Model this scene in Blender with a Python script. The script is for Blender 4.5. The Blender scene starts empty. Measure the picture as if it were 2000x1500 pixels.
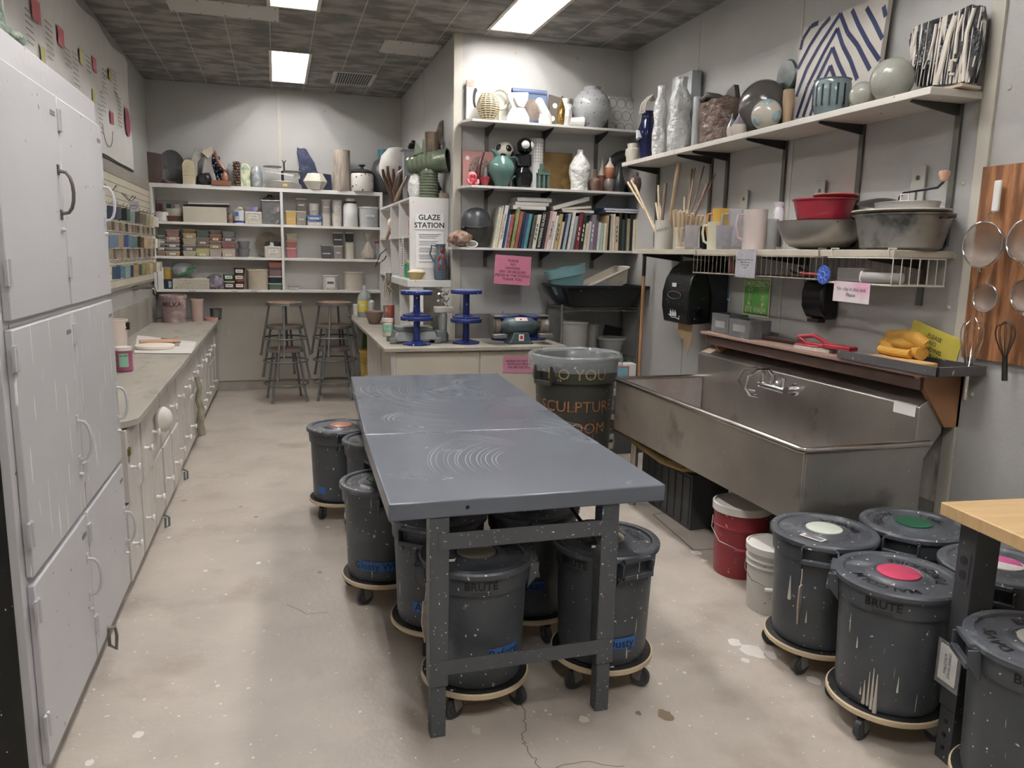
import bpy, bmesh, math, random
from mathutils import Vector, Matrix, noise
random.seed(7)
S=bpy.context.scene; COL=S.collection; PI=math.pi
R=random.random
# ---------- camera (solved from the room's own edges); real metres, z up ----------
F=1503.0; H=1.72
cy,sy=math.cos(math.radians(16.96)),math.sin(math.radians(16.96))
cp,sp=math.cos(math.radians(9.62)),math.sin(math.radians(9.62))
cr,sr=math.cos(math.radians(-1.2)),math.sin(math.radians(-1.2))
fw=Vector((sy*cp,cy*cp,-sp)); rt=Vector((cy,-sy,0)); dn=-(rt.cross(fw))
RX=rt*cr+dn*sr; RY=dn*cr-rt*sr; C0=Vector((0,0,H))
def ray(px,py): return RX*((px-1000)/F)+RY*((py-750)/F)+fw
def XP(px,py,x): return C0+ray(px,py)*(x/ray(px,py).x)
def YP(px,py,y): return C0+ray(px,py)*(y/ray(px,py).y)
def ZP(px,py,z): d=ray(px,py); return C0+d*((z-H)/d.z)
cam=bpy.data.cameras.new('camera'); co=bpy.data.objects.new('camera',cam); COL.objects.link(co)
m=Matrix.Identity(4)
for i,v in enumerate((RX,-RY,-fw)):
    for j in range(3): m[j][i]=v[j]
m.translation=C0; co.matrix_world=m
cam.sensor_width=36; cam.lens=F*36/2000; cam.clip_start=.02; S.camera=co
S.view_settings.view_transform='Standard'; S.view_settings.look='None'; S.view_settings.gamma=1; S.view_settings.exposure=.6
# ---------- materials ----------
def lin(h):
    h=h.lstrip('#'); o=[]
    for i in (0,2,4):
        v=int(h[i:i+2],16)/255; o.append(v/12.92 if v<=.04045 else ((v+.055)/1.055)**2.4)
    g=.3*o[0]+.59*o[1]+.11*o[2]
    return (*[max(0,g+(v-g)*.86) for v in o],1)
MATS={}
def N(nt,t,**k):
    n=nt.nodes.new(t)
    for a,b in k.items():
        if a in n.inputs.keys() if hasattr(n,'inputs') else False: n.inputs[a].default_value=b
        else: setattr(n,a,b)
    return n
def mat(name,col,rough=.5,metal=0,var=.12,scale=6,bump=0,bscale=60,speck=None,stain=None,trans=0,emit=0,alpha=1,coat=0,stretch=None,drip=None,ior=1.45,rvar=0,bdist=.01):
    """speck=(hex,amount 0..1,scale) stain=(hex,amount,scale) drip=(hex,amount)"""
    if name in MATS: return MATS[name]
    mt=bpy.data.materials.new(name); mt.use_nodes=True; nt=mt.node_tree; L=nt.links
    b=nt.nodes['Principled BSDF']; b.inputs['Roughness'].default_value=rough; b.inputs['Metallic'].default_value=metal
    b.inputs['IOR'].default_value=ior
    tc=nt.nodes.new('ShaderNodeTexCoord'); oi=nt.nodes.new('ShaderNodeObjectInfo')
    ad=nt.nodes.new('ShaderNodeVectorMath'); ad.operation='ADD'
    mul=nt.nodes.new('ShaderNodeMath'); mul.operation='MULTIPLY'; mul.inputs[1].default_value=37
    L.new(oi.outputs['Random'],mul.inputs[0]); L.new(tc.outputs['Object'],ad.inputs[0]); L.new(mul.outputs[0],ad.inputs[1])
    vec=ad.outputs[0]
    if stretch:
        mp=nt.nodes.new('ShaderNodeMapping'); mp.inputs['Scale'].default_value=stretch; L.new(vec,mp.inputs[0]); svec=mp.outputs[0]
    else: svec=vec
    base=lin(col)
    n1=nt.nodes.new('ShaderNodeTexNoise'); n1.inputs['Scale'].default_value=scale; n1.inputs['Detail'].default_value=5; L.new(svec,n1.inputs['Vector'])
    rp=nt.nodes.new('ShaderNodeValToRGB'); rp.color_ramp.elements[0].position=.3; rp.color_ramp.elements[1].position=.7
    rp.color_ramp.elements[0].color=(*[max(0,v*(1-var)) for v in base[:3]],1); rp.color_ramp.elements[1].color=(*[min(1,v*(1+var)) for v in base[:3]],1)
    L.new(n1.outputs['Fac'],rp.inputs[0]); out=rp.outputs[0]
    def layer(hexc,amt,sc,det,soft,st=None,strength=1):
        nonlocal out
        nn=nt.nodes.new('ShaderNodeTexNoise'); nn.inputs['Scale'].default_value=sc; nn.inputs['Detail'].default_value=det
        if st:
            mp=nt.nodes.new('ShaderNodeMapping'); mp.inputs['Scale'].default_value=st; mp.inputs['Location'].default_value=(3.3,1.7,5.1); L.new(vec,mp.inputs[0]); L.new(mp.outputs[0],nn.inputs['Vector'])
        else: L.new(vec,nn.inputs['Vector'])
        r=nt.nodes.new('ShaderNodeValToRGB'); p=(.72 if strength!=1 else .765)-.3*amt
        r.color_ramp.elements[0].position=p; r.color_ramp.elements[1].position=min(1,p+soft)
        r.color_ramp.elements[0].color=(0,0,0,1); r.color_ramp.elements[1].color=(strength,)*3+(1,)
        L.new(nn.outputs['Fac'],r.inputs[0])
        mx=nt.nodes.new('ShaderNodeMix'); mx.data_type='RGBA'; L.new(r.outputs[0],mx.inputs[0]); L.new(out,mx.inputs[6]); mx.inputs[7].default_value=lin(hexc); out=mx.outputs[2]
    if stain: layer(stain[0],stain[1],stain[2],6,.18,stretch,.75)
    if speck: layer(speck[0],speck[1],speck[2],1,.015)
    if drip: layer(drip[0],drip[1],1.0,1.5,.02,(75,75,3.2))
    L.new(out,b.inputs['Base Color'])
    if rvar:
        mr=nt.nodes.new('ShaderNodeMapRange'); mr.inputs['To Min'].default_value=max(0,rough-rvar); mr.inputs['To Max'].default_value=rough+rvar
        L.new(n1.outputs['Fac'],mr.inputs[0]); L.new(mr.outputs[0],b.inputs['Roughness'])
    if bump:
        bn=nt.nodes.new('ShaderNodeTexNoise'); bn.inputs['Scale'].default_value=bscale; bn.inputs['Detail'].default_value=3; L.new(svec,bn.inputs['Vector'])
        bp=nt.nodes.new('ShaderNodeBump'); bp.inputs['Strength'].default_value=bump; bp.inputs['Distance'].default_value=bdist
        L.new(bn.outputs['Fac'],bp.inputs['Height']); L.new(bp.outputs[0],b.inputs['Normal'])
    if trans: b.inputs['Transmission Weight'].default_value=trans
    if coat: b.inputs['Coat Weight'].default_value=coat; b.inputs['Coat Roughness'].default_value=.08
    if alpha<1: b.inputs['Alpha'].default_value=alpha
    if emit: b.inputs['Emission Color'].default_value=base; b.inputs['Emission Strength'].default_value=emit
    MATS[name]=mt; return mt
def mc(hexc,rough=.5,**k):
    """colour material shared by hex"""
    key='paint_%s_%d_%s'%(hexc.strip('#'),int(rough*100),'_'.join('%s%s'%(a,str(v)[:12]) for a,v in sorted(k.items())))
    return mat(key,hexc,rough,**k)
# ---------- mesh builder ----------
class MB:
    def __init__(s): s.b=bmesh.new(); s.xf=None
    def _f(s,vs,mi):
        try: f=s.b.faces.new(vs); f.material_index=mi; return f
        except ValueError: return None
    def v(s,p):
        p=Vector(p); return s.b.verts.new(s.xf@p if s.xf else p)
    def box(s,x0,x1,y0,y1,z0,z1,mi=0,tx=0,ty=0):
        """tx,ty shrink the top on each side"""
        P=[(x0,y0,z0),(x1,y0,z0),(x1,y1,z0),(x0,y1,z0),(x0+tx,y0+ty,z1),(x1-tx,y0+ty,z1),(x1-tx,y1-ty,z1),(x0+tx,y1-ty,z1)]
        V=[s.v(p) for p in P]
        for q in ((3,2,1,0),(4,5,6,7),(0,1,5,4),(1,2,6,5),(2,3,7,6),(3,0,4,7)): s._f([V[i] for i in q],mi)
        return s
    def obox(s,c,u,v,w,mi=0):
        """box centred c with half vectors u,v,w"""
        c,u,v,w=map(Vector,(c,u,v,w)); V=[]
        for k in (-1,1):
            for a,b in ((-1,-1),(1,-1),(1,1),(-1,1)): V.append(s.v(c+u*a+v*b+w*k))
        for q in ((3,2,1,0),(4,5,6,7),(0,1,5,4),(1,2,6,5),(2,3,7,6),(3,0,4,7)): s._f([V[i] for i in q],mi)
        return s
    def lathe(s,prof,c=(0,0,0),seg=24,mi=0,sx=1,sy=1,wob=0,rot=None,ws=6,cap=True,arc=None):
        rings=[]; c=Vector(c); n=seg
        for r,z in prof:
            if r<=1e-6: rings.append([s.v(c+(rot@Vector((0,0,z)) if rot else Vector((0,0,z))))]); continue
            ring=[]
            for i in range(n):
                a=2*PI*i/n; rr=r
                if wob: rr*=1+wob*noise.noise(Vector((math.cos(a)*ws*.3+c.x*9,math.sin(a)*ws*.3+c.y*9,z*ws*3)))
                p=Vector((rr*math.cos(a)*sx,rr*math.sin(a)*sy,z))
                ring.append(s.v(c+(rot@p if rot else p)))
            rings.append(ring)
        for A,B in zip(rings,rings[1:]):
            for i in range(n):
                j=(i+1)%n
                if len(A)==1 and len(B)==1: continue
                if len(A)==1: s._f([A[0],B[j],B[i]],mi)
                elif len(B)==1: s._f([A[i],A[j],B[0]],mi)
                else: s._f([A[i],A[j],B[j],B[i]],mi)
        if cap:
            if len(rings[0])>1: s._f(list(reversed(rings[0])),mi)
            if len(rings[-1])>1: s._f(rings[-1],mi)
        return s
    def cyl(s,p0,p1,r0,r1=None,seg=16,mi=0):
        p0,p1=Vector(p0),Vector(p1); d=p1-p0; l=d.length
        q=Vector((0,0,1)).rotation_difference(d.normalized()).to_matrix() if l>0 else Matrix.Identity(3)
        return s.lathe([(r0,0),(r1 if r1 is not None else r0,l)],p0,seg,mi,rot=q)
    def sph(s,c,r,mi=0,seg=20,rings=12,wob=0,ws=6):
        rx,ry,rz=(r,r,r) if not hasattr(r,'__len__') else r
        prof=[(math.sin(PI*k/rings)*1.0,-math.cos(PI*k/rings)*rz) for k in range(rings+1)]
        prof=[(0 if k in(0,rings) else q[0]*rx,q[1]) for k,q in enumerate(prof)]
        return s.lathe(prof,c,seg,mi,sy=ry/rx,wob=wob,ws=ws,cap=False)
    def tube(s,pts,r,seg=8,mi=0,closed=False,r1=None):
        pts=[Vector(p) for p in pts]; n=len(pts); rings=[]; up=None
        for i,p in enumerate(pts):
            if closed: t=(pts[(i+1)%n]-pts[i-1]).normalized()
            else: t=((pts[min(i+1,n-1)]-pts[max(i-1,0)])).normalized()
            if up is None: up=t.orthogonal().normalized()
            up=(up-t*up.dot(t)).normalized(); sd=t.cross(up)
            rr=r if r1 is None else r+(r1-r)*i/(n-1)
            rings.append([s.v(p+(up*math.cos(2*PI*k/seg)+sd*math.sin(2*PI*k/seg))*rr) for k in range(seg)])
        for i in range(n if closed else n-1):
            A,B=rings[i],rings[(i+1)%n]
            for k in range(seg): j=(k+1)%seg; s._f([A[k],A[j],B[j],B[k]],mi)
        if not closed: s._f(list(reversed(rings[0])),mi); s._f(rings[-1],mi)
        return s
    def prism(s,pts,axis,a,b,mi=0):
        """2d outline extruded along axis ('x': pts are (y,z); 'y': (x,z); 'z': (x,y))"""
        def mk(p,t):
            return {'x':(t,p[0],p[1]),'y':(p[0],t,p[1]),'z':(p[0],p[1],t)}[axis]
        A=[s.v(mk(p,a)) for p in pts]; B=[s.v(mk(p,b)) for p in pts]; n=len(pts)
        s._f(list(reversed(A)),mi); s._f(B,mi)
        for i in range(n): j=(i+1)%n; s._f([A[i],A[j],B[j],B[i]],mi)
        return s
    def text(s,body,size,fn,mi=0,bold=False,align='CENTER'):
        """lettering; fn maps (x,y) of the flat text to a point"""
        cu=bpy.data.curves.new('t','FONT'); cu.body=body; cu.size=size; cu.align_x=align; cu.align_y='CENTER'; cu.space_line=1.05
        if bold: cu.offset=size*.018
        cu.resolution_u=2
        ob=bpy.data.objects.new('t',cu); me=bpy.data.meshes.new_from_object(ob)
        V=[s.v(fn(v.co.x,v.co.y)) for v in me.vertices]
        for p in me.polygons: s._f([V[i] for i in p.vertices],mi)
        bpy.data.objects.remove(ob); bpy.data.meshes.remove(me); bpy.data.curves.remove(cu)
        return s
    def build(s,name,mats,parent=None,loc=None,rz=0,bevel=0,smooth=35,norm=True,seg=2):
        if norm: bmesh.ops.recalc_face_normals(s.b,faces=s.b.faces)
        me=bpy.data.meshes.new(name); s.b.to_mesh(me); s.b.free()
        for q in (mats if isinstance(mats,(list,tuple)) else [mats]): me.materials.append(q)
        if smooth:
            me.polygons.foreach_set('use_smooth',[True]*len(me.polygons)); me.set_sharp_from_angle(angle=math.radians(smooth))
        o=bpy.data.objects.new(name,me); COL.objects.link(o)
        if parent: o.parent=parent
        if loc is not None: o.location=loc
        o.rotation_euler[2]=rz
        if bevel:
            bv=o.modifiers.new('b','BEVEL'); bv.width=bevel; bv.segments=seg; bv.limit_method='ANGLE'; bv.angle_limit=math.radians(40)
        return o
def flush(b,c,ax,d,s,mi=0,out=.0025):
    """a round spot lying flush on an ellipsoid"""
    d=Vector(d).normalized(); p=Vector((d.x*ax[0],d.y*ax[1],d.z*ax[2])); n=Vector((d.x/ax[0],d.y/ax[1],d.z/ax[2])).normalized()
    b.sph(Vector(c)+p-n*(s-out),s,mi,20,14)
def tag(o,label,cat,group=None):
    o['label']=label; o['category']=cat
    if group: o['group']=group
    return o
def T(name,label,cat,loc=(0,0,0),rz=0,group=None):
    o=bpy.data.objects.new(name,None); COL.objects.link(o); o.location=loc; o.rotation_euler[2]=rz; o.empty_display_size=.05
    return tag(o,label,cat,group)
def struct(o): o['kind']='structure'; return o
def dup(root,loc,rz,label,group=None):
    r=root.copy(); COL.objects.link(r); r.location=loc; r.rotation_euler[2]=rz; r['label']=label
    if group: r['group']=group
    def rec(a,b):
        for ch in list(a.children):
            if ch==b: continue
            c=ch.copy(); COL.objects.link(c); c.parent=b; rec(ch,c)
    rec(root,r); return r
ORD=['first','second','third','fourth','fifth','sixth','seventh','eighth','ninth','tenth','eleventh','twelfth','thirteenth','fourteenth','fifteenth','sixteenth','seventeenth','eighteenth','nineteenth','twentieth']
def spot(l,r,top,zs,x=None,y=None):
    """stand something seen between pixel columns l..r, top row `top`, on a surface of height zs at plane x or y -> (x,y,height,half width)"""
    c=(l+r)/2; p=XP(c,top,x) if x is not None else YP(c,top,y)
    dep=(p-C0).dot(fw); d=ray(c,top)
    return p.x,p.y,p.z-zs,(r-l)/2*dep/F*math.sqrt(1+((c-1000)/F)**2)*.985
# palette
white=mat('white_paint','#dedbd6',.42,var=.04,scale=3,stain=('#b9b2a6',.12,5),bump=.15,bscale=40)
whitegloss=mat('locker_paint','#bfbec1',.38,var=.04,scale=2,speck=('#6a6660',.02,30),bump=.08,bscale=25)
wall_m=mat('wall_panel_paint','#b1b0ad',.3,var=.05,scale=1.2,bump=.35,bscale=190)
steel=mat('brushed_steel','#a5a29c',.32,1,var=.12,scale=5,rvar=.12,stain=('#5b5653',.32,4))
chrome=mat('chrome','#d5d5d5',.15,1,var=.03)
dkmetal=mat('dark_metal','#3b3a38',.45,.8,var=.1)
galv=mat('grey_metal','#85827c',.45,.7,var=.12,scale=12)
black=mat('black_plastic','#151516',.4,var=.1)
blackgl=mat('black_gloss','#0c0c0f',.18,var=.1)
ink=mat('black_ink','#141414',.6,var=.02)
paper=mat('white_paper','#e4e2de',.7,var=.03)
cream=mat('cream_plastic','#d9d3c3',.5,var=.06,scale=4)
wood=mat('pale_wood','#c6a67c',.5,var=.14,scale=4,stretch=(1,1,8))
def clearm(n,h,al=.45,rough=.25): return mat(n,h,rough,alpha=al,var=.05)
clear=clearm('clear_plastic','#dfe2e2',.42)
# ================= ROOM =================
XL,XR,XA,YB,YW,ZC=-1.36,3.165,1.505,9.86,6.8,3.56
BACKY=-2.6
floor_m=mat('concrete_floor','#b1a79b',.45,var=.1,scale=3.5,bump=.2,bscale=45,stain=('#978a7d',.6,3.2),speck=('#d8d3cb',.03,46),rvar=.12)
b=MB(); b.box(XL-.1,XR+.1,BACKY,YB+.1,-.1,0)
struct(b.build('floor',floor_m))
# stains, splashes and cracks that lie in the concrete
def blob(b,x,y,rx,ry,z,mi,k=14):
    ph=R()*9; P=[]
    for i in range(k):
        a=2*PI*i/k; r=1+.35*noise.noise(Vector((math.cos(a)*1.7+ph,math.sin(a)*1.7,ph)))+.12*(R()-.5)
        P.append(b.v((x+rx*r*math.cos(a),y+ry*r*math.sin(a),z)))
    b._f(P,mi)
b=MB()
for px,py,r,mi in ((1470,1272,.035,0),(1455,1290,.012,0),(1435,1255,.02,0),(1505,1280,.02,0),(1360,1080,.02,0),(1375,1095,.012,0),(1590,1330,.018,0),(870,1420,.0,0),(1300,1397,.02,1),(1247,1393,.008,1),(640,1030,.008,0),(505,1100,.01,0),(330,1050,.008,0),(402,1115,.008,0),(470,990,.01,2),(360,978,.012,2),(500,1010,.01,2),(625,1118,.01,2),(270,1435,.012,0),(175,1490,.01,0),(425,1340,.006,0),(1140,1405,.012,3),(930,1428,.012,3)):
    if r: p=ZP(px,py,0); blob(b,p.x,p.y,r*1.5,r*1.8,.0012,mi)
for i in range(90):
    blob(b,-.6+3*R(),1.2+7*R(),.003+.006*R(),.004+.006*R(),.001,0,7)
struct(b.build('floor_paint_spots',[mc('#d6d1ca',.6),mc('#7a6a50',.6),mc('#b5796b',.6),mc('#c9bfb2',.6)],norm=False,smooth=0))
b=MB()
for pts in (((1000,1330),(1012,1360),(1025,1395),(1028,1415),(1022,1440),(1030,1462),(1055,1500)),((1085,1500),(1150,1487),(1220,1496)),((1010,1385),(960,1368),(900,1380)),((560,1180),(600,1200),(640,1195))):
    P=[ZP(x,y,.001) for x,y in pts]
    for p,q in zip(P,P[1:]):
        for k in range(5):
            s0=p.lerp(q,k/5); s1=p.lerp(q,(k+1)/5); o=Vector((R()-.5,R()-.5,0))*.02
            if k==0: last=s0
            e=s1+(o if k<4 else Vector()); dd=(e-last).normalized().cross(Vector((0,0,1)))*.0016
            b._f([b.v(last-dd),b.v(last+dd),b.v(e+dd),b.v(e-dd)],0); last=e
struct(b.build('floor_cracks',mc('#6d6055',.8),norm=False,smooth=0))
# access cover in the floor under the sink
b=MB(); q=[ZP(1275,1005,0),ZP(1355,1075,0),ZP(1500,1065,0),ZP(1420,985,0)]
for i in range(4):
    p,r_=q[i],q[(i+1)%4]; dd=(r_-p).normalized().cross(Vector((0,0,1)))*.003
    b._f([b.v(p-dd+Vector((0,0,.0015))),b.v(p+dd+Vector((0,0,.0015))),b.v(r_+dd+Vector((0,0,.0015))),b.v(r_-dd+Vector((0,0,.0015)))],0)
struct(b.build('floor_hatch_outline',mc('#3d352f',.8),norm=False,smooth=0))
p=ZP(1384,1030,0)
t=T('floor_plug','small rusty round plug standing on the floor under the sink','plug',(p.x,p.y,0))
MB().lathe([(.055,0),(.055,.008),(.03,.014),(.022,.02)],seg=20).build('base_plate',mat('rusty_metal','#6b5a4a',.8,.3,var=.3,scale=30),t)
MB().lathe([(.022,0),(.024,.02),(.02,.024),(.026,.03),(.026,.05),(.0,.052)],(0,0,.018),seg=12).build('cap',MATS['rusty_metal'],t)
# walls
def wallbox(name,*a): b=MB(); b.box(*a); return struct(b.build(name,wall_m))
wallbox('wall_left',XL-.1,XL,BACKY,YB+.1,0,ZC+.3)
wallbox('wall_back',XL,XA,YB,YB+.1,0,ZC+.3)
wallbox('wall_alcove',XA,XA+.1,YW+.1,YB+.1,0,ZC+.3)
wallbox('wall_front_of_alcove',XA,XR,YW,YW+.1,0,ZC+.3)
wallbox('wall_right',XR,XR+.1,BACKY,YW+.1,0,ZC+.3)
wallbox('wall_behind_viewer',XL-.1,XR+.1,BACKY-.1,BACKY,0,ZC+.3)
trimm=mat('trim_paint','#b9b5a8',.4,var=.05)
def strip(name,*a):
    b=MB(); b.box(*a); return struct(b.build(name,trimm,bevel=.002))
strip('trim_1',XR-.018,XR,2.885,2.955,0,ZC)
strip('trim_2',XA-.012,XA,YW,YW+.06,.95,ZC); strip('trim_3',XA-.012,XA+.06,YW-.012,YW,.95,ZC)
strip('trim_4',.05,.085,YB-.008,YB,2.4,ZC); strip('trim_5',XA-.05,XA,YB-.012,YB,.9,ZC)
strip('trim_6',XL,XL+.03,YB-.02,YB,2.4,ZC)
# panel seams
k=7
for y in (5.62,4.36,2.06,.8): k+=1; b=MB(); b.box(XR-.003,XR,y-.012,y+.012,0,ZC); struct(b.build('trim_%d'%k,trimm))
for x in (2.9,): k+=1; b=MB(); b.box(x-.012,x+.012,YW-.003,YW,0,ZC); struct(b.build('trim_%d'%k,trimm))
for y in (8.3,): k+=1; b=MB(); b.box(XA-.003,XA,y-.012,y+.012,0,ZC); struct(b.build('trim_%d'%k,trimm))
b=MB()
for x,z in ((1.57,2.36),(1.57,1.66),(1.57,1.33),(1.57,3.3),(2.05,3.45),(2.62,3.45),(1.3,9)):
    if z<4: b.sph((x,YW,z),(.013,.008,.013),0,10,6)
for y,z in ((3.02,2.6),(3.02,2.1),(2.83,1.9),(2.83,1.1),(2.83,2.5),(2.8,.45),(3.02,1.75),(3.02,1.5)): b.sph((XR,y,z),(.008,.013,.013),0,10,6)
for x,z in ((-1.1,3.3),(-.4,3.35),(.6,3.35),(1.3,3.1)): b.sph((x,YB,z),(.013,.008,.013),0,10,6)
struct(b.build('wall_rivets',trimm))
# bare, scraped patch of wall under the sink bracket and the grey panel beneath
b=MB(); b.box(XR-.006,XR,2.96,3.6,.0,.52); struct(b.build('wall_kick_panel',mat('scuffed_grey_panel','#8e8d8a',.35,.4,var=.1,bump=.1)))
b=MB(); P=[(2.965,.5),(3.2,.5),(3.18,.7),(3.12,.9),(3.1,1.12),(2.965,1.12)]
b.prism(P,'x',XR-.004,XR); struct(b.build('wall_bare_patch',mat('bare_plaster','#cfc8bd',.8,var=.1,scale=12,stain=('#6b655f',.65,7),stretch=(1,3,1))))
# back wall panel below the shelving, kick board
b=MB(); b.box(-.73,.85,YB-.02,YB,.12,1.24); struct(b.build('wall_back_panel',mat('old_cream_panel','#b5afa3',.45,var=.06,scale=2,stain=('#8f8270',.2,3),drip=('#e2ded6',.03))))
b=MB(); b.box(-.73,.85,YB-.012,YB,0,.11); struct(b.build('baseboard_back',mat('grey_kickboard','#a29b90',.6,var=.12,bump=.2)))
# ceiling with openings for the light fittings
lights=[(-.0,.355,7.98,9.37),(0,.355,5.17,6.57),(0,.355,2.37,3.77),(0,.355,-.43,.97),(1.745,2.11,5.18,6.57),(1.745,2.11,2.37,3.77),(1.745,2.11,-.43,.97)]
ceil_m=mat('stained_ceiling_tile','#8f8b84',.75,var=.1,scale=3,bump=.1,bscale=60,stain=('#504c49',1.05,3.6),stretch=(1.0,1.7,1))
b=MB()
xs=sorted({XL,XR,*[l[0] for l in lights],*[l[1] for l in lights]}); ys=sorted({BACKY,YB,*[l[2] for l in lights],*[l[3] for l in lights]})
for x0,x1 in zip(xs,xs[1:]):
    for y0,y1 in zip(ys,ys[1:]):
        cx,cy_=(x0+x1)/2,(y0+y1)/2
        if any(l[0]<cx<l[1] and l[2]<cy_<l[3] for l in lights): continue
        b.box(x0,x1,y0,y1,ZC,ZC+.012)
for i in range(-4,10):
    x=-.0+.353*i-.002
    if XL<x<XR:
        for y0,y1 in zip(ys,ys[1:]):
            if not any(l[0]-.01<x<l[1]+.01 and l[2]<(y0+y1)/2<l[3] for l in lights): b.box(x-.003,x+.003,y0,y1,ZC-.0015,ZC+.001,1)
y=YB-.42
while y>0:
    for x0,x1 in zip(xs,xs[1:]):
        if not any(l[0]<=x0<l[1] and l[2]<y<l[3] for l in lights): b.box(x0,x1,y-.003,y+.003,ZC-.0015,ZC+.001,2)
    y-=.7
struct(b.build('ceiling',[ceil_m,mc('#b3afa6',.7),mc('#67635e',.7)],smooth=0))
rec_m=mat('reflector_white','#e3e1dc',.4,var=.03)
tube_m=mat('lit_tube','#fffcfb',.4,emit=60,var=0)
for i,(x0,x1,y0,y1) in enumerate(lights):
    lab={0:'recessed two-tube ceiling light over the back shelving, whole fitting in view',1:'recessed ceiling light cut off by the top edge, beside the long ceiling patch',4:'recessed tube ceiling light in front of the tall pottery shelves, right of centre'}.get(i,'recessed tube ceiling light out of view, %s row, %s from the back'%('left' if x0<1 else 'right',ORD[i if x0<1 else i-4]))
    cx,cy_=(x0+x1)/2,(y0+y1)/2; hx,hy=(x1-x0)/2,(y1-y0)/2
    t=T('ceiling_light',lab,'ceiling light',(cx,cy_,ZC),0,'recessed ceiling lights')
    b=MB(); w=.004
    b.box(-hx,-hx+w,-hy,hy,0,.16); b.box(hx-w,hx,-hy,hy,0,.16); b.box(-hx,hx,-hy,-hy+w,0,.16); b.box(-hx,hx,hy-w,hy,0,.16); b.box(-hx,hx,-hy,hy,.16,.17)
    b.build('housing',rec_m,t)
    b=MB(); f=.022
    b.box(-hx-f,-hx+.008,-hy-f,hy+f,-.012,0); b.box(hx-.008,hx+f,-hy-f,hy+f,-.012,0); b.box(-hx,hx,-hy-f,-hy+.01,-.012,0); b.box(-hx,hx,hy-.01,hy+f,-.012,0)
    b.build('rim',mat('fitting_rim','#b9b2a2',.45,.3,var=.1,stain=('#4a4038',.3,9)),t,bevel=.003)
    for dx in (-.075,.075):
        b=MB(); b.cyl((dx,-hy+.06,.115),(dx,hy-.06,.115),.019,seg=12); tb=b.build('lamp_tube',tube_m,t)
        for q in (-hy+.02,hy-.06): MB().box(dx-.02,dx+.02,q,q+.04,.09,.15).build('tube_holder',rec_m,t)
W=bpy.data.worlds.new('w'); S.world=W; W.use_nodes=True; W.node_tree.nodes['Background'].inputs[0].default_value=(.8,.8,.8,1); W.node_tree.nodes['Background'].inputs[1].default_value=.25
# ceiling patches and vent
patch_m=mat('patch_panel','#b4b1aa',.5,var=.04)
for pts,lab in ((((-.75,.07,6.61,7.0),), 'long plain patch panel screwed to the ceiling beside the top light'),(((.97,1.475,7.22,7.68),),'short plain patch panel screwed to the ceiling near the alcove wall')):
    x0,x1,y0,y1=pts[0]; t=T('ceiling_patch',lab,'ceiling panel',((x0+x1)/2,(y0+y1)/2,ZC)); hx,hy=(x1-x0)/2,(y1-y0)/2
    b=MB(); b.box(-hx,hx,-hy,hy,-.008,0); b.build('panel',patch_m,t)
    b=MB()
    for u in (-.93,-.45,.0,.45,.93):
        for v in (-.85,.85): b.cyl((hx*u,hy*v,-.011),(hx*u,hy*v,-.007),.006,seg=8)
    b.build('screws',mc('#3c3a38',.5),t)
t=T('ceiling_vent','slotted grey air vent in the ceiling between light and alcove wall','vent',(.845,8.93,ZC))
b=MB(); b.box(-.225,.225,-.3,.3,-.01,0); b.build('frame',patch_m,t)
b=MB(); b.box(-.185,.185,-.26,.26,-.012,-.009,0)
for i in range(15): x=-.18+.36*i/14; b.box(x-.004,x+.004,-.255,.255,-.018,-.011,1)
b.build('louvres',[mc('#1f1e1d',.7),mc('#a8a6a0',.5)],t)
# ================= LEFT: tall lockers =================
XF=-.73
def handle(parent,p,l=.13,name='handle',m_=None,out=.045,ax='x',r=.006):
    b=MB(); P=[]
    for k in range(9):
        a=PI*k/8; P.append(Vector(p)+Vector((math.sin(a)**.6*out if ax=='x' else 0,0,math.cos(a)*l/2)) if ax=='x' else Vector(p)+Vector((math.cos(a)*l/2,-math.sin(a)**.6*out,0)))
    b.tube(P,r,8); b.box(p[0],p[0]+.004,p[1]-.012,p[1]+.012,p[2]+l/2-.015,p[2]+l/2+.02) ; b.box(p[0],p[0]+.004,p[1]-.012,p[1]+.012,p[2]-l/2-.02,p[2]-l/2+.015)
    return b.build(name,m_ or whitegloss,parent)
dripw=mat('locker_paint_drips','#bdbdbf',.38,var=.04,scale=2,drip=('#f4f3f1',.26))
t=T('storage_locker','tall off-white painted locker with six doors at the left edge','locker',(0,0,0))
ya,yb_=2.465,3.93; ymid=XP(140,600,XF).y
blk=mat('black_painted_side','#131314',.45,var=.1,speck=('#d8d4cc',.035,55))
b=MB(); b.box(-1.355,-.752,ya,yb_,.07,2.338,0); b.box(-1.355,-.765,ya+.002,yb_-.002,0,.07,2); b.box(-1.35,-.775,ya-.004,ya,.0,2.33,1); b.build('body',[whitegloss,blk,mc('#8d8782',.7)],t,bevel=.003)
zs=((1.5,2.235),(.725,1.475),(.10,.70))
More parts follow.
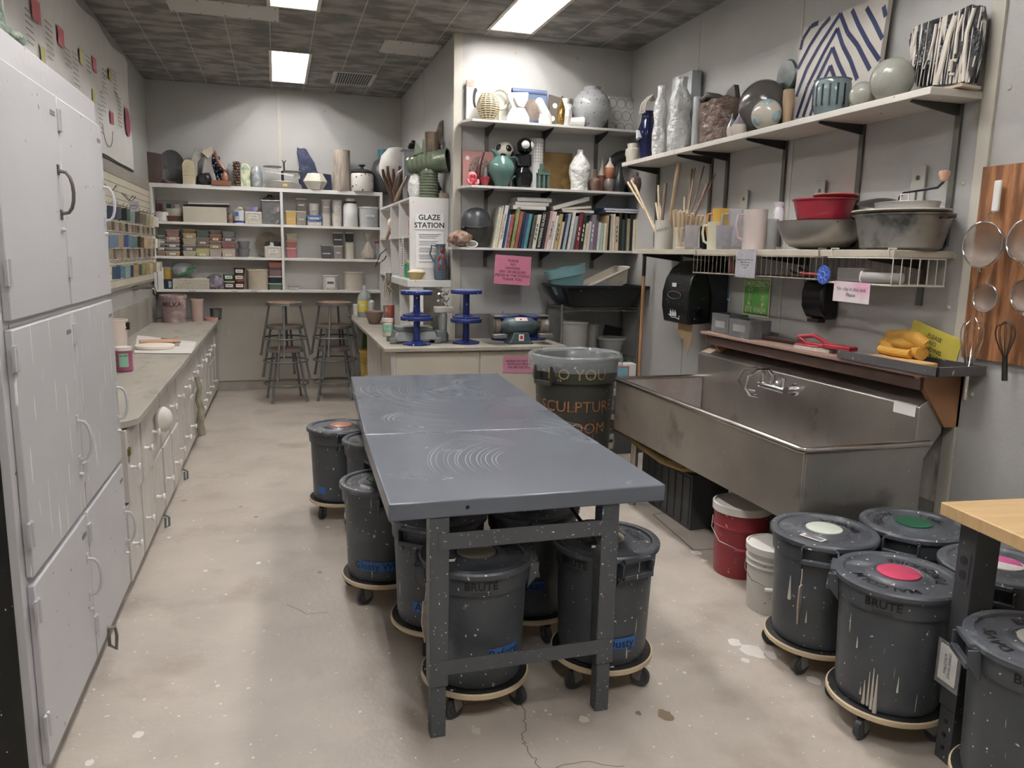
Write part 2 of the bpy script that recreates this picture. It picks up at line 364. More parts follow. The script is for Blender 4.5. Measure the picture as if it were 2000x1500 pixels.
for ri,(z0,z1) in enumerate(zs):
    for ci,(y0,y1) in enumerate(((ya+.045,ymid-.006),(ymid+.006,yb_-.01))):
        b=MB(); b.box(-.752,XF,y0,y1,z0,z1)
        d=b.build('door',dripw if ri==1 else whitegloss,t,bevel=.004)
        hz={0:1.9,1:1.0,2:.40}[ri]
        if ri==2 and ci==0: hz=.46
        handle(d,(XF,y1-.045,hz),.15,m_=mat('bare_metal_handle','#6e6660',.4,.8) if (ri,ci)==(0,0) else None)
        for hz2 in (z0+.1,z1-.12):
            b=MB(); b.box(XF-.002,XF+.007,y0-.02,y0+.018,hz2,hz2+.075); b.cyl((XF+.008,y0,hz2),(XF+.008,y0,hz2+.075),.006,seg=8)
            b.build('hinge',whitegloss,d)
        b=MB(); b.box(XF,XF+.002,y1-.09,y1-.035,z1-.075,z1-.06); b.build('number_strip',mc('#77757a',.5),d)
        b=MB(); b.cyl((XF,y1-.05,hz-.13),(XF+.014,y1-.05,hz-.13),.009,.006,10); b.build('knob',whitegloss,d)
b=MB(); b.tube([(XF,3.38,.13),(XF+.03,3.38,.13),(XF+.035,3.38,.09),(XF+.03,3.38,.0+.03),(XF+.005,3.38,.05),(XF+.005,3.38,.12)],.007,8); b.build('hasp',galv,t)
# padlock
p=XP(246,922,XF); t=T('padlock','small brass padlock hanging at the far edge of the tall locker','padlock',(XF+.012,4.0,.72))
MB().box(-.011,.011,-.022,.022,-.005,.034).build('body',mat('brass','#8a7443',.4,.8),t,bevel=.004)
MB().tube([(0,-.014,0),(0,-.016,-.03),(0,0,-.045),(0,.016,-.03),(0,.014,0)],.0035,8).build('shackle',chrome,t)
# things on the locker
t=T('coiled_sculpture','pale green knotted rope-like sculpture on top of the tall locker','sculpture',(-1.0,3.42,2.37))
rp_m=mat('celadon_rope','#7f9282',.4,var=.2,scale=30,bump=.5,bscale=90,stain=('#d8d2c2',.5,20))
for j in range(7):
    b=MB(); b.tube([(-.12+.1*math.cos(a)*(1-j*.08)+.08,.16*math.sin(a)*(1-j*.06),.03+.045*j+.01*math.sin(3*a+j)) for a in [2*PI*k/20 for k in range(20)]],.027,8,closed=True); b.build('coil',rp_m,t)
b=MB(); b.tube([(.02,-.1,.33),(.05,-.0,.22),(.03,.08,.15),(.06,.16,.13)],.02,8); b.sph((.06,.17,.13),.03); b.build('branch',rp_m,t)
# ================= LEFT: counter and cabinets =================
ZT=.89
counter_m=mat('worn_grey_counter','#a39d91',.45,var=.12,scale=3,stretch=(2.2,.8,1),stain=('#817a6d',.65,5),rvar=.1)
b=MB(); b.prism([(XL+.001,3.95),(-.76,3.95),(-.715,3.99),(-.672,4.06),(-.672,YB-.001),(XL+.001,YB-.001)],'z',ZT-.035,ZT); o=b.build('countertop',counter_m,bevel=.003)
tag(o,'long worn grey worktop running along the left wall','countertop')
b=MB(); b.box(XL+.001,XL+.03,3.95,9.54,ZT,1.17); o=b.build('backsplash_board',mat('stained_board','#8f8a80',.5,var=.15,scale=3,stain=('#5e5445',.35,2.5),stretch=(1,1,.5)),bevel=.003); tag(o,'stained grey splash board behind the left worktop','splash board')
cab_m=mat('old_white_cabinet_paint','#c5bfb8',.42,var=.05,scale=3,speck=('#7d6a5b',.03,30),stain=('#a99d92',.15,5),drip=('#e8e5df',.4))
n=14; y0=3.965; w=(9.37-y0)/n
for i in range(n+1):
    a=y0+i*w; e=a+w if i<n else YB-.03
    last=i==n
    t=T('base_cabinet','white painted base cabinet under the left worktop, %s'%('single tall door at the back wall' if last else 'nearest the tall locker' if i==0 else '%s from the tall locker'%ORD[i]),'cabinet',(0,a,0),0,'white cabinets under the left worktop')
    e-=a; b=MB(); b.box(XL+.005,-.765,0.003,e-.003,.07,ZT-.036); b.box(XL+.01,-.79,.003,e-.003,0,.07,1); b.build('carcass',[cab_m,mc('#6f665e',.7)],t)
    off=.008 if i%3==1 else 0
    for z0,z1 in (((.08,.47),(.485,.845)) if not last else ((.08,.845),)):
        off=(.0,.012,.004,.016,.006)[(i*2+(z0>.3))%5]
        b=MB(); b.box(-.765,XF+off,.01,e-.01,z0,z1); d=b.build('door',cab_m,t,bevel=.003)
        hy=.06 if not last else .08; hz=z1-.2 if z0>.3 else z0+.17
        if last: handle(d,(XF+off,e-.08,.65),.1,r=.004)
        else:
            b=MB(); b.lathe([(.011,0),(.007,.012),(.008,.025),(.02,.038),(.017,.045),(0,.046)],(XF+off,hy+.02,hz),14,rot=Matrix.Rotation(PI/2,3,'Y')); b.build('knob',mc('#e6e3df',.3),d)
# things hanging on the cabinet doors
t=T('sun_hat','white cloth cap hooked on a cabinet knob near the tall locker','cap',(XF+.03,4.95,.69))
b=MB(); b.lathe([(.004,.01),(.07,0),(.078,.02),(.066,.04),(.04,.06),(0,.066)],(0,0,0),18,rot=Matrix.Rotation(PI/2,3,'Y')@Matrix.Rotation(.3,3,'X'),wob=.1); b.build('cloth_shell',mc('#ddd7cd',.7,var=.1),t)
t=T('hanging_rag','twisted grey-green rag hanging from a far cabinet knob','rag',(XF+.035,7.05,.62))
b=MB(); b.tube([(0,0,.0),(.02,.01,-.1),(.005,.0,-.2),(.025,.02,-.3),(.01,.0,-.42),(.02,.03,-.52)],.02,8,r1=.035); b.build('cloth',mat('rag_cloth','#8d8774',.9,var=.3,scale=15,bump=.6,bscale=40),t)
for yy,zz,lb in ((4.92,.1,'grey webbing strap looped at the foot of the near cabinets'),(5.95,.1,'loose grey strap end at the foot of the mid cabinets')):
    b=MB(); b.tube([(XF+.022,yy,zz),(XF+.05,yy+.01,zz-.02),(XF+.05,yy,zz-.07),(XF+.03,yy-.01,zz-.08),(XF+.03,yy,zz-.02)],.007,6); tag(b.build('strap',mc('#5c6a68',.7)),lb,'strap')
# things on the left worktop
def simple_pot(name,label,cat,x,y,z,r,h,m_,prof=None,seg=24,group=None,sx=1,sy=1,wob=0,rz=0,lidm=None,ws=6,inner=None):
    """a turned vessel; prof in units of r and h"""
    prof=prof or [(.9,0),(1,.05),(1,.93),(1.03,.95),(1.03,1),(.93,1),(.9,.3),(0,.25)]
    b=MB(); b.lathe([(q*r,w_*h) for q,w_ in prof],(0,0,0),seg,0,sx,sy,wob,ws=ws); o=b.build(name,m_,loc=(x,y,z),rz=rz); tag(o,label,cat,group); return o
x,y,h,r=spot(218,245,605,ZT,x=-1.14)
t=T('plastic_bucket','tall pinkish-white bucket on the left worktop beside the locker','bucket',(x,6.05,ZT))
b=MB(); b.lathe([(.085,0),(.1,.25),(.104,.25),(.104,.262),(.1,.262),(.103,.3),(.107,.3),(.107,.31),(.097,.31),(.08,.02),(0,.02)],seg=28); b.build('body',mc('#dccabd',.5,var=.05),t)
b=MB(); b.box(.09,.12,-.03,.0,.24,.29); b.build('handle_lug',dkmetal,t)
y_=5.75
t=T('glaze_jar','purple-red glaze jar with white lid and green label on the left worktop','jar',(-1.0,5.62,ZT))
b=MB(); b.lathe([(.05,0),(.056,.008),(.056,.14),(.045,.15)],seg=24); b.build('body',mc('#8c4560',.35),t)
b=MB(); b.lathe([(.054,.143),(.054,.165),(0,.166)],seg=24); b.build('lid',mc('#e3ddd6',.4),t)
b=MB()
for k in range(8): 
    a0=-1.9+.13*k; a1=a0+.13; rr=.0566
    b._f([b.v((rr*math.cos(a0),rr*math.sin(a0),.035)),b.v((rr*math.cos(a1),rr*math.sin(a1),.035)),b.v((rr*math.cos(a1),rr*math.sin(a1),.125)),b.v((rr*math.cos(a0),rr*math.sin(a0),.125))],0)
b.text('GLAZE',.018,lambda u,v:(.0572*math.cos(-1.4+u/.057),.0572*math.sin(-1.4+u/.057),.11+v),1,True); b.build('label',[mc('#7fb79a',.5),ink],t,norm=False)
simple_pot('glaze_bottle','thin white bottle tucked between locker and purple glaze jar','bottle',-1.07,5.45,ZT,.028,.16,mc('#e2ded8',.4),[(.9,0),(1,.05),(1,.7),(.5,.8),(.5,.95),(0,1)])
b=MB(); q=[ZP(*a,ZT+.002) for a in ((268,655),(384,668),(374,691),(262,690))]
V=[]; n_=12
G=[[None]*(n_+1) for _ in range(7)]
for i in range(7):
    for j in range(n_+1):
        p=q[0].lerp(q[1],j/n_).lerp(q[3].lerp(q[2],j/n_),i/6); G[i][j]=b.v((p.x,p.y,p.z+.004*max(0,noise.noise(p*6))+.001))
for i in range(6):
    for j in range(n_): b._f([G[i][j],G[i][j+1],G[i+1][j+1],G[i+1][j]],1 if (i in(0,1,2) and j in(5,6,7)) else (2 if (i in (1,2) and j in (8,)) else 0))
o=b.build('newspaper',[mc('#d7d3cd',.8,var=.05),mc('#5f5f62',.8,var=.3,scale=60),mc('#8d8f93',.8)],norm=False); tag(o,'open newspaper sheet with grey pictures spread on the left worktop','newspaper')
x0_,y0_=ZP(291,673,ZT).xy
t=T('terracotta_tile','flat orange clay slab behind the white plate on the newspaper','slab',(-.99,7.3,ZT+.006)); MB().box(-.17,.15,-.1,.1,0,.012).build('slab',mc('#c9926f',.8,var=.1),t,bevel=.003,rz=.2)
simple_pot('plaster_bat','round white plaster disc lying on the newspaper','plaster disc',-.98,6.85,ZT+.005,.15,.028,mc('#e9ddd0',.8,var=.05),[(.95,0),(1,.3),(1,.9),(.96,1),(0,1)],32,wob=.03)
simple_pot('clay_cup','small pale cup half hidden behind the purple glaze jar','cup',-1.07,5.72,ZT,.035,.05,mc('#d9c6b8',.6))
# tap on the left wall
t=T('wall_tap','old steel tap sticking out of the left wall','tap',(XL,8.35,1.31))
b=MB(); b.cyl((0,0,0),(.05,0,0),.028,.02); b.cyl((0,0,0),(.17,0,.005),.014); b.build('spout',mat('old_tap_metal','#8c8276',.35,.8,var=.2),t)
MB().tube([(.16,0,.0),(.19,0,-.01),(.2,0,-.06)],.01,8).build('nozzle',MATS['old_tap_metal'],t)
MB().tube([(.17,-.04,.03),(.18,0,.035),(.2,.035,-.03)],.006,8).build('handle',MATS['old_tap_metal'],t)
# under the back shelving on the worktop
t=T('paint_bucket','pinkish splattered tub with worn lettering at the back of the left worktop','bucket',(-1.12,9.3,ZT))
b=MB(); b.lathe([(.12,0),(.135,.27),(.142,.27),(.142,.3),(.13,.3),(.115,.02),(0,.02)],seg=28); b.build('body',mat('splattered_pink','#957a7a',.6,var=.15,scale=10,stain=('#cbb8aa',.8,12)),t)
b=MB(); b.text('MILKA',.075,lambda u,v:(.132*math.sin(u/.132),-.1335*math.cos(u/.132)-.003,.2+v),0,True); b.build('lettering',mc('#4a3434',.6),t,norm=False)
b=MB(); b.tube([(-.14,0,.28),(-.1,-.13,.17),(0,-.155,.12),(.1,-.13,.17),(.14,0,.28)],.003,6); b.build('wire_handle',galv,t)
simple_pot('plastic_tumbler','pale pink tapered tumbler next to the splattered pink tub','tumbler',-.88,9.35,ZT,.072,.25,mc('#c0a599',.5),[(.75,0),(.97,.9),(1,.92),(1,1),(.9,1),(.7,.05),(0,.05)])
simple_pot('clay_dish','small pink clay dish next to the tapered tumbler','dish',-.745,9.45,ZT,.075,.035,mc('#c08d7c',.7))
simple_pot('dark_bowl','small dark grey lump-shaped bowl at the worktop corner','bowl',-.73+.03,9.6,ZT,.06,.13,mc('#57585a',.6,var=.3,scale=20),wob=.2)
# ================= WORKBENCH =================
tab_m=mat('grey_enamel_top','#5f656f',.25,var=.06,scale=2.2,stain=('#7f858c',.25,2.2),bump=.02,bscale=14,rvar=.1)
leg_m=mat('grey_enamel_leg','#4b4e53',.42,var=.06,speck=('#dedede',.11,110))
t=T('steel_workbench','long dark grey steel workbench with a seamed two-panel top in the middle','workbench',(0,0,0))
Zt=.89
def topq(q,holes=()):
    b=MB(); b.prism(q,'z',Zt-.062,Zt,0); return b
q1=[(.331,2.462),(1.352,2.456),(1.369,3.43),(.358,3.468)]; q2=[(.360,3.475),(1.371,3.437),(1.459,5.133),(.448,5.162)]
o=topq(q1).build('top_panel',tab_m,t,bevel=.006,seg=3); topq(q2).build('top_panel',tab_m,t,bevel=.006,seg=3)
# chalky wipe marks left on the top
wm=mat('dried_clay_smear','#83898f',.5,var=.15,scale=14)
b=MB()
def arc(cx,cy_,r0,a0,a1,wd,asp=1,k=22):
    P=[]
    for i in range(k+1):
        a=a0+(a1-a0)*i/k; u=math.sin(PI*i/k)*wd
        P.append(((cx+(r0-u)*math.cos(a),cy_+(r0-u)*asp*math.sin(a)),(cx+(r0+u)*math.cos(a),cy_+(r0+u)*asp*math.sin(a))))
    for A,B in zip(P,P[1:]):
        b._f([b.v((*A[0],Zt+.0006)),b.v((*A[1],Zt+.0006)),b.v((*B[1],Zt+.0006)),b.v((*B[0],Zt+.0006))],0)
for cx,cy_,r0,a0,a1,n_ in ((1.0,2.85,.42,1.9,3.6,14),(.7,3.0,.35,.3,1.6,10),(1.05,4.5,.45,2.6,4.4,14),(.8,4.6,.4,2.4,4.2,14),(1.2,4.75,.2,.8,4.0,8),(.62,3.75,.2,1.5,3.5,8),(1.0,3.2,.5,.2,1.1,10),(.9,4.1,.6,3.4,4.6,8)):
    for i in range(n_): arc(cx+.02*R(),cy_+.02*R(),r0*(.45+.05*i),a0+.3*R(),a1-.3*R(),.0006+.0013*R(),1.2)
for i in range(60):
    x=.36+R(); arc(x,3.45+.03*(R()-.5)-.035*(x-.36),.01+.03*R(),R()*6,R()*6+2,.0015,.3,6)
b.build('dried_smears',wm,t,norm=False)
for x in (.505,1.14):
    for y in (2.50,4.97):
        xx=x+((.155 if x<1 else .06) if y>4 else 0)
        b=MB(); b.box(xx-.034,xx+.034,y-.034,y+.034,.2,Zt-.062); b.box(xx-.027,xx+.027,y-.027,y+.027,0,.2)
        l=b.build('leg',leg_m,t,bevel=.003)
        for z in (.66,.27):
            if y<3: MB().cyl((xx+.034*(1 if x<1 else -1),y,z),(xx+.06*(1 if x<1 else -1),y,z),.009,seg=6).build('bolt',chrome,l)
for y,dx,ex in ((2.47,0,0),(4.97,.155,.06)):
    for z in (.73,.265): MB().box(.50+dx,1.15+ex,y-.006-.001,y-.002,z-.018 if z>.5 else z-.02,z+.04 if z>.5 else z+.034).build('stretcher',leg_m,t)
for x in (1.14,): MB().tube([(x-.03,2.5,.66),(x-.07,3.1,Zt-.07)],.008,8).build('brace',dkmetal,t)
b=MB()
for x in (.6,1.1): b.cyl((x,2.4585,Zt-.03),(x,2.47,Zt-.03),.007,seg=10)
b.build('apron_holes',black,t)
# ================= GLAZE CANS ON DOLLIES =================
can_m=mat('grey_can_plastic','#42464c',.42,var=.16,scale=5,stain=('#63666c',.45,4),speck=('#cfcac4',.085,60),drip=('#c9c2b8',.12))
lid_m=mat('grey_lid_plastic','#474b52',.36,var=.2,scale=7,stain=('#8b8e93',.45,8),speck=('#d6d2cc',.15,55))
dol_m=mat('dolly_top_black','#1b1b1c',.5,var=.2,speck=('#d9d5ce',.16,38)); ply_m=mat('ply_edge','#cdb892',.6,var=.1)
tape_m=mat('blue_tape','#1f5fa8',.55,var=.06)
def ringtext(b,body,r,z,a_mid,size,mi,inward=False):
    def fn(u,v):
        a=a_mid-u/r if not inward else a_mid+u/r
        rr=r+v if not inward else r-v
        return (rr*math.cos(a),rr*math.sin(a),z)
    b.text(body,size,fn,mi,True)
def can(x,y,label,disc,tape,lid,hdl=0,disc2=None,face=None,dolly=''):
    ztop=.125
    d=T('wheeled_dolly',dolly,'dolly',(x,y,0),R()*6,'round plywood dollies under the cans')
    b=MB(); b.lathe([(0,.092),(.205,.092),(.211,.097),(.211,.113),(.205,.117),(0,.117)],seg=48,mi=1)
    for f in b.b.faces:
        if all(v.co.z>.115 for v in f.verts): f.material_index=0
    b.build('platform',[dol_m,ply_m],d)
    for k in range(4):
        a=PI/2*k+.4; c=Vector((.162*math.cos(a),.162*math.sin(a),0)); w=a+R()*1.6-.8; u=Vector((math.cos(w),math.sin(w),0)); s_=u.cross(Vector((0,0,1)))
        b=MB(); b.obox(c+Vector((0,0,.09)),u*.028,s_*.024,(0,0,.0025))
        for sgn in (-1,1): b.prism([(0,0)]*0 or [(-.02,.088),(.02,.088),(.034,.036),(.02,.03)],'y',-.001,.001) if 0 else b.obox(c+u*.012+s_*(.016*sgn)+Vector((0,0,.062)),u*.016+Vector((0,0,-.008)),s_*.0015,u*.006+Vector((0,0,.028)))
        g=b.build('caster_fork',galv,d)
        cc=c+u*.022+Vector((0,0,.0405)); q=Vector((0,0,1)).rotation_difference(s_).to_matrix()
        b=MB(); b.lathe([(0,-.0125),(.022,-.0125),(.024,-.010),(.030,-.0125),(.039,-.011),(.040,0),(.039,.011),(.030,.0125),(.024,.010),(.022,.0125),(0,.0125)],cc,22,0,rot=q); b.lathe([(0,-.015),(.006,-.015),(.006,.015),(0,.015)],cc,8,1,rot=q); b.build('wheel',[mc('#38393b',.5),galv],g)
    t=T('glaze_can',label,'can',(x,y,.1175),hdl,'grey lidded glaze cans on dollies')
    b=MB(); b.lathe([(.165,0),(.176,.004),(.181,.03),(.193,.375),(.202,.379),(.206,.452),(.210,.456),(.200,.456),(.19,.4),(.17,.01),(0,.01)],seg=56); b.build('body',can_m,t)
    for s in (1,-1):
        b=MB()
        for q in (-1,1): b.prism([(s*.198,.452),(s*.236,.448),(s*.232,.40),(s*.19,.345)],'y',q*.068-.004,q*.068+.004)
        b.box(*sorted((s*.217,s*.238)),-.068,.068,.385,.405); b.box(*sorted((s*.2,s*.222)),-.068,.068,.449,.456)
        b.build('handle',can_m,t,bevel=.003)
    b=MB(); b.lathe([(.211,.447),(.2185,.448),(.2195,.464),(.214,.471),(.196,.4735),(.188,.4715),(.182,.463),(.12,.461),(.105,.4655),(.098,.472),(.084,.474),(.080,.471),(0,.471)],seg=64)
    for s in (0,PI): b.obox((.218*math.cos(s),.218*math.sin(s),.457),(.011,0,0),(0,.06,0),(0,0,.007))
    l=b.build('lid',lid_m,t,bevel=.0)
    b=MB(); b.lathe([(.074,.471),(.074,.4765),(.07,.4785),(0,.4785)],seg=40); 
    if disc2:
        b.prism([(.001,-.068),(.05,-.05),(.068,.0),(.05,.05),(.001,.068)],'z',.4785,.4795,1)
    b.build('glaze_disc',[mc(disc,.35,var=.06,scale=20),mc(disc2 or disc,.4)],l)
    if lid:
        b=MB()
        for body,am,inw in lid: ringtext(b,body,.142,.4632,am-hdl,.052,0,inw)
        b.build('lettering',mc('#101113',.5),l,norm=False)
    if tape:
        body,az,wd,hz=tape; az-=hdl; b=MB(); r0=.181+.012*(hz/.37)+.0022
        for k in range(10):
            a0=az-wd/2+wd*k/10; a1=a0+wd/10
            b._f([b.v((r0*math.cos(a0),r0*math.sin(a0),hz-.024)),b.v((r0*math.cos(a1),r0*math.sin(a1),hz-.024)),b.v(((r0+.002)*math.cos(a1),(r0+.002)*math.sin(a1),hz+.024)),b.v(((r0+.002)*math.cos(a0),(r0+.002)*math.sin(a0),hz+.024))],0)
        tp=b.build('tape_label',tape_m,t,norm=False)
        if body:
            b=MB(); rr=r0+.003; b.text(body,.05,lambda u,v:(rr*math.cos(az+u/rr),rr*math.sin(az+u/rr),hz+v),0); b.build('lettering',ink,tp,norm=False)
    if face is not None:
        f=face-hdl; b=MB(); rr=.2045
        b.text('BRUTE',.042,lambda u,v:((rr+.003+.03*v)*math.cos(f+u/rr),(rr+.003+.03*v)*math.sin(f+u/rr),.418+v),0,True)
        fn=lambda u,v:((rr+.002)*math.cos(f+u/rr),(rr+.002)*math.sin(f+u/rr),v)
        for z0,z1 in ((.392,.394),(.384,.386)):
            b._f([b.v(fn(-.035,z0)),b.v(fn(.035,z0)),b.v(fn(.035,z1)),b.v(fn(-.035,z1))],0)
        b.build('lettering',mc('#101113',.5),t,norm=False)
    return t
def az(x,y,off=0): return math.atan2(-y,-x)+off   # direction from can to the viewer
DR='#2e3136'
can(.70,2.72,'grey lidded can behind the front stretcher of the workbench, tan disc on lid','#8b8170',('Before',az(.7,2.72,.62),.7,.14),(('BEFORE',.9,False),('T',3.6,False)),-.15,face=az(.7,2.72,-.0)+.1,dolly='round dolly under the can between the two front workbench legs')
can(1.25,2.745,'grey lidded can by the right front workbench leg with a tape reading Dusty','#a59a8c',('Dusty',az(1.246,2.72,.42),.75,.1),(('ROSA',.1,False),),-1.4,face=az(1.246,2.72,-.62),dolly='round dolly at the right front leg of the workbench')
can(.48,3.75,'grey lidded can with a tape reading Glossy White and a green lid disc','#1f6a4a',('Glossy White',az(.48,3.75,-.1),1.3,.085),(('GLOSSY',2.9,False),),-1.5,dolly='paint-spattered dolly under the Glossy White can')
can(.368,5.035,'dark grey lidded can with a terracotta lid disc, farthest along the bench','#b9775f',('',az(.37,5.03,-.75),.35,.075),(),-1.45,dolly='round dolly under the can with the terracotta disc')
can(.562,4.63,'grey lidded can half under the bench, beside the terracotta-disc can','#2b2d30',None,(('IRON',3.2,False),),-1.6,dolly='dolly partly hidden behind the Glossy White can')
can(.665,4.175,'small visible grey lidded can peeking between its neighbours under the bench','#b7aa9c',None,(),.3,dolly='dolly hidden beneath the middle of the bench, left side')
can(.651,3.214,'grey lidded can just behind the left front workbench leg','#b08a78',('Arr',az(.651,3.214,-.35),.5,.1),(('SPA',4.5,False),),.9,dolly='round dolly behind the left front leg, brake lever out')
can(1.09,3.215,'dark lidded can in the shade under the bench with a tape ending in ean','#3a3d40',('Ocean',az(1.09,3.215,-.02),.75,.155),(),1.5,dolly='round dolly deep under the bench behind the front pair')
can(2.16,2.149,'white-dripped grey can with a bright pink disc near the butcher-block table','#c2365e',None,(('TURQUOISE',.1,True),('MALCOLM',3.6,False)),-.75,face=az(2.16,2.149,-.18),dolly='round dolly with light rim under the pink-disc can')
can(2.203,2.612,'grey can with a pale mint lid disc by the sink corner','#c9d0c2',None,(('VANILLA',.3,True),),-2.3,dolly='round dolly under the mint-disc can beside the white bucket')
can(2.649,2.583,'grey lidded can with a dark green disc in front of the sink end','#1e5a41',None,(('YELLOW',2.2,False),('SALT',.3,True)),.6,dolly='hidden dolly under the green-disc can by the sink end')
can(2.62,2.12,'grey lidded can with a half pink half white disc behind the table leg','#d9d2cf',None,(('VIOLET',1.5,False),('BY',4.6,False)),.6,disc2='#b9397e',dolly='hidden dolly under the half-pink-disc can')
can(2.207,1.612,'grey lidded can in the lower right corner lettered DAVIS','#b7b4ac',None,(("DAVIS",2.7,False),('BLUE',.9,False)),-.5,face=az(2.207,1.612,.0),dolly='round dolly under the can in the lower right corner')
# runs of white glaze dried on the cans by the table
for name_,x,y,runs in (('pink',2.16,2.149,((-.38,.02,.11,.006),(-.30,.02,.15,.005),(-.23,.01,.17,.006),(-.16,.0,.15,.008),(-.45,.05,.08,.004),(.2,.1,.16,.004),(-.6,.22,.26,.003))),('mint',2.203,2.62,((-.62,.2,.3,.008),(-.2,.12,.17,.004)))):
    for q in [c_ for c_ in COL.objects if c_.get('category')=='can' and name_ in c_['label'] and 'half' not in c_['label']]:
        for o_,z0,z1,wd in runs:
            a=az(x,y,o_)-q.rotation_euler[2]; b=MB(); P=[]
            for k in range(7): z=z0+(z1-z0)*k/6; rr=.181+.012*(z/.37)+.0012; P.append((rr*math.cos(a),rr*math.sin(a),z))
            b.tube(list(reversed(P)),wd*.2,6,r1=wd); b.sph(P[0],wd,0,8,6); b.build('glaze_run',mc('#c9c1b4',.5),q)
p=(2.203,2.62); 
t=T('lid_sticker','white printed sticker on the lid of the mint-disc can','sticker',(2.1,2.55,.583),.35)
MB().box(-.022,.022,-.05,.05,0,.001).build('sticker',paper,t)
b=MB()
for i in range(5): b.box(-.014+.006*i,-.011+.006*i,-.042,.042-.01*(i%2),.001,.0016)
b.build('print_lines',ink,t)
# little glazed test tags tied to handles
for x,y,z,lb in ((1.975,2.445,.5,'pinkish test tag tied to a can handle between the mint and pink discs'),(.485,2.62,.53,'pale twisted test tag hanging from the can behind the left bench leg')):
    t=T('hanging_tag',lb,'tag',(x,y,z),.6); MB().tube([(0,0,.0),(.004,0,-.03),(-.002,0,-.07)],.0018,6).build('string',mc('#cbbfae',.8),t)
    MB().prism([(-.014,-.07),(.014,-.07),(.018,-.14),(.002,-.235),(-.004,-.235),(-.02,-.15)],'y',-.003,.003).build('tile',mc('#a3948b',.4,var=.2,scale=30),t)
# ================= BUCKETS BY THE SINK =================
def bucket(x,y,r,h,m_,lm,label,ribs=3,hm='#e8e4dc',scale=1,rz=0,z=0,lid=True):
    t=T('plastic_bucket',label,'bucket',(x,y,z),rz)
    P=[(r*.86,0),(r*.88,.01)]
    z0=h*.68
    P+=[(r*.96,z0)]
    for k in range(ribs): zz=z0+k*h*.09; P+=[(r*.96,zz),(r*1.02,zz+.004),(r*1.02,zz+.01),(r*.965,zz+.014)]
    P+=[(r*.98,h*.94),(r*.93,h*.94),(r*.84,.02),(0,.02)]
    b=MB(); b.lathe(P,seg=44); b.build('body',m_,t)
    if lid:
        b=MB(); b.lathe([(r*1.0,h*.9),(r*1.045,h*.9),(r*1.05,h),(r*.98,h*1.01),(r*.95,h*.985),(0,h*.985)],seg=48); l=b.build('lid',lm,t)
    b=MB(); hz=h*.78
    b.tube([(r*1.0,0,hz),(r*1.05,-.05,hz-.05),(r*.8,-r*.9,hz-h*.25),(0,-r*1.15,hz-h*.34),(-r*.8,-r*.9,hz-h*.25),(-r*1.05,-.05,hz-.05),(-r*1.0,0,hz)],.0025,6); w=b.build('wire_handle',galv,t)
    MB().cyl((-.04,-r*1.14,hz-h*.335),(.04,-r*1.14,hz-h*.335),.009,seg=10).build('grip',mc(hm,.5),w)
    return t
redm=mat('red_bucket','#8e1f2c',.38,var=.06,speck=('#d9a7a3',.09,35)); whm=mat('white_bucket','#cdc9c1',.42,var=.04,speck=('#4a443c',.04,60),stain=('#a89d8c',.2,4)); wlid=mat('white_lid','#dedad3',.45,var=.05,stain=('#a58f80',.2,5))
bucket(2.415,3.52,.152,.40,redm,wlid,'red bucket with white lid standing under the sink front',1,'#8e1f2c',rz=-.5)
bucket(2.315,3.085,.128,.335,whm,wlid,'dirty white lidded bucket between the red bucket and the cans',3,rz=-.55)
# ================= BIG BIN =================
t=T('waste_bin','large dark grey bin with clear liner lettered SCULPTURE ROOM','bin',(2.13,5.36,0))
bin_m=mat('bin_plastic','#34352f',.5,var=.15,stain=('#55564f',.35,4),speck=('#cfc9b8',.035,40),drip=('#b9b2a2',.03))
b=MB(); b.lathe([(.25,0),(.262,.01),(.298,.80),(.318,.803),(.322,.96),(.33,.965),(.33,.985),(.315,.985),(.29,.8),(.25,.02),(0,.02)],seg=56); b.build('body',bin_m,t)
for s in (PI+.5,.5):
    b=MB(); u=Vector((math.cos(s),math.sin(s),0)); v=Vector((-u.y,u.x,0))
    for q in (-1,1): b.obox(u*.34+v*q*.075+Vector((0,0,.87)),u*.03,v*.004,(0,0,.06))
    b.obox(u*.355+Vector((0,0,.805)),u*.014,v*.079,(0,0,.014)); b.build('handle',bin_m,t,bevel=.003)
b=MB(); W_=.08
b.lathe([(.262,.74),(.275,.86),(.30,.975),(.335,1.0),(.352,.985),(.36,.93),(.353,.885)],seg=72,wob=.05,ws=18,cap=False)
b.build('bin_liner',clearm('bin_liner_film','#c9cfd2',.34,.12),t)
b=MB()
for k in range(40):
    a=2*PI*k/40; b.obox((.2*math.cos(a),.2*math.sin(a),.9),(0,0,0),(0,0,0),(0,0,0)) if 0 else None
fa=az(2.13,5.36)
def bt(body,size,z,rr,off,m_):
    b=MB(); b.text(body,size,lambda u,v:((rr+.037*(z+v-.4)*.0+.003)*math.cos(fa+off+u/rr),(rr+.003)*math.sin(fa+off+u/rr),z+v),0); b.build('lettering',m_,t,norm=False)
bt('DO YOU',.115,.87,.322,.05,mat('faded_yellow_paint','#8b7f33',.6,var=.3,scale=25,stain=('#34352f',.6,14)))
org=mat('faded_orange_paint','#9a5f35',.6,var=.3,scale=25,stain=('#34352f',.6,16))
bt('SCULPTURE',.115,.63,.2925,.12,org); bt('ROOM',.115,.47,.287,.3,org); bt('PAAC',.115,.27,.278,.4,org)
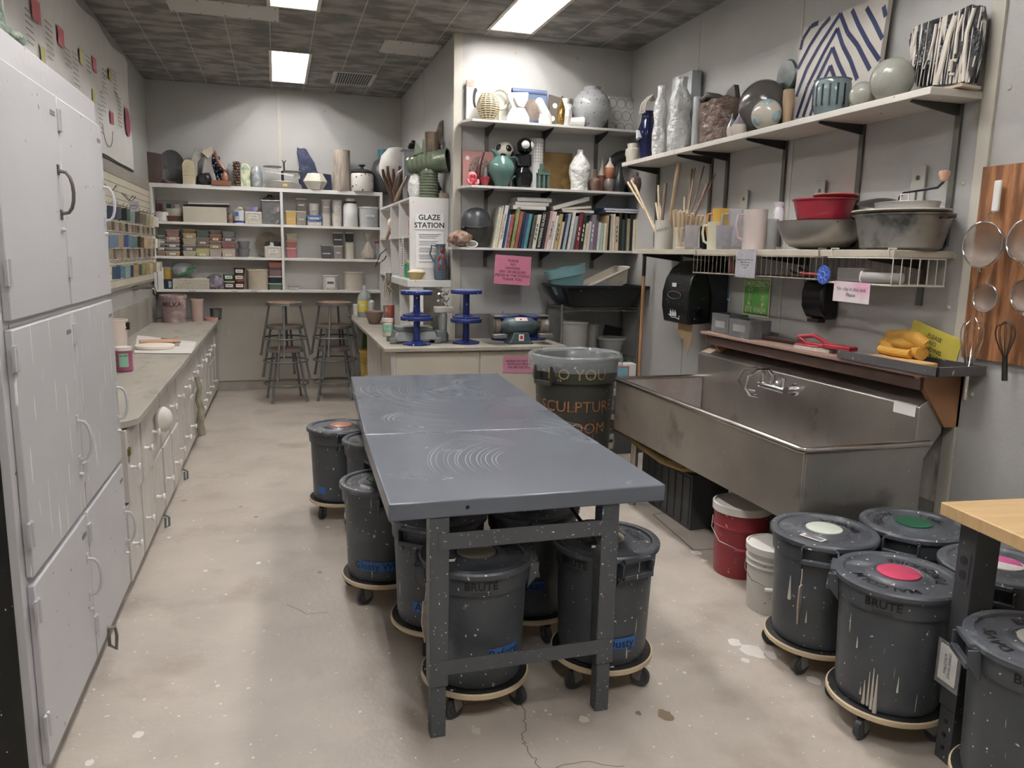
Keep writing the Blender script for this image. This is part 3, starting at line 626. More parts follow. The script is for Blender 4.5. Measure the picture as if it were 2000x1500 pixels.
# ================= BUTCHER BLOCK TABLE =================
t=T('butcher_block_table','butcher-block table on dark grey steel legs at the right edge','table',(2.12,1.965,0),math.radians(-6))
bb=mat('maple_block','#cba873',.38,var=.1,scale=3,stretch=(1,14,1))
b=MB(); b.box(0,1.6,-.72,0,.88,.925); b.build('top',bb,t,bevel=.004)
b=MB()
for x,y in ((.06,-.03),(1.5,-.03),(.06,-.64),(1.5,-.64)):
    b=MB(); b.box(x,x+.095,y-.075,y,.2,.88); b.box(x+.004,x+.088,y-.07,y-.004,0,.2); l=b.build('leg',mat('dark_grey_leg','#3c3d40',.42,var=.1,speck=('#cfc8bb',.05,55)),t,bevel=.003)
    if (x,y)==(.06,-.03):
        b=MB(); b.box(x-.003,x,y-.062,y-.013,.66,.77,0)
        for z in (.685,.735): b.cyl((x-.005,y-.037,z+.005),(x-.002,y-.037,z+.005),.016,seg=16,mi=1)
        b.build('outlet_plate',[mc('#444548',.45),mc('#2b2c2e',.5)],l)
        b=MB()
        for z in (.05,.1,.15): b.cyl((x+.001,y-.037,z),(x+.005,y-.037,z),.008,seg=8)
        b.build('slots',black,l)
t=T('label_sleeve','clear plastic sleeve holding a paper slip on the table leg','label holder',(2.163,1.9,.28),math.radians(-6))
MB().box(-.006,-.002,-.06,.045,0,.16).build('sleeve',clearm('clear_sleeve','#c7cacb',.35),t)
b=MB(); b.box(-.009,-.007,-.05,.03,.02,.15,0)
b.text('MALCOLM\nDAVIS SHINO',.017,lambda u,v:(-.0095,-.01+v,.085+u*.9),1); b.build('paper_slip',[paper,ink],t,norm=False)
# ================= SINK =================
t=T('utility_sink','long deep stainless steel sink with high splash back on the right wall','sink',(0,0,0))
sx0,sx1,sy0,sy1,sz=2.25,2.93,2.84,4.88,.87
st=mat('sink_steel','#b3aea7',.33,.88,var=.18,scale=2.2,rvar=.14,stain=('#564f4b',.35,3),speck=('#cfc4bd',.035,50),stretch=(1,1,1))
sti=mat('sink_inside_steel','#aaa19d',.42,.45,var=.2,scale=2.5,stain=('#8d7a74',.6,2.5),speck=('#d5cdc8',.1,60),rvar=.1)
b=MB(); w=.012
b.box(sx0,sx0+w,sy0,sy1,.51,sz); b.box(sx0+w,sx1,sy0,sy0+w,.51,sz); b.box(sx0+w,sx1,sy1-w,sy1,.51,sz); b.box(sx0+w,sx1,sy0+w,sy1-w,.51,.53)
b.build('outer_shell',st,t,bevel=.004)
b=MB(); e=w+.001
b.box(sx0+e,sx0+e+.004,sy0+e,sy1-e,.535,sz-.01); b.box(sx0+e,sx1-.006,sy0+e,sy0+e+.004,.535,sz-.01); b.box(sx0+e,sx1-.006,sy1-e-.004,sy1-e,.535,sz-.01); b.box(sx0+e,sx1-.006,sy0+e,sy1-e,.531,.537); b.build('basin',sti,t)
b=MB(); b.tube([(sx1+.02,sy0-.004,sz),(sx0+.03,sy0-.004,sz),(sx0+.006,sy0+.0,sz),(sx0-.002,sy0+.02,sz),(sx0-.002,sy1-.02,sz),(sx0+.01,sy1+.002,sz),(sx1,sy1+.002,sz)],.0165,12); b.build('rolled_rim',mat('rim_steel','#b3afa8',.26,1,var=.1,scale=8),t)
b=MB(); b.prism([(2.93,.53),(2.93,1.03),(2.945,1.045),(3.05,1.095),(3.075,1.1),(3.08,1.1),(3.08,.9),(2.95,.72),(2.95,.53)],'y',2.9,4.95); b.build('splash_back',[st],t,bevel=.003)
for x,y in ((2.34,3.0),(2.34,4.72),(2.86,3.0),(2.86,4.72),(2.6,3.9)): MB().cyl((x,y,0),(x,y,.515),.026,seg=16).build('leg',st,t)
b=MB(); b.tube([(2.30,4.93,.505),(2.30,4.6,.475),(2.31,4.25,.445),(2.36,4.08,.44),(2.5,4.0,.45)],.026,12) ; b.cyl((2.30,4.99,.51),(2.30,4.93,.505),.034); b.build('brass_drain',mat('brass_pipe','#8a733f',.35,.9,var=.2,scale=8),t)
b=MB(); b.box(3.0,3.079,2.905,3.02,0,.0); 
q=[(2.9295,.985),(2.9295,1.03)]
b=MB(); fnl=lambda u,v:(2.9285 if v<0 else 2.93+v*.9+.0,2.92+u,1.03+v if v<0 else 1.034+v*.45)
for v0,v1 in ((-.05,0),(0.003,.1)):
    b._f([b.v(fnl(.0,v0)),b.v(fnl(.14,v0)),b.v(fnl(.14,v1)),b.v(fnl(.0,v1))],0)
for i in range(7):
    v0=.012+i*.012; P=[Vector(fnl(u,v))+Vector((-.001,0,.0015)) for u,v in ((.02,v0),(.12,v0),(.12,v0+.005),(.02,v0+.005))]; b._f([b.v(p) for p in P],1)
b.build('care_label',[paper,mc('#6e6e70',.7)],t,norm=False,smooth=0)
b=MB(); b._f([b.v((2.935,4.80,1.0455)),b.v((2.99,4.80,1.072)),b.v((2.99,4.92,1.072)),b.v((2.935,4.92,1.0455))],0); b.build('maker_label',mc('#c9b49c',.5),t,norm=False)
f=T('sink_tap','chrome wall-mounted mixer tap with looped handles over the sink','tap',(2.93,3.93,.965))
MB().cyl((0,-.1,-.01),(-.012,-.1,-.01),.04,.034,20).build('flange',chrome,f); MB().cyl((0,.1,-.01),(-.012,.1,-.01),.04,.034,20).build('flange',chrome,f)
b=MB(); b.cyl((-.01,-.1,-.01),(-.09,-.1,-.01),.019); b.cyl((-.01,.1,-.01),(-.09,.1,-.01),.019); b.cyl((-.085,-.125,-.01),(-.085,.125,-.01),.021); b.cyl((-.085,0,-.02),(-.085,0,.07),.018,.014); b.build('body',chrome,f)
for y,c in ((-.1,'#2c4f9a'),(.1,'#9a3030')):
    b=MB(); b.cyl((-.085,y,.0),(-.085,y,.05),.016,.012,mi=0); b.cyl((-.085,y,.05),(-.085,y,.065),.018,.016,mi=0); b.lathe([(.011,.065),(.011,.07),(0,.072)],(-.085,y,0),12,1); b.build('valve',[chrome,mc(c,.3)],f)
MB().tube([(-.085,0,.06),(-.12,0,.1),(-.2,0,.1),(-.26,0,.06),(-.27,0,-.01),(-.24,0,-.05),(-.19,0,-.06)],.01,10).build('spout',chrome,f)
MB().tube([(-.085,.1,.07),(-.11,.14,.09),(-.16,.2,.07),(-.18,.22,.0),(-.15,.2,-.05),(-.1,.15,-.06)],.008,8).build('hose_loop',chrome,f)
# wooden ledge above the sink
t=T('wooden_ledge','stained wooden ledge on plywood brackets above the sink','shelf',(0,0,0))
lw=mat('clay_stained_wood','#8f7164',.65,var=.2,scale=5,stain=('#b79f92',.5,5),stretch=(1,.4,1))
MB().box(2.88,XR-.001,2.86,4.86,1.185,1.203).build('board',lw,t,bevel=.002)
MB().box(2.9,2.92,2.88,4.8,1.12,1.185).build('apron',mc('#4a342b',.7,var=.2),t)
for y in (2.885,4.74): MB().prism([(2.89,1.184),(XR-.001,1.184),(XR-.001,.93),(3.08,.93)],'y',y,y+.03).build('bracket',mat('bracket_ply','#9a6b3e',.55,var=.12,scale=4),t)
t=T('metal_tray','dark spattered low tray at the near end of the wooden ledge','tray',(0,0,1.2035))
b=MB(); b.box(2.87,3.14,2.76,3.42,0,.004); b.box(2.865,2.875,2.755,3.42,0,.045); b.box(2.865,3.15,2.755,2.765,0,.045); b.box(3.14,3.15,2.76,3.42,0,.045); b.build('tray',mat('spattered_grey','#4d4a4c',.6,var=.2,speck=('#a99f9a',.1,40)),t,bevel=.002)
y=3.16
b=MB(); b.box(-.065,.065,-.17,.17,0,.035); o=b.build('yellow_sponge',mc('#c99b56',.9,bump=.5,bscale=150),loc=(2.95,3.07,1.2095),bevel=.006); tag(o,'flat tan sponge block in the dark tray below the yellow gloves','sponge')
t=T('rubber_gloves','folded yellow rubber gloves heaped in the tray above the sink','gloves',(3.04,3.13,1.2475))
ym=mat('yellow_rubber','#d29a14',.55,var=.1,bump=.3,bscale=30)
b=MB(); b.tube([(-.02,-.12,.03),(0,-.02,.03),(-.01,.09,.032),(.0,.15,.045),(.02,.13,.09),(.0,.03,.1),(-.02,-.08,.098),(-.0,-.11,.07)],.034,12); b.build('glove',ym,t)
b=MB(); b.tube([(-.05,-.08,.02),(-.06,.02,.02),(-.05,.12,.025)],.022,10); b.sph((-.0,.0,.065),(.05,.13,.04),0,16,8,wob=.3); b.build('glove',ym,t)
t=T('red_brush','red-handled scrub brush lying on the wooden ledge','brush',(2.98,3.62,1.2035),.15)
rm=mc('#9c1a2c',.35)
b=MB(); b.tube([(-.02,.22,.07),(0,.12,.085),(.0,.02,.05),(0,-.04,.035)],.013,10); b.tube([(-.02,.22,.07),(-.01,.16,.035),(0,.04,.03)],.013,10); b.build('handle',rm,t)
b=MB(); b.box(-.035,.035,-.16,.03,.025,.05); b.box(-.03,.03,.06,.24,.02,.03);b.build('head',rm,t,bevel=.006)
MB().box(-.03,.03,-.02,.24,0,.02).build('bristles',mc('#c9bdb3',.9,var=.2,scale=60),t)
t=T('rolling_stick','dark flat wooden stick lying on the ledge left of the red brush','stick',(3.03,4.1,1.2035),.1); MB().box(-.02,.02,-.28,.22,0,.03).build('stick',mc('#3a2622',.5,var=.2),t,bevel=.008)
gm=mat('galvanised_box','#77797b',.5,.5,var=.15,scale=10,stain=('#a5a5a3',.4,10))
for x0,x1,y0,y1,h,lb in ((2.93,3.08,4.58,4.80,.135,'round-cornered galvanised box on the far end of the ledge, left of the pair'),(2.9,3.06,4.29,4.53,.12,'square galvanised box on the ledge, right of the pair')):
    b=MB(); w=.004; b.box(x0,x1,y0,y1,0,w); b.box(x0,x0+w,y0,y1,0,h); b.box(x1-w,x1,y0,y1,0,h); b.box(x0,x1,y0,y0+w,0,h); b.box(x0,x1,y1-w,y1,0,h)
    t=T('galvanised_box',lb,'box',(0,0,1.2035)); b.build('box',gm,t,bevel=.002); MB().box(x0-.001,x0,y0+.05,y1-.05,.04,.085).build('label',mc('#8d8e8c',.6),t)
# paper towel dispenser: on the right wall
t=T('towel_dispenser','black plastic paper towel dispenser on the right wall by the corner','dispenser',(XR,0,0))
y0,y1=4.98,5.39
b=MB(); P=[(-.0,1.25),(-.30,1.23),(-.325,1.35),(-.325,1.46),(-.30,1.56),(-.25,1.64),(-.17,1.69),(-.05,1.7),(0,1.7)]
b.prism(P,'y',y0+.02,y1); b.build('cover',mat('dispenser_black','#101113',.25,var=.1,speck=('#9a9a9a',.02,60)),t,bevel=.012,seg=3)
b=MB(); b.prism([(0,1.24),(-.13,1.24),(-.13,1.45),(-.17,1.6),(-.12,1.69),(0,1.7)],'y',y0,y0+.02); b.build('side_plate',mc('#212327',.4),t)
b=MB(); b.cyl((-.2,y0+.02,1.33),(-.2,y0-.0,1.33),.045,.042,20); b.build('side_knob',blackgl,t)
b=MB()
b.tube([(-.332,5.185+.1*math.cos(a),1.44+.028*math.sin(a)) for a in [2*PI*k/24 for k in range(24)]],.0025,6,closed=True)
b.build('oval_window_rim',mc('#55585b',.4),t)
b=MB(); b.obox((-.327,5.2,1.515),(.002,0,0),(0,.03,0),(0,0,.014)); 
for k in range(3):
    b.sph((-.318,5.25-.035*k,1.33),(.003,.012,.012),0,8,6); b.obox((-.316,5.25-.035*k,1.30),(.002,0,0),(0,.011,0),(0,0,.02))
b.tube([(-.312,5.29,1.29),(-.308,5.24,1.268),(-.31,5.18,1.272),(-.312,5.13,1.262),(-.318,5.12,1.29)],.003,6); b.build('hand_symbol',mc('#c9cbcc',.4),t)
b=MB(); b.prism([(5.29,1.235),(5.08,1.235),(5.08,1.13),(5.1,1.07),(5.13,1.0),(5.14,.98),(5.15,1.04),(5.2,1.1),(5.29,1.135)],'x',-.225,-.222); b.build('paper_towel',mc('#bd9e73',.8),t)
# broom behind
t=T('broom_handle','long wooden broom pole with black grip leaning by the corner wire rack','pole',(3.06,6.16,0))
MB().cyl((.0,0,0),(.0,.0,1.55),.0145,seg=12).build('pole',mat('broom_wood','#a8784a',.5,var=.1),t); MB().cyl((0,0,1.55),(0,0,1.765),.0165,seg=12).build('grip',black,t)
# ================= BACK SHELVING =================
sh_m=mat('shelf_white_paint','#e6e4df',.4,var=.04,scale=4,stain=('#b3aa9c',.12,6))
SY=9.55; yb=9.68
zA,zB,zD=YP(425,435,SY).z,YP(425,501.5,SY).z,YP(425,565.5,SY).z; ZS=YP(420,362,SY).z
t=T('storage_shelving','wide white wall shelving with six bays above the stools','shelving',(0,0,0))
x0,x1=-1.335,1.235; d0=.03
for z in (zD,zB,zA,ZS): MB().box(x0,x1,SY,YB-.003,z-d0,z).build('shelf',sh_m,t,bevel=.002)
for x in (x0,.052,x1-d0): MB().box(x,x+d0,SY-.004,YB-.003,zD-d0,ZS).build('upright',sh_m,t,bevel=.002)
MB().box(x0+d0,x1-d0,YB-.02,YB-.003,zD,ZS-d0).build('back_board',sh_m,t)
MB().box(x0,x1,SY-.008,SY,ZS-.045,ZS).build('front_lip',sh_m,t,bevel=.002)
b=MB()
for px,z in ((419,zB),(372,zD),(455,zD),(494,zD),(430,zB)):
    p=YP(px,500,SY); b.box(p.x-.035,p.x+.035,SY-.002,SY,z-.022,z-.01)
b.build('shelf_labels',mc('#b5b2ad',.6),t)
pc={}
def pm(h,r=.4): return mc(h,r,var=.08,scale=12)
def tub(label,l,r,top,zs,y,col,lidc=None,kind='s',lab=None,taper=.88,name='plastic_tub',cat='tub',group=None,seg=20,lt=.012,depth=None,alpha=None,strip=None):
    x,y_,h,w=spot(l,r,top,zs,y=y); w=max(w,.012)
    t=T(name,label,cat,(x,y_,zs+.0005),0,group)
    m_=clearm('clear_'+col.strip('#'),col,alpha,.3) if alpha else pm(col)
    hb=h-(lt if lidc else 0)
    b=MB()
    if kind=='r': b.lathe([(w*taper*.97,0),(w*taper,.004),(w*.97,hb),(w*.9,hb),(w*taper*.9,.01),(0,.01)],seg=seg)
    else:
        dd=depth or w; b.box(-w*.96,w*.96,-dd*.96,dd*.96,0,hb,tx=0,ty=0)
        for v in b.b.verts:
            if v.co.z<hb/2: v.co.x*=taper; v.co.y*=taper
    b.build('body',m_,t,bevel=0 if kind=='r' else .006)
    if lidc:
        b=MB()
        if kind=='r': b.lathe([(w*1.0,hb-.005),(w*1.02,hb),(w*1.02,h-.002),(w*.98,h),(0,h)],seg=seg)
        else: dd=depth or w; b.box(-w,w,-dd,dd,hb-.003,h)
        b.build('lid',pm(lidc),t,bevel=0 if kind=='r' else .003)
    if lab:
        lw,lh,lz=lab if isinstance(lab,tuple) else (w*.55,h*.22,h*.45)
        b=MB(); fy=-(w if kind=='r' else (depth or w)*.97)-.003; b.box(-lw,lw,fy,fy+.004,lz-lh/2,lz+lh/2)
        b.box(-lw*.8,lw*.7,fy-.001,fy,lz-lh*.12,lz+lh*.1,1); b.build('label',[paper,mc('#5d5c5e',.6)],t)
    return t
G2='stacked tubs on the middle shelf'
cols=[('farthest left',309,324,(460,467,476,483,490),['#6f746f','#85806f','#7d8078','#6d6f6d','#8d6a5c'],'#9aa09a'),
('second',326,351,(449,463,470,477,484,491),['#9c7469','#c29a8c','#80727a','#86707c','#7f8a78','#b08a5c'],'#b8a9a2'),
('third',359,383,(448,456,466,479,490),['#8a5f3f','#b39b76','#a9a48c','#70687a','#a7a48a'],'#b9ab8e'),
('fourth',384,409,(450,464,478,484),['#53665f','#7c7268','#8a6a4c','#b3ab72'],'#8f8a80'),
('fifth',410,433,(450,458,471,478,486),['#6a6460','#8a5a3c','#7a706a','#b08f2f','#a39a93'],'#a08d7c'),
('sixth',434,459,(452,465,472,485),['#6f7780','#7a5b5b','#8a5a5e','#b9a897'],'#93817d')]
names_=['topmost','second from top','third from top','fourth from top','fifth from top','lowest']
for nm,l,r,tops,cc,lc in cols:
    zb=zB
    for k in range(len(tops)-1,-1,-1):
        q=names_[k] if k<len(tops)-1 else 'lowest'
        tub('small lidded tub, %s in the %s stack of the middle left shelf'%(q,nm),l+(k==0),r-(k==0),tops[k],zb,yb,cc[k],lc,'s',lab=(.03,.022,.02) if k%2 else None,group=G2,lt=.007,depth=.075)
        x,y_,h,w=spot(l,r,tops[k],zb,y=yb); zb=zb+h+.0008
zb=zB
for k,(tp,lb) in enumerate(((485,'lower clear tumbler nested under another on the middle left shelf'),(471,'upper clear tumbler stacked on another on the middle left shelf'))):
    x,y_,h,w=spot(464,487,tp,zb,y=yb); o=simple_pot('clear_tumbler',lb,'tumbler',x,y_,zb,w,h-.002,clearm('tumbler_clear','#8e9090',.55),[(.75,0),(.97,.9),(1.02,.93),(1.02,1),(.95,1),(.72,.05),(0,.05)],group='two clear tumblers'); zb+=h
def simple_at(name,label,cat,l,r,top,zs,m_,prof=None,x=None,y=None,**k):
    X,Y,h,w=spot(l,r,top,zs,x=x,y=y); return simple_pot(name,label,cat,X,Y,zs+.0005,w,h,m_,prof,**k)
X,Y,h,w=spot(500,547,452,zB,y=9.76)
b=MB(); b.lathe([(.0,0),(w*.6,.003),(w,.03),(w,.036),(w*.6,.01),(0,.008)],(0,0,w),36,rot=Matrix.Rotation(PI/2,3,'X')); tag(b.build('wicker_tray',mat('wicker','#9a8c7c',.7,var=.25,scale=30,bump=.6,bscale=120),loc=(X,9.8,zB)),'round woven tray standing on edge behind the canvas basket','tray')
cv=mat('canvas','#c9c1b2',.85,var=.08,scale=30,bump=.2,bscale=200)
def basket(label,l,r,top,zs,y,stuffc,lab):
    X,Y,h,w=spot(l,r,top,zs,y=y); t=T('canvas_basket',label,'basket',(X,Y,zs))
    b=MB(); P=[(w*.9,0),(w,.9*h),(w,h),(w*.92,h),(w*.85,.02)]
    b.box(-w*.95,w*.95,-.08,.08,0,h); b.build('bag',cv,t,bevel=.012,seg=3)
    b=MB(); b.box(-w*.5,w*.5,-.0835,-.0805,h*.35,h*.85); b.text('GLAZE &\nSTAIN\nTESTS',h*.2,lambda u,v:(u,-.0842,h*.6+v),1); b.build('label',[paper,ink],t)
    for i,c in enumerate(stuffc):
        b=MB(); a=-w*.6+w*1.2*i/max(1,len(stuffc)-1); b.obox((a,.01*i-.02,h+.015+.02*R()),(.03,0,.012*(R()-.3)),(0,.04,0),(.008*(R()-.5),0,.026)); b.build('contents',pm(c,.7),t,bevel=.003)
basket('canvas basket with a handwritten label stuffed with black cloth',517,549,481,zB,9.66,['#1d1c1d','#d3cfc8','#222222','#232224'],1)
basket('canvas basket holding purple papers on the top left shelf',479,511,414,zA,9.66,['#6f6a72','#8779b0','#7d8ba8','#7a5a4c'],1)
# row 1 left
t=tub('clear organiser box packed with dark bits, behind the white bowls',309,364,391,zA,9.77,'#8d8d88',None,'s',depth=.05,name='organiser_box',cat='box')
for i,c in enumerate(['#5a1a20','#22262f','#c5c2b8','#2f3a34']): MB().box(-.15+.09*i,-.1+.09*i,-.053,-.05,.12+.02*(i%2),.2).build('contents',pm(c),t)
simple_at('mug','white mug with small dark marks at the left end of the top shelf','mug',305,327,414,zA,mat('marked_mug','#d8d4cf',.35,var=.05,speck=('#33302e',.18,60)),y=9.62)
b=MB(); 
simple_at('serving_bowl','white bowl nested behind the brown bowl, top left shelf','bowl',324,357,408,zA,mc('#cfcdc4',.3),[(.4,0),(.6,.1),(.95,.8),(1,1),(.95,1),(.5,.15),(0,.12)],y=9.7)
simple_at('wooden_bowl','small brown bowl in front of the white bowl','bowl',326,352,422,zA,mc('#74483a',.5),[(.4,0),(.7,.3),(1,1),(.94,1),(.6,.3),(0,.2)],y=9.62)
X,Y,h,w=spot(364,438,405,zA,y=9.66)
t=T('cardboard_box','long cream open-top box on the top left shelf','box',(X,Y,zA)); MB().box(-w,w,-.1,.1,0,h).build('box',mat('cream_card','#bfb8a6',.6,var=.06),t,bevel=.003)
t=T('ring_binder','black binder lying open on the long cream box','binder',(X+.04,Y,zA+h)); MB().obox((0,0,.02),(w*.95,0,.003),(0,.1,0),(0,0,.008)).build('lower_cover',black,t); MB().obox((0,0,.036),(w*.93,0,.004),(0,.1,0),(0,0,.004)).build('pages',paper,t)
simple_at('glass_jar','jar of coloured scraps left of the blue and white tub','jar',444,456,416,zA,mat('coloured_scraps','#6e5f50',.4,var=.6,scale=40,stain=('#9b2f35',.5,30)),[(.9,0),(1,.05),(1,.75),(.8,.85),(.85,1),(0,1)],y=9.64)
t=tub('white tub with a blue square and blue base band on the top left shelf',457,477,411,zA,9.64,'#d5d9de',None,'r',taper=.95)
X,Y,h,w=spot(457,477,411,zA,y=9.64)
MB().box(-w*.75,-w*.1,-w-.002,-w*.8,h*.55,h*.85).build('blue_mark',pm('#2a5f9c'),t); MB().lathe([(w*.965,.01),(w*.965,.03)],seg=20,cap=False).build('blue_band',pm('#223f8c'),t)
b=MB(); b.sph((.01,0,h+.02),(.03,.02,.02)); b.obox((-.03,0,h+.01),(.03,0,.006),(0,.02,0),(0,0,.004)); b.build('contents',mc('#d8ceb6',.6),t)
t=tub('large clear bin of odds and ends beside the middle divider',511,547,393,zA,9.68,'#a7aaab',None,'s',alpha=.4,depth=.11,name='clear_bin',cat='bin')
X,Y,h,w=spot(511,547,393,zA,y=9.68)
for i in range(9):
    MB().obox((-.07+.14*R(),-.06+.1*R(),.03+.17*R()),(.03*R()+.01,0,.02*R()),(0,.03,0),(0,0,.02*R()+.006)).build('contents',pm(random.choice(['#d5d3cd','#8a7f7a','#5c6468','#b08f84'])),t)
MB().box(-w,w,-.115,.115,h-.004,h+.006).build('lid',paper,t,bevel=.002)
t=T('black_clip_box','jumble of black clips and a pink tag lying on the clear bin','clips',(X,Y,zA+h+.007)); b=MB(); b.tube([(-.09,0,.01),(-.05,.01,.03),(-.02,0,.06),(.01,0,.05),(.03,.02,.02)],.012,8); b.obox((-.01,0,.02),(.06,0,0),(0,.05,0),(0,0,.018)); b.build('clips',black,t); MB().obox((.07,0,.025),(.025,0,-.01),(0,.01,0),(.006,0,.02)).build('tag',pm('#a0606a'),t)
# row 1 right
R1=[('yellow-filled square tub at the divider end, top right shelf',558,578,412,'#c4a04a','#c5bfa8'),('grey-brown powder tub, lower of the pair right of the yellow one',578,598,413,'#8b837c','#c2bdb4')]
for lb,l,r,tp,c,lc in R1: tub(lb,l,r,tp,zA,yb,c,lc,'s',lab=(.03,.014,.07),lt=.01,depth=.06)
x,y_,h,w=spot(578,598,413,zA,y=yb)
tub('dark grey-brown powder tub standing on the grey-brown one',578,598,388,zA+h+.001,yb,'#6f6761','#b8b2a8','s',lab=(.03,.014,.07),depth=.06)
zb=zA
for k,(tp,lb) in enumerate(((431,'lower flat tub with blue lid, top right shelf'),(421,'upper flat tub with blue lid, under the tall white tub'))):
    tub(lb,599,628,tp,zb,yb,'#c9bfa6' if k==0 else '#7b94b5','#3e5f9b','s',lab=(.05,.02,.02),lt=.014,depth=.07); x,y_,h,w=spot(599,628,tp,zb,y=yb); zb+=h+.001
tub('white round-top tub standing on the two blue-lidded tubs',603,623,398,zb,yb,'#d5cfc6','#cfc9bd','r',lab=(.03,.008,.06))
for (l,r,t1,t2,c1,c2,nm) in ((627,646,417,390,'#cfc8be','#a79f97','left'),(648,668,417,391,'#d3cdc4','#c9c7c3','right')):
    tub('pale tub, lower of the %s two-high stack beside the big white jar'%nm,l,r,t1,zA,yb,c1,'#bdb6aa','r',lab=(.03,.008,.07)); x,y_,h,w=spot(l,r,t1,zA,y=yb)
    tub('pale tub, upper of the %s two-high stack beside the big white jar'%nm,l,r,t2,zA+h+.001,yb,c2,'#bdb6aa','r',lab=(.028,.012,.07))
X,Y,h,w=spot(670,698,388,zA,y=9.66)
t=T('plastic_jar','big white jar with a black band under its cap','jar',(X,Y,zA)); b=MB(); b.lathe([(w*.93,0),(w,.01),(w,h*.72),(w*.8,h*.8),(w*.8,h*.83),(0,h*.83)],seg=28); b.build('body',mc('#dddddc',.4),t)
MB().lathe([(w*.82,h*.83),(w*.82,h*.89),(0,h*.89)],seg=28).build('band',black,t); MB().lathe([(w*.6,h*.89),(w*.65,h*.91),(w*.6,h),(0,h)],seg=24).build('cap',mc('#d9d7d2',.4),t)
tub('wide grey-white bucket at the right end of the top right shelf',700,740,405,zA,9.66,'#b3b6b7','#cfccc0','r',lab=(.05,.02,.13),taper=.9)
# row 2 right
zb=zB
for tp,c,lc,lb in ((484,'#a8646b','#c69b8c','lowest, rose red'),(470,'#8f5a52','#b98d7c','middle, brick red'),(457,'#a89c84','#c2b79c','topmost, beige')):
    tub('small lidded tub in the red stack by the divider, %s'%lb,559,579,tp,zb,yb,c,lc,'s',lab=None,depth=.06); x,y_,h,w=spot(559,579,tp,zb,y=yb); zb+=h+.001
tub('lone tub of dark grey powder with a white label, middle right shelf',627,647,478,zB,yb,'#4b4e52','#9b9d9c','s',lab=(.045,.013,.06),depth=.06)
tub('grey-brown tub under the charcoal one, middle right shelf',650,669,480,zB,yb,'#7d7975','#b5b2ac','s',lab=(.025,.013,.07),depth=.06); x,y_,h,w=spot(650,669,480,zB,y=yb)
tub('charcoal tub on top of the grey-brown one, middle right shelf',650,669,454,zB+h+.001,yb,'#4a4443','#b0aca5','s',lab=(.045,.013,.07),depth=.06)
tub('cream tub supporting a half-black jar, middle right shelf',673,692,473,zB,yb,'#cfc9b4','#b9b7b0','r',lab=(.03,.012,.08)); x,y_,h,w=spot(673,692,473,zB,y=yb)
t=tub('small jar half full of black powder on the cream tub',674,690,454,zB+h+.001,yb,'#2a2c2e','#c9bfa9','s',depth=.05)
X,Y,h,w=spot(705,732,455,zB,y=9.62)
t=T('tied_plastic_bag','knotted clear plastic bag of pale clay pieces on the middle shelf','bag',(X,Y,zB)); b=MB(); b.lathe([(w*.6,0),(w*.98,.02),(w,.08),(w*.7,.13),(w*.2,.2),(w*.15,.215),(w*.5,.28),(w*.65,h)],seg=24,wob=.25,ws=9,cap=False); b.build('film',clearm('bag_film','#cfc6bc',.45,.2),t)
b=MB(); 
for i in range(14): b.obox((w*.5*(R()*2-1),w*.4*(R()*2-1),.02+.07*R()),(.02,0,.01*R()),(0,.015,0),(0,.006,.012)) 
b.sph((0,0,.045),(w*.82,w*.7,.045),wob=.2); b.build('clay_pieces',mc('#c2a686',.8,var=.15,scale=30),t)
tub('clear jar with a red lid next to the tied bag',731,746,472,zB,yb,'#b5b6b4','#8e2430','r',alpha=.5,name='glass_jar',cat='jar',lt=.015)
# row 3 left
X,Y,h,w=spot(310,319,521,zD,y=9.66); MB
t=T('binder','white binder standing at the left end of the bottom shelf','binder',(X,Y,zD)); MB().box(-w,w,-.1,.1,0,h).build('cover',paper,t,bevel=.003)
t=T('storage_tin','dark blue box with small white label on the bottom left shelf','box',(YP(328,550,9.66).x,9.66,zD)); x,y_,h,w=spot(319,340,545,zD,y=9.66); MB().box(-w,w,-.07,.07,0,h).build('box',pm('#262a40'),t,bevel=.004); MB().box(w*.2,w*.7,-.073,-.07,h*.15,h*.8).build('label',pm('#9fb0b4'),t)
tub('yellow-filled jar with metal lid standing on the dark blue box',319,334,522,zD+h+.001,9.66,'#b8962b','#b9b7b0','r',name='glass_jar',cat='jar',taper=.97)
sh=mat('shredded_paper','#bdb8a6',.8,var=.35,scale=90,bump=.5,bscale=150)
for l,r,lb in ((341,373,'open bin of shredded material with a green stained bag over it'),(376,407,'open bin of shredded material, right of the one with the bag')):
    x,y_,h,w=spot(l,r,544,zD,y=9.65); t=T('shred_bin',lb,'bin',(x,y_,zD)); b=MB(); b.box(-w,w,-.09,.09,0,h); b.build('bin',sh,t,bevel=.006); b=MB(); b.sph((0,0,h-.004),(w*.85,.07,.02),wob=.5,ws=15); b.build('filling',sh,t)
t=T('plastic_bag','crumpled clear bag with green edges lying over the left shred bin','bag',(YP(358,535,9.65).x,9.65,zD+.17-.02)); b=MB(); b.lathe([(.03,.0),(.12,.02),(.13,.08),(.08,.13),(.03,.15),(0,.15)],(0,0,0),20,wob=.6,ws=14,sy=.6); b.build('film',clearm('crumpled_film','#b9bdbf',.6,.2),t)
b=MB(); b.obox((.03,-.09,.035),(.09,0,.03),(0,.01,0),(-.004,0,.012)); b.obox((.1,-.07,.1),(.05,0,.02),(0,.01,0),(-.004,0,.01)); b.build('green_edge',pm('#3f7d56'),t)
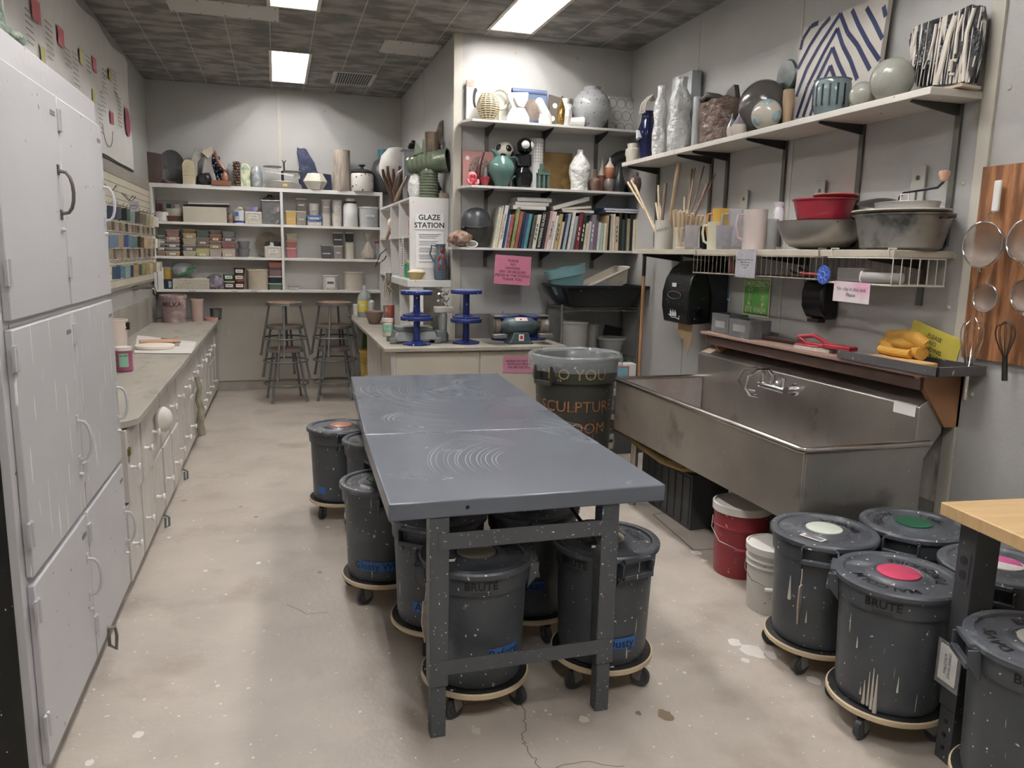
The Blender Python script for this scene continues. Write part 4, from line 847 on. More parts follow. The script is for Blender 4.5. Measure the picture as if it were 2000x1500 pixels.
t=T('cutlery_bag','clear bag of dark and mauve bits on the bottom left shelf','bag',(YP(421,550,9.65).x,9.65,zD)); b=MB(); b.lathe([(.09,0),(.12,.03),(.11,.1),(.06,.16),(.02,.17),(0,.17)],seg=20,wob=.5,ws=12,sy=.7); b.build('bag',mat('mauve_bits','#6d6370',.35,var=.6,scale=25,stain=('#c5c2c6',.5,20)),t)
zb=zD
def two(lb,l,r,tp,z,c,lc): 
    tub(lb,l,r,tp,z,9.64,c,lc,'r',lab=(.04,.035,.045),taper=.85,lt=.008,name='dip_tub'); return z+spot(l,r,tp,z,y=9.64)[2]+.001
z1=two('brown round tub with white label under the green one',437,459,549,zD,'#5d5148','#c2c0b8'); two('green round tub with white label',436,458,536,z1,'#35603f','#42704c')
z2=two('dark red round tub with white label',459,477,549,zD,'#6e2028','#7c2a30'); z3=two('tan round tub between the dark red and the brown ones',458,476,537,z2,'#9c7c58','#6d4c34'); two('brown topmost round tub leaning on the small stack',457,478,523,z3,'#584440','#3d2c2a')
tub('big cream bucket at the right of the bottom left shelf',483,524,526,zD,9.66,'#c9bca6','#d6ccb8','r',taper=.88,lt=.015)
zb=zD
for tp,c,lc,lb in ((553,'#5b6f5c','#88a6a8','lowest with teal lid'),(539,'#2b2e38','#9fb0bb','third with pale blue lid'),(524,'#8d6a64','#4a5470','second with navy lid'),(511,'#a46b5c','#8c3328','topmost with red lid')):
    tub('food box in the stack at the divider, %s'%lb,525,551,tp,zb,yb,c,lc,'s',depth=.09,name='food_box',cat='box'); zb+=spot(525,551,tp,zb,y=yb)[2]+.001
# row 3 right
tub('low round tub alone near the divider, bottom right shelf',562,584,557,zD,9.64,'#c3b6a8','#b9aa9b','r',lab=(.05,.015,.02))
tub('white pail with printed label on the bottom right shelf',629,660,537,zD,9.66,'#d6d2cb','#d9d5ce','r',lab=(.05,.12,.09),taper=.88,lt=.016)
t=tub('translucent cream pail with marks on the bottom right shelf',671,711,531,zD,9.66,'#c9c1b2','#c9c3b6','r',taper=.92,lt=.014)
# ================= THINGS ON TOP OF THE BACK SHELVING =================
def glz(n,h,**k): return mat(n,h,k.pop('rough',.3),**k)
def thing_at(name,label,cat,l,r,top,zs,x=None,y=None,rz=0):
    X,Y,h,w=spot(l,r,top,zs,x=x,y=y); return T(name,label,cat,(X,Y,zs+.001),rz),h,w
yt=9.7
t,h,w=thing_at('clay_slab','dark brown slab tile leaning in the left corner of the shelving top','slab',286,313,296,ZS,y=9.72); MB().prism([(-w,0),(w,0),(w,h*.93),(-w,h)],'y',0,.02).build('slab',mat('brown_slab','#4f4038',.5,var=.2,scale=4,stretch=(6,1,1)),t,bevel=.003)
t,h,w=thing_at('oval_plate','large charcoal oval plate standing upright on the shelving','plate',311,357,293,ZS,y=9.74); b=MB(); b.lathe([(0,-.012),(.8,-.01),(1,.012),(.97,.018),(.8,.0),(0,-.002)],(0,0,h/2),40,rot=Matrix.Rotation(PI/2,3,'X')@Matrix.Diagonal((w,h/2,1))); b.build('plate',mat('charcoal_scored','#46484a',.4,var=.25,scale=5,stretch=(8,1,1),bump=.4,bscale=12),t)
t,h,w=thing_at('curled_shard','low curled pink and black clay shard by the oval plate','shard',306,345,347,ZS,y=9.6); b=MB(); b.tube([(-.09,0,.01),(-.07,0,.045),(-.03,0,.05),(.0,0,.02),(.05,0,.012),(.1,0,.008)],.014,8); b.build('shard',mc('#6d4c48',.5,var=.3,scale=20),t)
t,h,w=thing_at('clay_marker','cream round-topped upright slab on the shelving','slab',357,378,312,ZS,y=9.6); b=MB(); b.prism([(-w,0),(w,0),(w,h*.8),(w*.75,h*.93),(w*.3,h),(-w*.3,h),(-w*.75,h*.93),(-w,h*.8)],'y',-.02,.02); b.box(-w-.001,w+.001,-.021,.021,h*.35,h*.36,1); b.build('slab',[mat('cream_clay','#cabf9c',.6,var=.08,scale=20,bump=.3,bscale=40),mc('#5c5545',.7)],t,bevel=.003)
t,h,w=thing_at('folded_sculpture','grey-white folded clay form with a black hollow foot','sculpture',358,419,288,ZS,y=9.7)
gw=mat('grey_white_fold','#a8a6a3',.35,var=.2,scale=6,bump=.3,bscale=20)
b=MB(); b.prism([(-.12,.02),(-.17,.3*h),(-.1,.62*h),(-.04,.97*h),(.05,h),(.07,.8*h),(-.02,.6*h),(-.03,.2*h),(-.06,.0)],'y',-.05,.05); b.prism([(.02,.3*h),(.05,.72*h),(.1,.97*h),(.14,.9*h),(.13,.6*h),(.19,.0),(.15,0),(.1,.32*h)],'y',-.07,.03); b.build('folds',gw,t,bevel=.014,seg=3)
b=MB(); b.sph((.05,-.03,.07),(.085,.06,.07),wob=.3); b.build('foot',mc('#232425',.4),t); MB().prism([(.03,.86*h),(.11,.98*h),(.14,1.03*h),(.15,.85*h),(.1,.7*h)],'y',-.09,-.07).build('cream_flap',mc('#c9bda6',.6,bump=.3,bscale=40),t,bevel=.003)
t,h,w=thing_at('knobby_sculpture','glossy black-blue knobbly leaning mound on the shelving','sculpture',411,450,306,ZS,y=9.72); kb=mat('glossy_black_blue','#1a2030',.12,var=.3,scale=20,speck=('#c9ccd2',.3,40))
b=MB()
for i in range(38):
    z=h*.95*(i/38); s_=w*(1-.62*z/h); b.sph(((R()*2-1)*s_*.75-.07*z/h,(R()*2-1)*.04,z+.02),.028+.012*R(),0,8,6)
b.build('knobs',kb,t)
t,h,w=thing_at('copper_figure','copper kneeling figure and pot on a wooden base','figure',415,449,350,ZS,y=9.58); MB().box(-w,w,-.05,.05,0,.055).build('base',mc('#7b4c30',.5,var=.15),t,bevel=.003)
cop=mat('copper_clay','#8d5f42',.4,.2,var=.2,scale=20)
MB().lathe([(.02,.055),(.035,.06),(.04,.1),(.03,.13),(.015,.145),(.0,.165)],(.04,0,0),16).build('pot',cop,t); b=MB(); b.tube([(.05,0,.17),(.02,0,.2),(-.02,0,.26),(-.05,0,.33),(-.045,0,.35)],.014,10,r1=.02); b.sph((-.05,0,.365),.016); b.build('figure',cop,t)
t,h,w=thing_at('clay_box','small plain grey block behind the studded column','block',446,457,320,ZS,y=9.78); MB().box(-w,w,-.03,.03,0,h).build('block',mc('#8f908f',.5),t,bevel=.006)
t,h,w=thing_at('studded_column','brown column covered with small pale-edged scales','column',455,469,316,ZS,y=9.62); b=MB(); b.lathe([(w*.8,0),(w*.8,h),(0,h)],seg=16)
for i in range(9):
    for j in range(9): a=2*PI*(j+.5*(i%2))/9; b.sph((w*.82*math.cos(a),w*.82*math.sin(a),h*(i+.5)/9),.012,1 if (i+j)%3 else 0,6,4)
b.build('column',[mc('#2f1f18',.5),mc('#6f543e',.5)],t)
t,h,w=thing_at('patterned_tablet','cream and green patterned upright tablet on the shelving','tablet',470,487,320,ZS,y=9.62); b=MB(); b.prism([(-w,0),(w,0),(w,h*.85),(w*.5,h),(-w*.5,h),(-w,h*.85)],'y',-.025,.025); b.build('tablet',mat('cream_green','#cfcfa8',.3,var=.1,scale=20,stain=('#3f7d74',.75,14)),t,bevel=.006)
simple_at('painted_vase','round-shouldered vase painted blue-grey with pale figures','vase',488,511,324,ZS,mat('painted_blue_grey','#7c878c',.25,var=.2,scale=14,stain=('#d4cdbd',.6,10)),[(.8,0),(.95,.05),(1,.4),(.9,.7),(.6,.93),(.3,1),(0,1)],y=9.62)
t,h,w=thing_at('balance_scale','old grey triple-beam balance scale on the shelving','scale',512,590,315,ZS,y=9.62)
b=MB(); b.prism([(-.2,0),(.22,0),(.2,.05),(.1,.08),(-.1,.085),(-.18,.05)],'y',-.08,.08); b.build('base',galv,t,bevel=.004); MB().box(-.0,.05,-.083,-.08,.02,.05).build('yellow_plate',pm('#c9b34a'),t)
MB().cyl((0,0,.08),(0,0,.2),.015).build('pillar',dkmetal,t); b=MB(); b.obox((-.0,-.02,.165),(.19,0,-.02),(0,.006,0),(0,0,.008)); b.obox((.0,.02,.19),(.2,0,-.022),(0,.004,0),(0,0,.004)); b.build('beam',chrome,t); MB().obox((.16,-.02,.14),(.035,0,-.003),(0,.018,0),(0,0,.02)).build('weight',mc('#c4c0b2',.4,),t)
MB().lathe([(0,.235),(.1,.235),(.105,.245),(0,.242)],(-.11,0,0),24).build('pan',steel,t); MB().lathe([(0,.19),(.1,.19),(.105,.2),(0,.197)],(.12,0,0),24).build('pan',steel,t); b=MB(); b.cyl((.02,0,.2),(.02,0,.3),.009); b.tube([(.0,0,.32),(.01,0,.3),(.03,0,.3),(.04,0,.32)],.006,6); b.build('wrench_post',dkmetal,t)
t,h,w=thing_at('blue_slab_sculpture','jagged cobalt blue slab sculpture standing on the shelving','sculpture',578,649,290,ZS,y=9.76); b=MB(); b.prism([(-.17,0),(-.19,.15),(-.17,.3),(-.2,.42),(-.195,h),(-.16,.97*h),(-.12,.99*h),(-.09,.97*h),(-.05,.82*h),(.0,.66*h),(.03,.45*h),(.06,.42*h),(.19,.4*h),(.2,.0)],'y',-.02,.02); b.build('slab',mat('cobalt_slab','#232a45',.3,var=.5,scale=9,stain=('#5c648c',.6,8),bump=.3,bscale=30),t,bevel=.006)
t,h,w=thing_at('faceted_vessel','white faceted hexagonal vessel in front of the blue slab','vessel',593,638,339,ZS,y=9.58); b=MB(); b.lathe([(w*.6,0),(w,h*.5),(w*.62,h),(w*.5,h)],seg=6,sy=.7); b.build('vessel',mat('speckled_white','#cfcab9',.5,var=.08,speck=('#55503f',.18,50)),t,smooth=10)
simple_at('bark_cylinder','tall brown-grey bark-textured cylinder vase','vase',650,683,294,ZS,mat('bark_glaze','#9c8f82',.4,var=.4,scale=12,stretch=(3,3,.5),bump=.6,bscale=25,stain=('#6d7c86',.5,8)),[(.97,0),(1,.02),(.98,.5),(1,.97),(1,1),(.9,.98),(.85,.5),(0,.3)],y=9.62,wob=.03)
t,h,w=thing_at('lidded_jar','white speckled jar with a black knobbed lid','jar',685,729,322,ZS,y=9.6); b=MB(); b.lathe([(w*.93,0),(w,.02),(w,h*.6),(w*.9,h*.68),(0,h*.68)],seg=32); b.build('body',mat('white_crackle','#d2cdc6',.35,var=.05,speck=('#2d2a28',.35,22)),t)
b=MB(); b.lathe([(w*.93,h*.66),(w*.95,h*.74),(w*.6,h*.82),(w*.15,h*.85),(w*.12,h*.92),(w*.3,h*.96),(w*.3,h),(0,h)],seg=28); b.build('lid',mc('#2c2b2c',.4),t)
simple_at('shouldered_vase','big charcoal vase partly hidden behind the white orb','vase',722,775,310,ZS,mc('#3f4043',.4,var=.15),[(.6,0),(.95,.3),(1,.6),(.7,.9),(.35,1),(0,1)],y=9.72)
X,Y,h,w=spot(722,775,310,ZS,y=9.72)
t,h2,w2=thing_at('blue_neck_ring','teal blue cylindrical collar on top of the charcoal vase','collar',738,762,293,ZS+h,y=9.72); MB().lathe([(w2,0),(w2*1.02,h2),(w2*.85,h2),(w2*.85,.01),(0,.01)],seg=24).build('collar',mc('#35707c',.35),t)
# ================= STOOLS =================
st_m=mat('stool_steel','#777876',.38,.45,var=.1,scale=10)
def stool(x,y,z,rz,label,src=[None]):
    if src[0]: return dup(src[0],(x,y,z),rz,label)
    t=T('stacking_stool',label,'stool',(x,y,z),rz,'two stacks of round metal stools')
    b=MB(); b.lathe([(.16,.603),(.19,.605),(.198,.60),(.2,.57),(.195,.568),(.19,.59),(.15,.592)],seg=40,cap=False); b.build('seat_rim',st_m,t)
    b=MB(); b.lathe([(0,.594),(.158,.594),(.163,.603),(.15,.608),(0,.606)],seg=36); b.build('seat_board',mat('stool_board','#8d5f45',.45,var=.15,scale=8),t)
    for k in range(4):
        a=PI/4+PI/2*k; c,s_=math.cos(a),math.sin(a); l=MB(); l.tube([(.165*c,.165*s_,.585),(.27*c,.27*s_,.015)],.0125,10); o=l.build('leg',st_m,t)
        MB().cyl((.266*c,.266*s_,.03),(.273*c,.273*s_,0),.016,.017,12).build('foot_cap',galv,o)
    b=MB(); rr=.165+.105*(.585-.2)/.57-.012; b.tube([((rr+.02)*math.cos(2*PI*k/40),(rr+.02)*math.sin(2*PI*k/40),.2) for k in range(40)],.009,8,closed=True); b.build('foot_ring',st_m,t)
    src[0]=t; return t
for i,(x,y,rz) in enumerate(((.065,9.1,.15),(.615,9.14,-.1))):
    for k in range(3): stool(x,y,.0+.262*k,rz+.28*k,'round grey metal stool, %s of the %s stack'%(('lowest','middle','topmost')[k],('left','right')[i]))
# ================= PENINSULA =================
PZ=.95
pen_m=mat('worn_bench_top','#9c9588',.5,var=.15,scale=4,stain=('#c2bbab',.35,5),speck=('#5d4f42',.05,30))
b=MB(); b.prism([(.80,6.14),(2.36,6.14),(2.36,YW-.002),(XA-.002,YW-.002),(XA-.002,9.53),(.80,9.53)],'z',PZ-.03,PZ); tag(b.build('countertop',[pen_m],bevel=.003),'L-shaped worn work surface in front of the alcove with wheels and grinder on it','countertop')
b=MB(); b.box(1.52,2.36,YW-.018,YW-.001,PZ,1.175); tag(b.build('backsplash_board',mat('dark_splash','#6d6a66',.5,var=.12)),'dark grey splash board behind the bench grinder','splash board')
# front cabinet
t=T('base_cabinet','wide white two-door cabinet under the bench grinder','cabinet',(0,0,0))
MB().box(.86,2.34,6.22,YW-.02,.06,PZ-.031).build('carcass',cab_m,t)
xd=YP(937,705,6.2).x
for a,e in ((.90,xd-.006),(xd+.006,2.32)): MB().box(a,e,6.2,6.22,.1,PZ-.045).build('door',mat('cream_door','#cfc7b6',.4,var=.05,scale=3,speck=('#8a6a50',.05,18)),t,bevel=.004)
MB().box(.862,.90,6.195,6.222,.06,PZ-.032).build('corner_post',cab_m,t)
t=T('base_cabinet','white cabinets under the side run of the L-shaped bench, facing the stools','cabinet',(0,0,0))
MB().box(.90,XA-.01,6.86,8.0,.06,PZ-.031).build('carcass',cab_m,t)
for i in range(4): MB().box(.862,.898,6.86+.28*i,6.86+.28*i+.27,.08,PZ-.045).build('door',cab_m,t,bevel=.003)
MB().box(.83,.86,9.4,9.44,0,PZ-.031).build('post',cab_m,t)
p=YP(699,742,8.75)
bucket(1.02,8.6,.12,.33,whm,wlid,'white lidded bucket in the open bay under the side bench',3,z=0)
bucket(.99,8.95,.11,.30,mc('#c9a63a',.5),mc('#d9b53c',.5),'yellow-lidded white bucket behind the lone white bucket under the side bench',1,z=.29)
t=T('plastic_crate','grey crate carrying the yellow-lidded bucket','crate',(1.02,8.98,0)); MB().box(-.14,.14,-.13,.13,0,.289).build('crate',mc('#6d6b67',.6),t,bevel=.004)
t=T('green_apron','lime green cloth hanging in the open bay under the side bench','cloth',(1.0,9.3,.5)); b=MB(); b.prism([(-.07,-.1),(-.03,.4),(.06,.4),(.05,.1),(.0,-.12)],'y',-.02,.02); b.build('cloth',mc('#6f8f35',.8,var=.2,bump=.5,bscale=25),t,bevel=.01)
# sign on the cabinet: a laminated pink notice
pk=mat('pink_paper','#d88fa9',.35,var=.03); 
def sign(name,label,P,body,size,bg,col,bold=False,frame=None,align='CENTER',off=(0,0),n=None):
    """P: four corners tl,tr,br,bl"""
    tl,tr,br,bl=map(Vector,P); u=(tr-tl).normalized(); v=(tl-bl); v=(v-u*v.dot(u)).normalized(); nn=u.cross(v); c=(tl+tr+br+bl)/4
    if nn.dot(C0-c)<0: nn=-nn
    b=MB(); hw=((tr-tl).length+(br-bl).length)/4; hh=((tl-bl).length+(tr-br).length)/4
    b.obox(c+nn*.002,u*hw,v*hh,nn*.0015,0)
    if body:
        for tx,sz,ox,oy in (body if isinstance(body,list) else [(body,size,0,0)]): b.text(tx,sz,lambda x,y:c+u*(x+ox)+v*(y+oy)+nn*.0042,1,bold)
    o=b.build(name,[bg,col],norm=False); tag(o,label,'sign'); return c,u,v,nn,hw,hh
sign('notice_sign','pink laminated notice about eye protection on the cabinet door',[YP(x,y,6.197) for x,y in((983,695),(1048,695),(1047,728),(982,728))],'PLEASE DO NOT USE\nWITHOUT PROPER\nEYE PROTECTION',.026,pk,mc('#33222a',.6),True)
sign('notice_sign','pink notice hanging from the book shelf asking for no sanding',[YP(x,y,6.49) for x,y in((969,497),(1038,502),(1034,560),(963,552))],'PLEASE\nNO\nSANDING\nDRY OR BISQUED\nPIECES IN THE STUDIO\nTHANK YOU',.0305,mat('rose_paper','#c4708e',.35,var=.04),mc('#42202e',.6),True)
sign('notice_sign','yellow notice about sanding half hidden behind the gloves',[(XR-.02,3.25,1.43),(XR-.02,2.94,1.355),(XR-.02,2.905,1.14),(XR-.02,3.215,1.215)],'PLEASE\nNO\nSANDING\nDRY OR BISQUED\nPIECES IN THE STUDIO',.03,mc('#cfc233',.6),mc('#2b2a22',.6))
g=mc('#5ba83e',.5); ccm=mc('#d8d0ae',.6)
c,u,v,nn,hw,hh=sign('eye_wash_sign','green and cream emergency eye wash sign above the ledge',[(XR-.004,4.775,1.59),(XR-.004,4.465,1.59),(XR-.004,4.465,1.325),(XR-.004,4.775,1.325)],None,0,ccm,ccm)
b=MB(); b.obox(c+nn*.0045,u*(hw-.012),v*(hh-.012),nn*.0008,0)
b.text('EMERGENCY',.05,lambda x,y:c+u*x+v*(y*1.1+.09)+nn*.0062,1,True); b.text('EYE WASH',.05,lambda x,y:c+u*x+v*(y*1.1-.088)+nn*.0062,1,True)
for s in (-1,1):
    k0=c+u*(.07*s)+v*.035+nn*.0065
    b.tube([k0+u*(.018*math.cos(a))+v*(.018*math.sin(a)) for a in [2*PI*i/16 for i in range(16)]],.0022,5,1,closed=True)
    b.tube([k0+u*(.035*math.cos(a))+v*(.03*math.sin(a)) for a in [PI*(.1+.8*i/8) for i in range(9)]],.002,5,1)
    b.obox(c+u*(.08*s)-v*.045+nn*.0065,u*.014+v*.005*s,v*.012,nn*.0005,1)
    for i in range(5): b.obox(c+u*(.076*s)+v*(-.022+.009*i)+nn*.0065,u*.014,v*.0014,nn*.0005,1)
o=b.build('printed_face',[g,ccm],norm=False)
sg=[q for q in COL.objects if q.name.startswith('eye_wash_sign')][0]; o.parent=sg
c,u,v,nn,hw,hh=sign('wall_poster','small blue and grey poster half hidden behind the towel dispenser','' or [(XR-.004,5.13,1.60),(XR-.004,4.945,1.60),(XR-.004,4.945,1.415),(XR-.004,5.13,1.415)],None,0,mc('#c9cccd',.3),ink)
b=MB(); b.obox(c+nn*.005+v*.02,u*(hw-.01),v*.065,nn*.0005,0); b.obox(c+nn*.005-v*.062,u*(hw-.01),v*.018,nn*.0005,1); b.obox(c+nn*.006+v*.04,u*.03,v*.03,nn*.0005,2); o=b.build('printed_picture',[mc('#77777a',.3),mc('#2b5d9c',.3),mc('#8a4f42',.4)],norm=False); o.parent=[q for q in COL.objects if q.name.startswith('wall_poster')][0]
# banner on the left wall
Y0,Y1,Zb,Zt_=4.0,8.65,2.46,3.50
b=MB()
bx=XL+.02
def bq(y0,y1,z0,z1,mi,o=.0): b._f([b.v((bx+o,y0,z0)),b.v((bx+o,y1,z0)),b.v((bx+o,y1,z1)),b.v((bx+o,y0,z1))],mi)
ny,nz=46,10; G=[[None]*(nz+1) for _ in range(ny+1)]
for i in range(ny+1):
    for j in range(nz+1):
        y=Y0+(Y1-Y0)*i/ny; z=Zb+(Zt_-Zb)*j/nz; G[i][j]=b.v((bx+.007*noise.noise(Vector((y*1.3+z*1.6,z*.8,3)))-.004*math.sin((y-z)*6),y,z-(.05*abs(math.sin(y*2.6)) if j==nz else 0)))
for i in range(ny):
    for j in range(nz): b._f([G[i][j],G[i+1][j],G[i+1][j+1],G[i][j+1]],0)
for px,py,w_,h_ in ((66,20,.09,.13),(115,72,.08,.12),(181,126,.07,.11),(216,230,.07,.1)):
    p=XP(px,py,bx); bq(p.y-w_/2*2,p.y+w_/2*2,p.z-h_/2,p.z+h_/2,1,.013)
for px,py in ((80,108),(155,110),(212,145),(180,188)): p=XP(px,py,bx); bq(p.y-.05,p.y+.05,p.z-.05,p.z+.05,2,.013)
for px,py,k in ((93,80,7),(130,128,4),(145,135,7),(171,140,4),(202,163,6),(223,165,6),(200,208,5),(231,215,8),(194,232,7),(55,60,6)):
    p=XP(px,py,bx)
    for i in range(k): bq(p.y-.09,p.y+.04+.05*R(),p.z+.1-.035*i,p.z+.107-.035*i,3,.013)
p=XP(247,239,bx); b._f([b.v((bx+.013,p.y+.13*math.cos(a),p.z+.13*math.sin(a))) for a in [2*PI*k/28 for k in range(28)]],4)
p=XP(207,250,bx); b.tube([(bx+.013,p.y+.2*math.cos(a),p.z+.15*math.sin(a)) for a in [PI+PI*k/16 for k in range(17)]],.003,4,3)
tag(b.build('wall_banner',[mat('banner_vinyl','#dddad6',.4,var=.04),mc('#b0454f',.5),mc('#b9b35a',.5),mc('#6d6b6b',.6),mc('#8e2a45',.5)],norm=False,smooth=60),'large white banner with red squares and a dark red circle on the left wall','banner')
b=MB(); b.box(XL+.002,XL+.018,Y0,Y1+.02,Zb-.02,Zb-.004); tag(b.build('banner_batten',black),'thin black batten along the bottom of the white banner','batten')
b=MB(); b.box(XL+.001,XL+.03,3.9,9.53,2.32,2.42); struct(b.build('trim_wood_rail',mat('grey_rail','#8a857c',.6,var=.15,stretch=(1,.3,1))))
# slat wall with test tiles
t=T('slat_board','cream slatted display board on the left wall above the worktop','board',(0,0,0))
b=MB(); b.box(XL+.001,XL+.025,4.0,9.53,1.36,2.32)
for i in range(14): z=1.42+.064*i; b.box(XL+.025,XL+.027,4.0,9.53,z-.003,z+.003,1)
b.build('board',[mat('slat_cream','#cfc7b2',.45,var=.04),mc('#8c8472',.7)],t)
MB().box(XL+.001,XL+.032,4.0,9.53,1.335,1.36).build('lower_rail',mc('#8f897d',.6),t)
tc=[('navy','#2b3247'),('slate','#454b55'),('black','#202024'),('teal','#5f7876'),('sea green','#74877f'),('charcoal','#484640'),('grey-brown','#6c6157'),('taupe','#857b6c'),('olive-cream','#a19c79'),('cream','#c0b495'),('white','#d5d0c2'),('pearl','#c5c2ba')]
tc2=[('steel blue','#566a80'),('tan','#9b8466'),('royal blue','#34466c'),('blue-grey','#5d7486'),('grey-green','#57706d'),('dark brown','#3d3128'),('brown','#6c5440'),('sand','#a89274'),('beige','#b8a88a'),('stone','#a49784'),('white','#d6d2c9'),('bone','#c9c2b2')]
tc3=[('deep blue','#35506d'),('blue-teal','#4a6a78'),('aqua','#80948f'),('navy','#2b4266'),('amber','#a5835a'),('dark green','#3c5348'),('olive','#8b8862'),('ochre','#a58a52'),('cream','#c4b896'),('sand','#a6946f'),('white','#d2cfc4'),('grey','#b5b0a4')]
for ri,(row,z0,tcs) in enumerate((('top',2.03,tc),('middle',1.81,tc2),('bottom',1.565,tc3))):
    for i in range(12):
        y=6.75+.21*i+.02*R(); nm,cx=tcs[i]
        t=T('test_tile','%s glazed test tile, %s from the locker end of the %s hanging row'%(nm,ORD[i],row),'test tile',(XL+.135+.012*R(),y,z0),1.1*(R()-.45),'glaze test tiles hanging on the slat board')
        b=MB(); b.obox((0,0,-.06+.01*(R()-.5)),(.036,0,.012*(R()-.5)),(0,.004,0),(.003,0,.05)); b.build('tile',mc(cx,.22,var=.18,scale=25),t,bevel=.002)
        MB().tube([(-.105,.004,.035),(-.02,.004,.02),(.0,.004,.015),(.02,.004,.035)],.003,5).build('hook',galv,t)
    if ri<2:
        for i in range(17):
            y=6.8+.15*i; t=T('edge_tile','thin brown-grey test tile seen edge-on, %s from the locker end below the %s row'%(ORD[i],row),'test tile',(XL+.026,y,z0-.16),0,'edge-on test tiles between the hanging rows')
            b=MB(); b.obox((.035,0,0),(.034,.0,0),(0,.005+.003*R(),0),(0,0,.042)); b.build('tile',mc(['#8b7d6d','#a99c8a','#756a60','#b9ad9c'][i%4],.4,var=.2,scale=20),t)
t=T('wire_hook','empty wire hooks with a small lettered tag on the slat board','hook',(XL+.027,7.95,2.12)); MB().tube([(0,-.08,.07),(.06,-.08,.0),(.1,-.08,.05)],.004,6).build('hook',dkmetal,t); MB().tube([(0,.05,.07),(.06,.05,.0),(.1,.05,.05)],.004,6).build('hook',dkmetal,t)
b=MB(); b.box(.05,.13,-.02,-.012,-.09,.0,0); b.text('CONE 10',.017,lambda x,y:(.09+x,-.021,-.04+y),1,True); b.build('tag',[mc('#b9b9c4',.5),ink],t,norm=False)
t=T('wire_hook','single dark hook on the slat board next to the locker','hook',(XL+.027,7.1,2.15)); MB().tube([(0,0,.07),(.06,0,.0),(.1,0,.05)],.004,6).build('hook',dkmetal,t)
# ================= GLAZE STATION =================
t=T('glaze_station','white painted pigeonhole cabinet standing on the side bench','cabinet',(0,0,0))
gx,gy0,gy1=1.145,7.0,9.1; gtop=2.2; gm=mat('station_white','#d5d3cf',.4,var=.04,scale=4,speck=('#6a6259',.03,40))
zl=1.47
MB().box(gx-.045,XA-.002,6.85,8.35,zl-.062,zl).build('lower_top',gm,t,bevel=.003)
for y in (6.86,7.45,8.05): MB().box(gx-.02,gx+.1,y,y+.04,PZ,zl-.062).build('post',gm,t,bevel=.002)
MB().box(XA-.09,XA-.01,6.86,6.9,PZ,zl-.062).build('post',gm,t,bevel=.002)
MB().box(gx,XA-.003,gy0,gy0+.02,zl,gtop).build('end_panel',gm,t,bevel=.002)
MB().box(gx+.001,XA-.004,gy0+.021,gy1,gtop-.022,gtop-.0005).build('top_board',gm,t,bevel=.002)
MB().box(XA-.02,XA-.004,gy0+.021,gy1,zl,gtop-.023).build('back_board',gm,t)
zm=XP(777,462,gx).z
for y in (7.62,8.2,gy1-.02): MB().box(gx,XA-.02,y,y+.02,zl if y<8.3 else 1.0,gtop-.022).build('divider',gm,t)
MB().box(gx-.004,XA-.02,gy0+.02,gy1,zm-.02,zm).build('middle_shelf',gm,t)
MB().box(gx-.004,XA-.02,8.35,gy1,zl-.02,zl).build('shelf',gm,t)
c,u,v,nn,hw,hh=sign('station_sign','white sign reading GLAZE STATION on the pigeonhole cabinet end',[YP(x,y,6.998) for x,y in((811,417),(867,418),(866,449),(810,447))],'GLAZE\nSTATION',.066,mc('#e2e1dd',.4),ink,True)
c,u,v,nn,hw,hh=sign('instruction_sheet','white instruction sheet with lines of small text below the GLAZE STATION sign',[YP(x,y,6.998) for x,y in((812,452),(868,453),(866,524),(811,523))],None,0,paper,ink)
b=MB()
for i in range(17):
    if i%4!=3: b.obox(c+v*(hh*.84-hh*1.6*i/17)+nn*.0045-u*(.01*(i%3)),u*(hw*(.78-.1*(i%3))),v*.003,nn*.0004,0)
o=b.build('print_lines',mc('#7c7b7d',.7),norm=False); o.parent=[q for q in COL.objects if q.name.startswith('instruction_sheet')][0]
b=MB(); b.box(gx-.008,gx-.005,7.32,7.42,zm-.3,zm-.01); 
for i in range(12): b.box(gx-.0095,gx-.008,7.34,7.4,zm-.28+.022*i,zm-.27+.022*i,1)
tag(b.build('label_strip',[paper,ink]),'paper strip of small print taped to the pigeonhole shelf','paper strip')
# bottles in the pigeonholes
def botl(name,label,cat,x,y,z,r,h,c,lc,lab=None):
    t=T(name,label,cat,(x,y,z+.001)); b=MB(); b.lathe([(r*.92,0),(r,.005),(r,h*.62),(r*.45,h*.8),(r*.42,h*.86),(0,h*.86)],seg=20); b.build('body',c if not isinstance(c,str) else mc(c,.35),t)
    b=MB(); b.lathe([(r*.5,h*.85),(r*.5,h),(0,h)],seg=14); b.build('cap',mc(lc,.4),t)
    if lab: b=MB(); b.lathe([(r*1.01,h*.1),(r*1.015,h*.5)],seg=20,cap=False); b.build('label',mc(lab,.5,var=.5,scale=30),t)
botl('vinegar_bottle','clear bottle with green label in the upper pigeonhole','bottle',1.22,7.18,zm,.04,.24,clearm('bottle_clear','#b9bcbd',.5),'#d4d0d6','#3f8f45')
t=T('powder_box','red and yellow printed box beside the clear bottle','box',(1.24,7.33,zm+.001)); MB().box(-.04,.04,-.07,.07,0,.15).build('box',mat('red_yellow_print','#c23a28',.4,var=.2,stain=('#e0b452',.7,9)),t,bevel=.002)
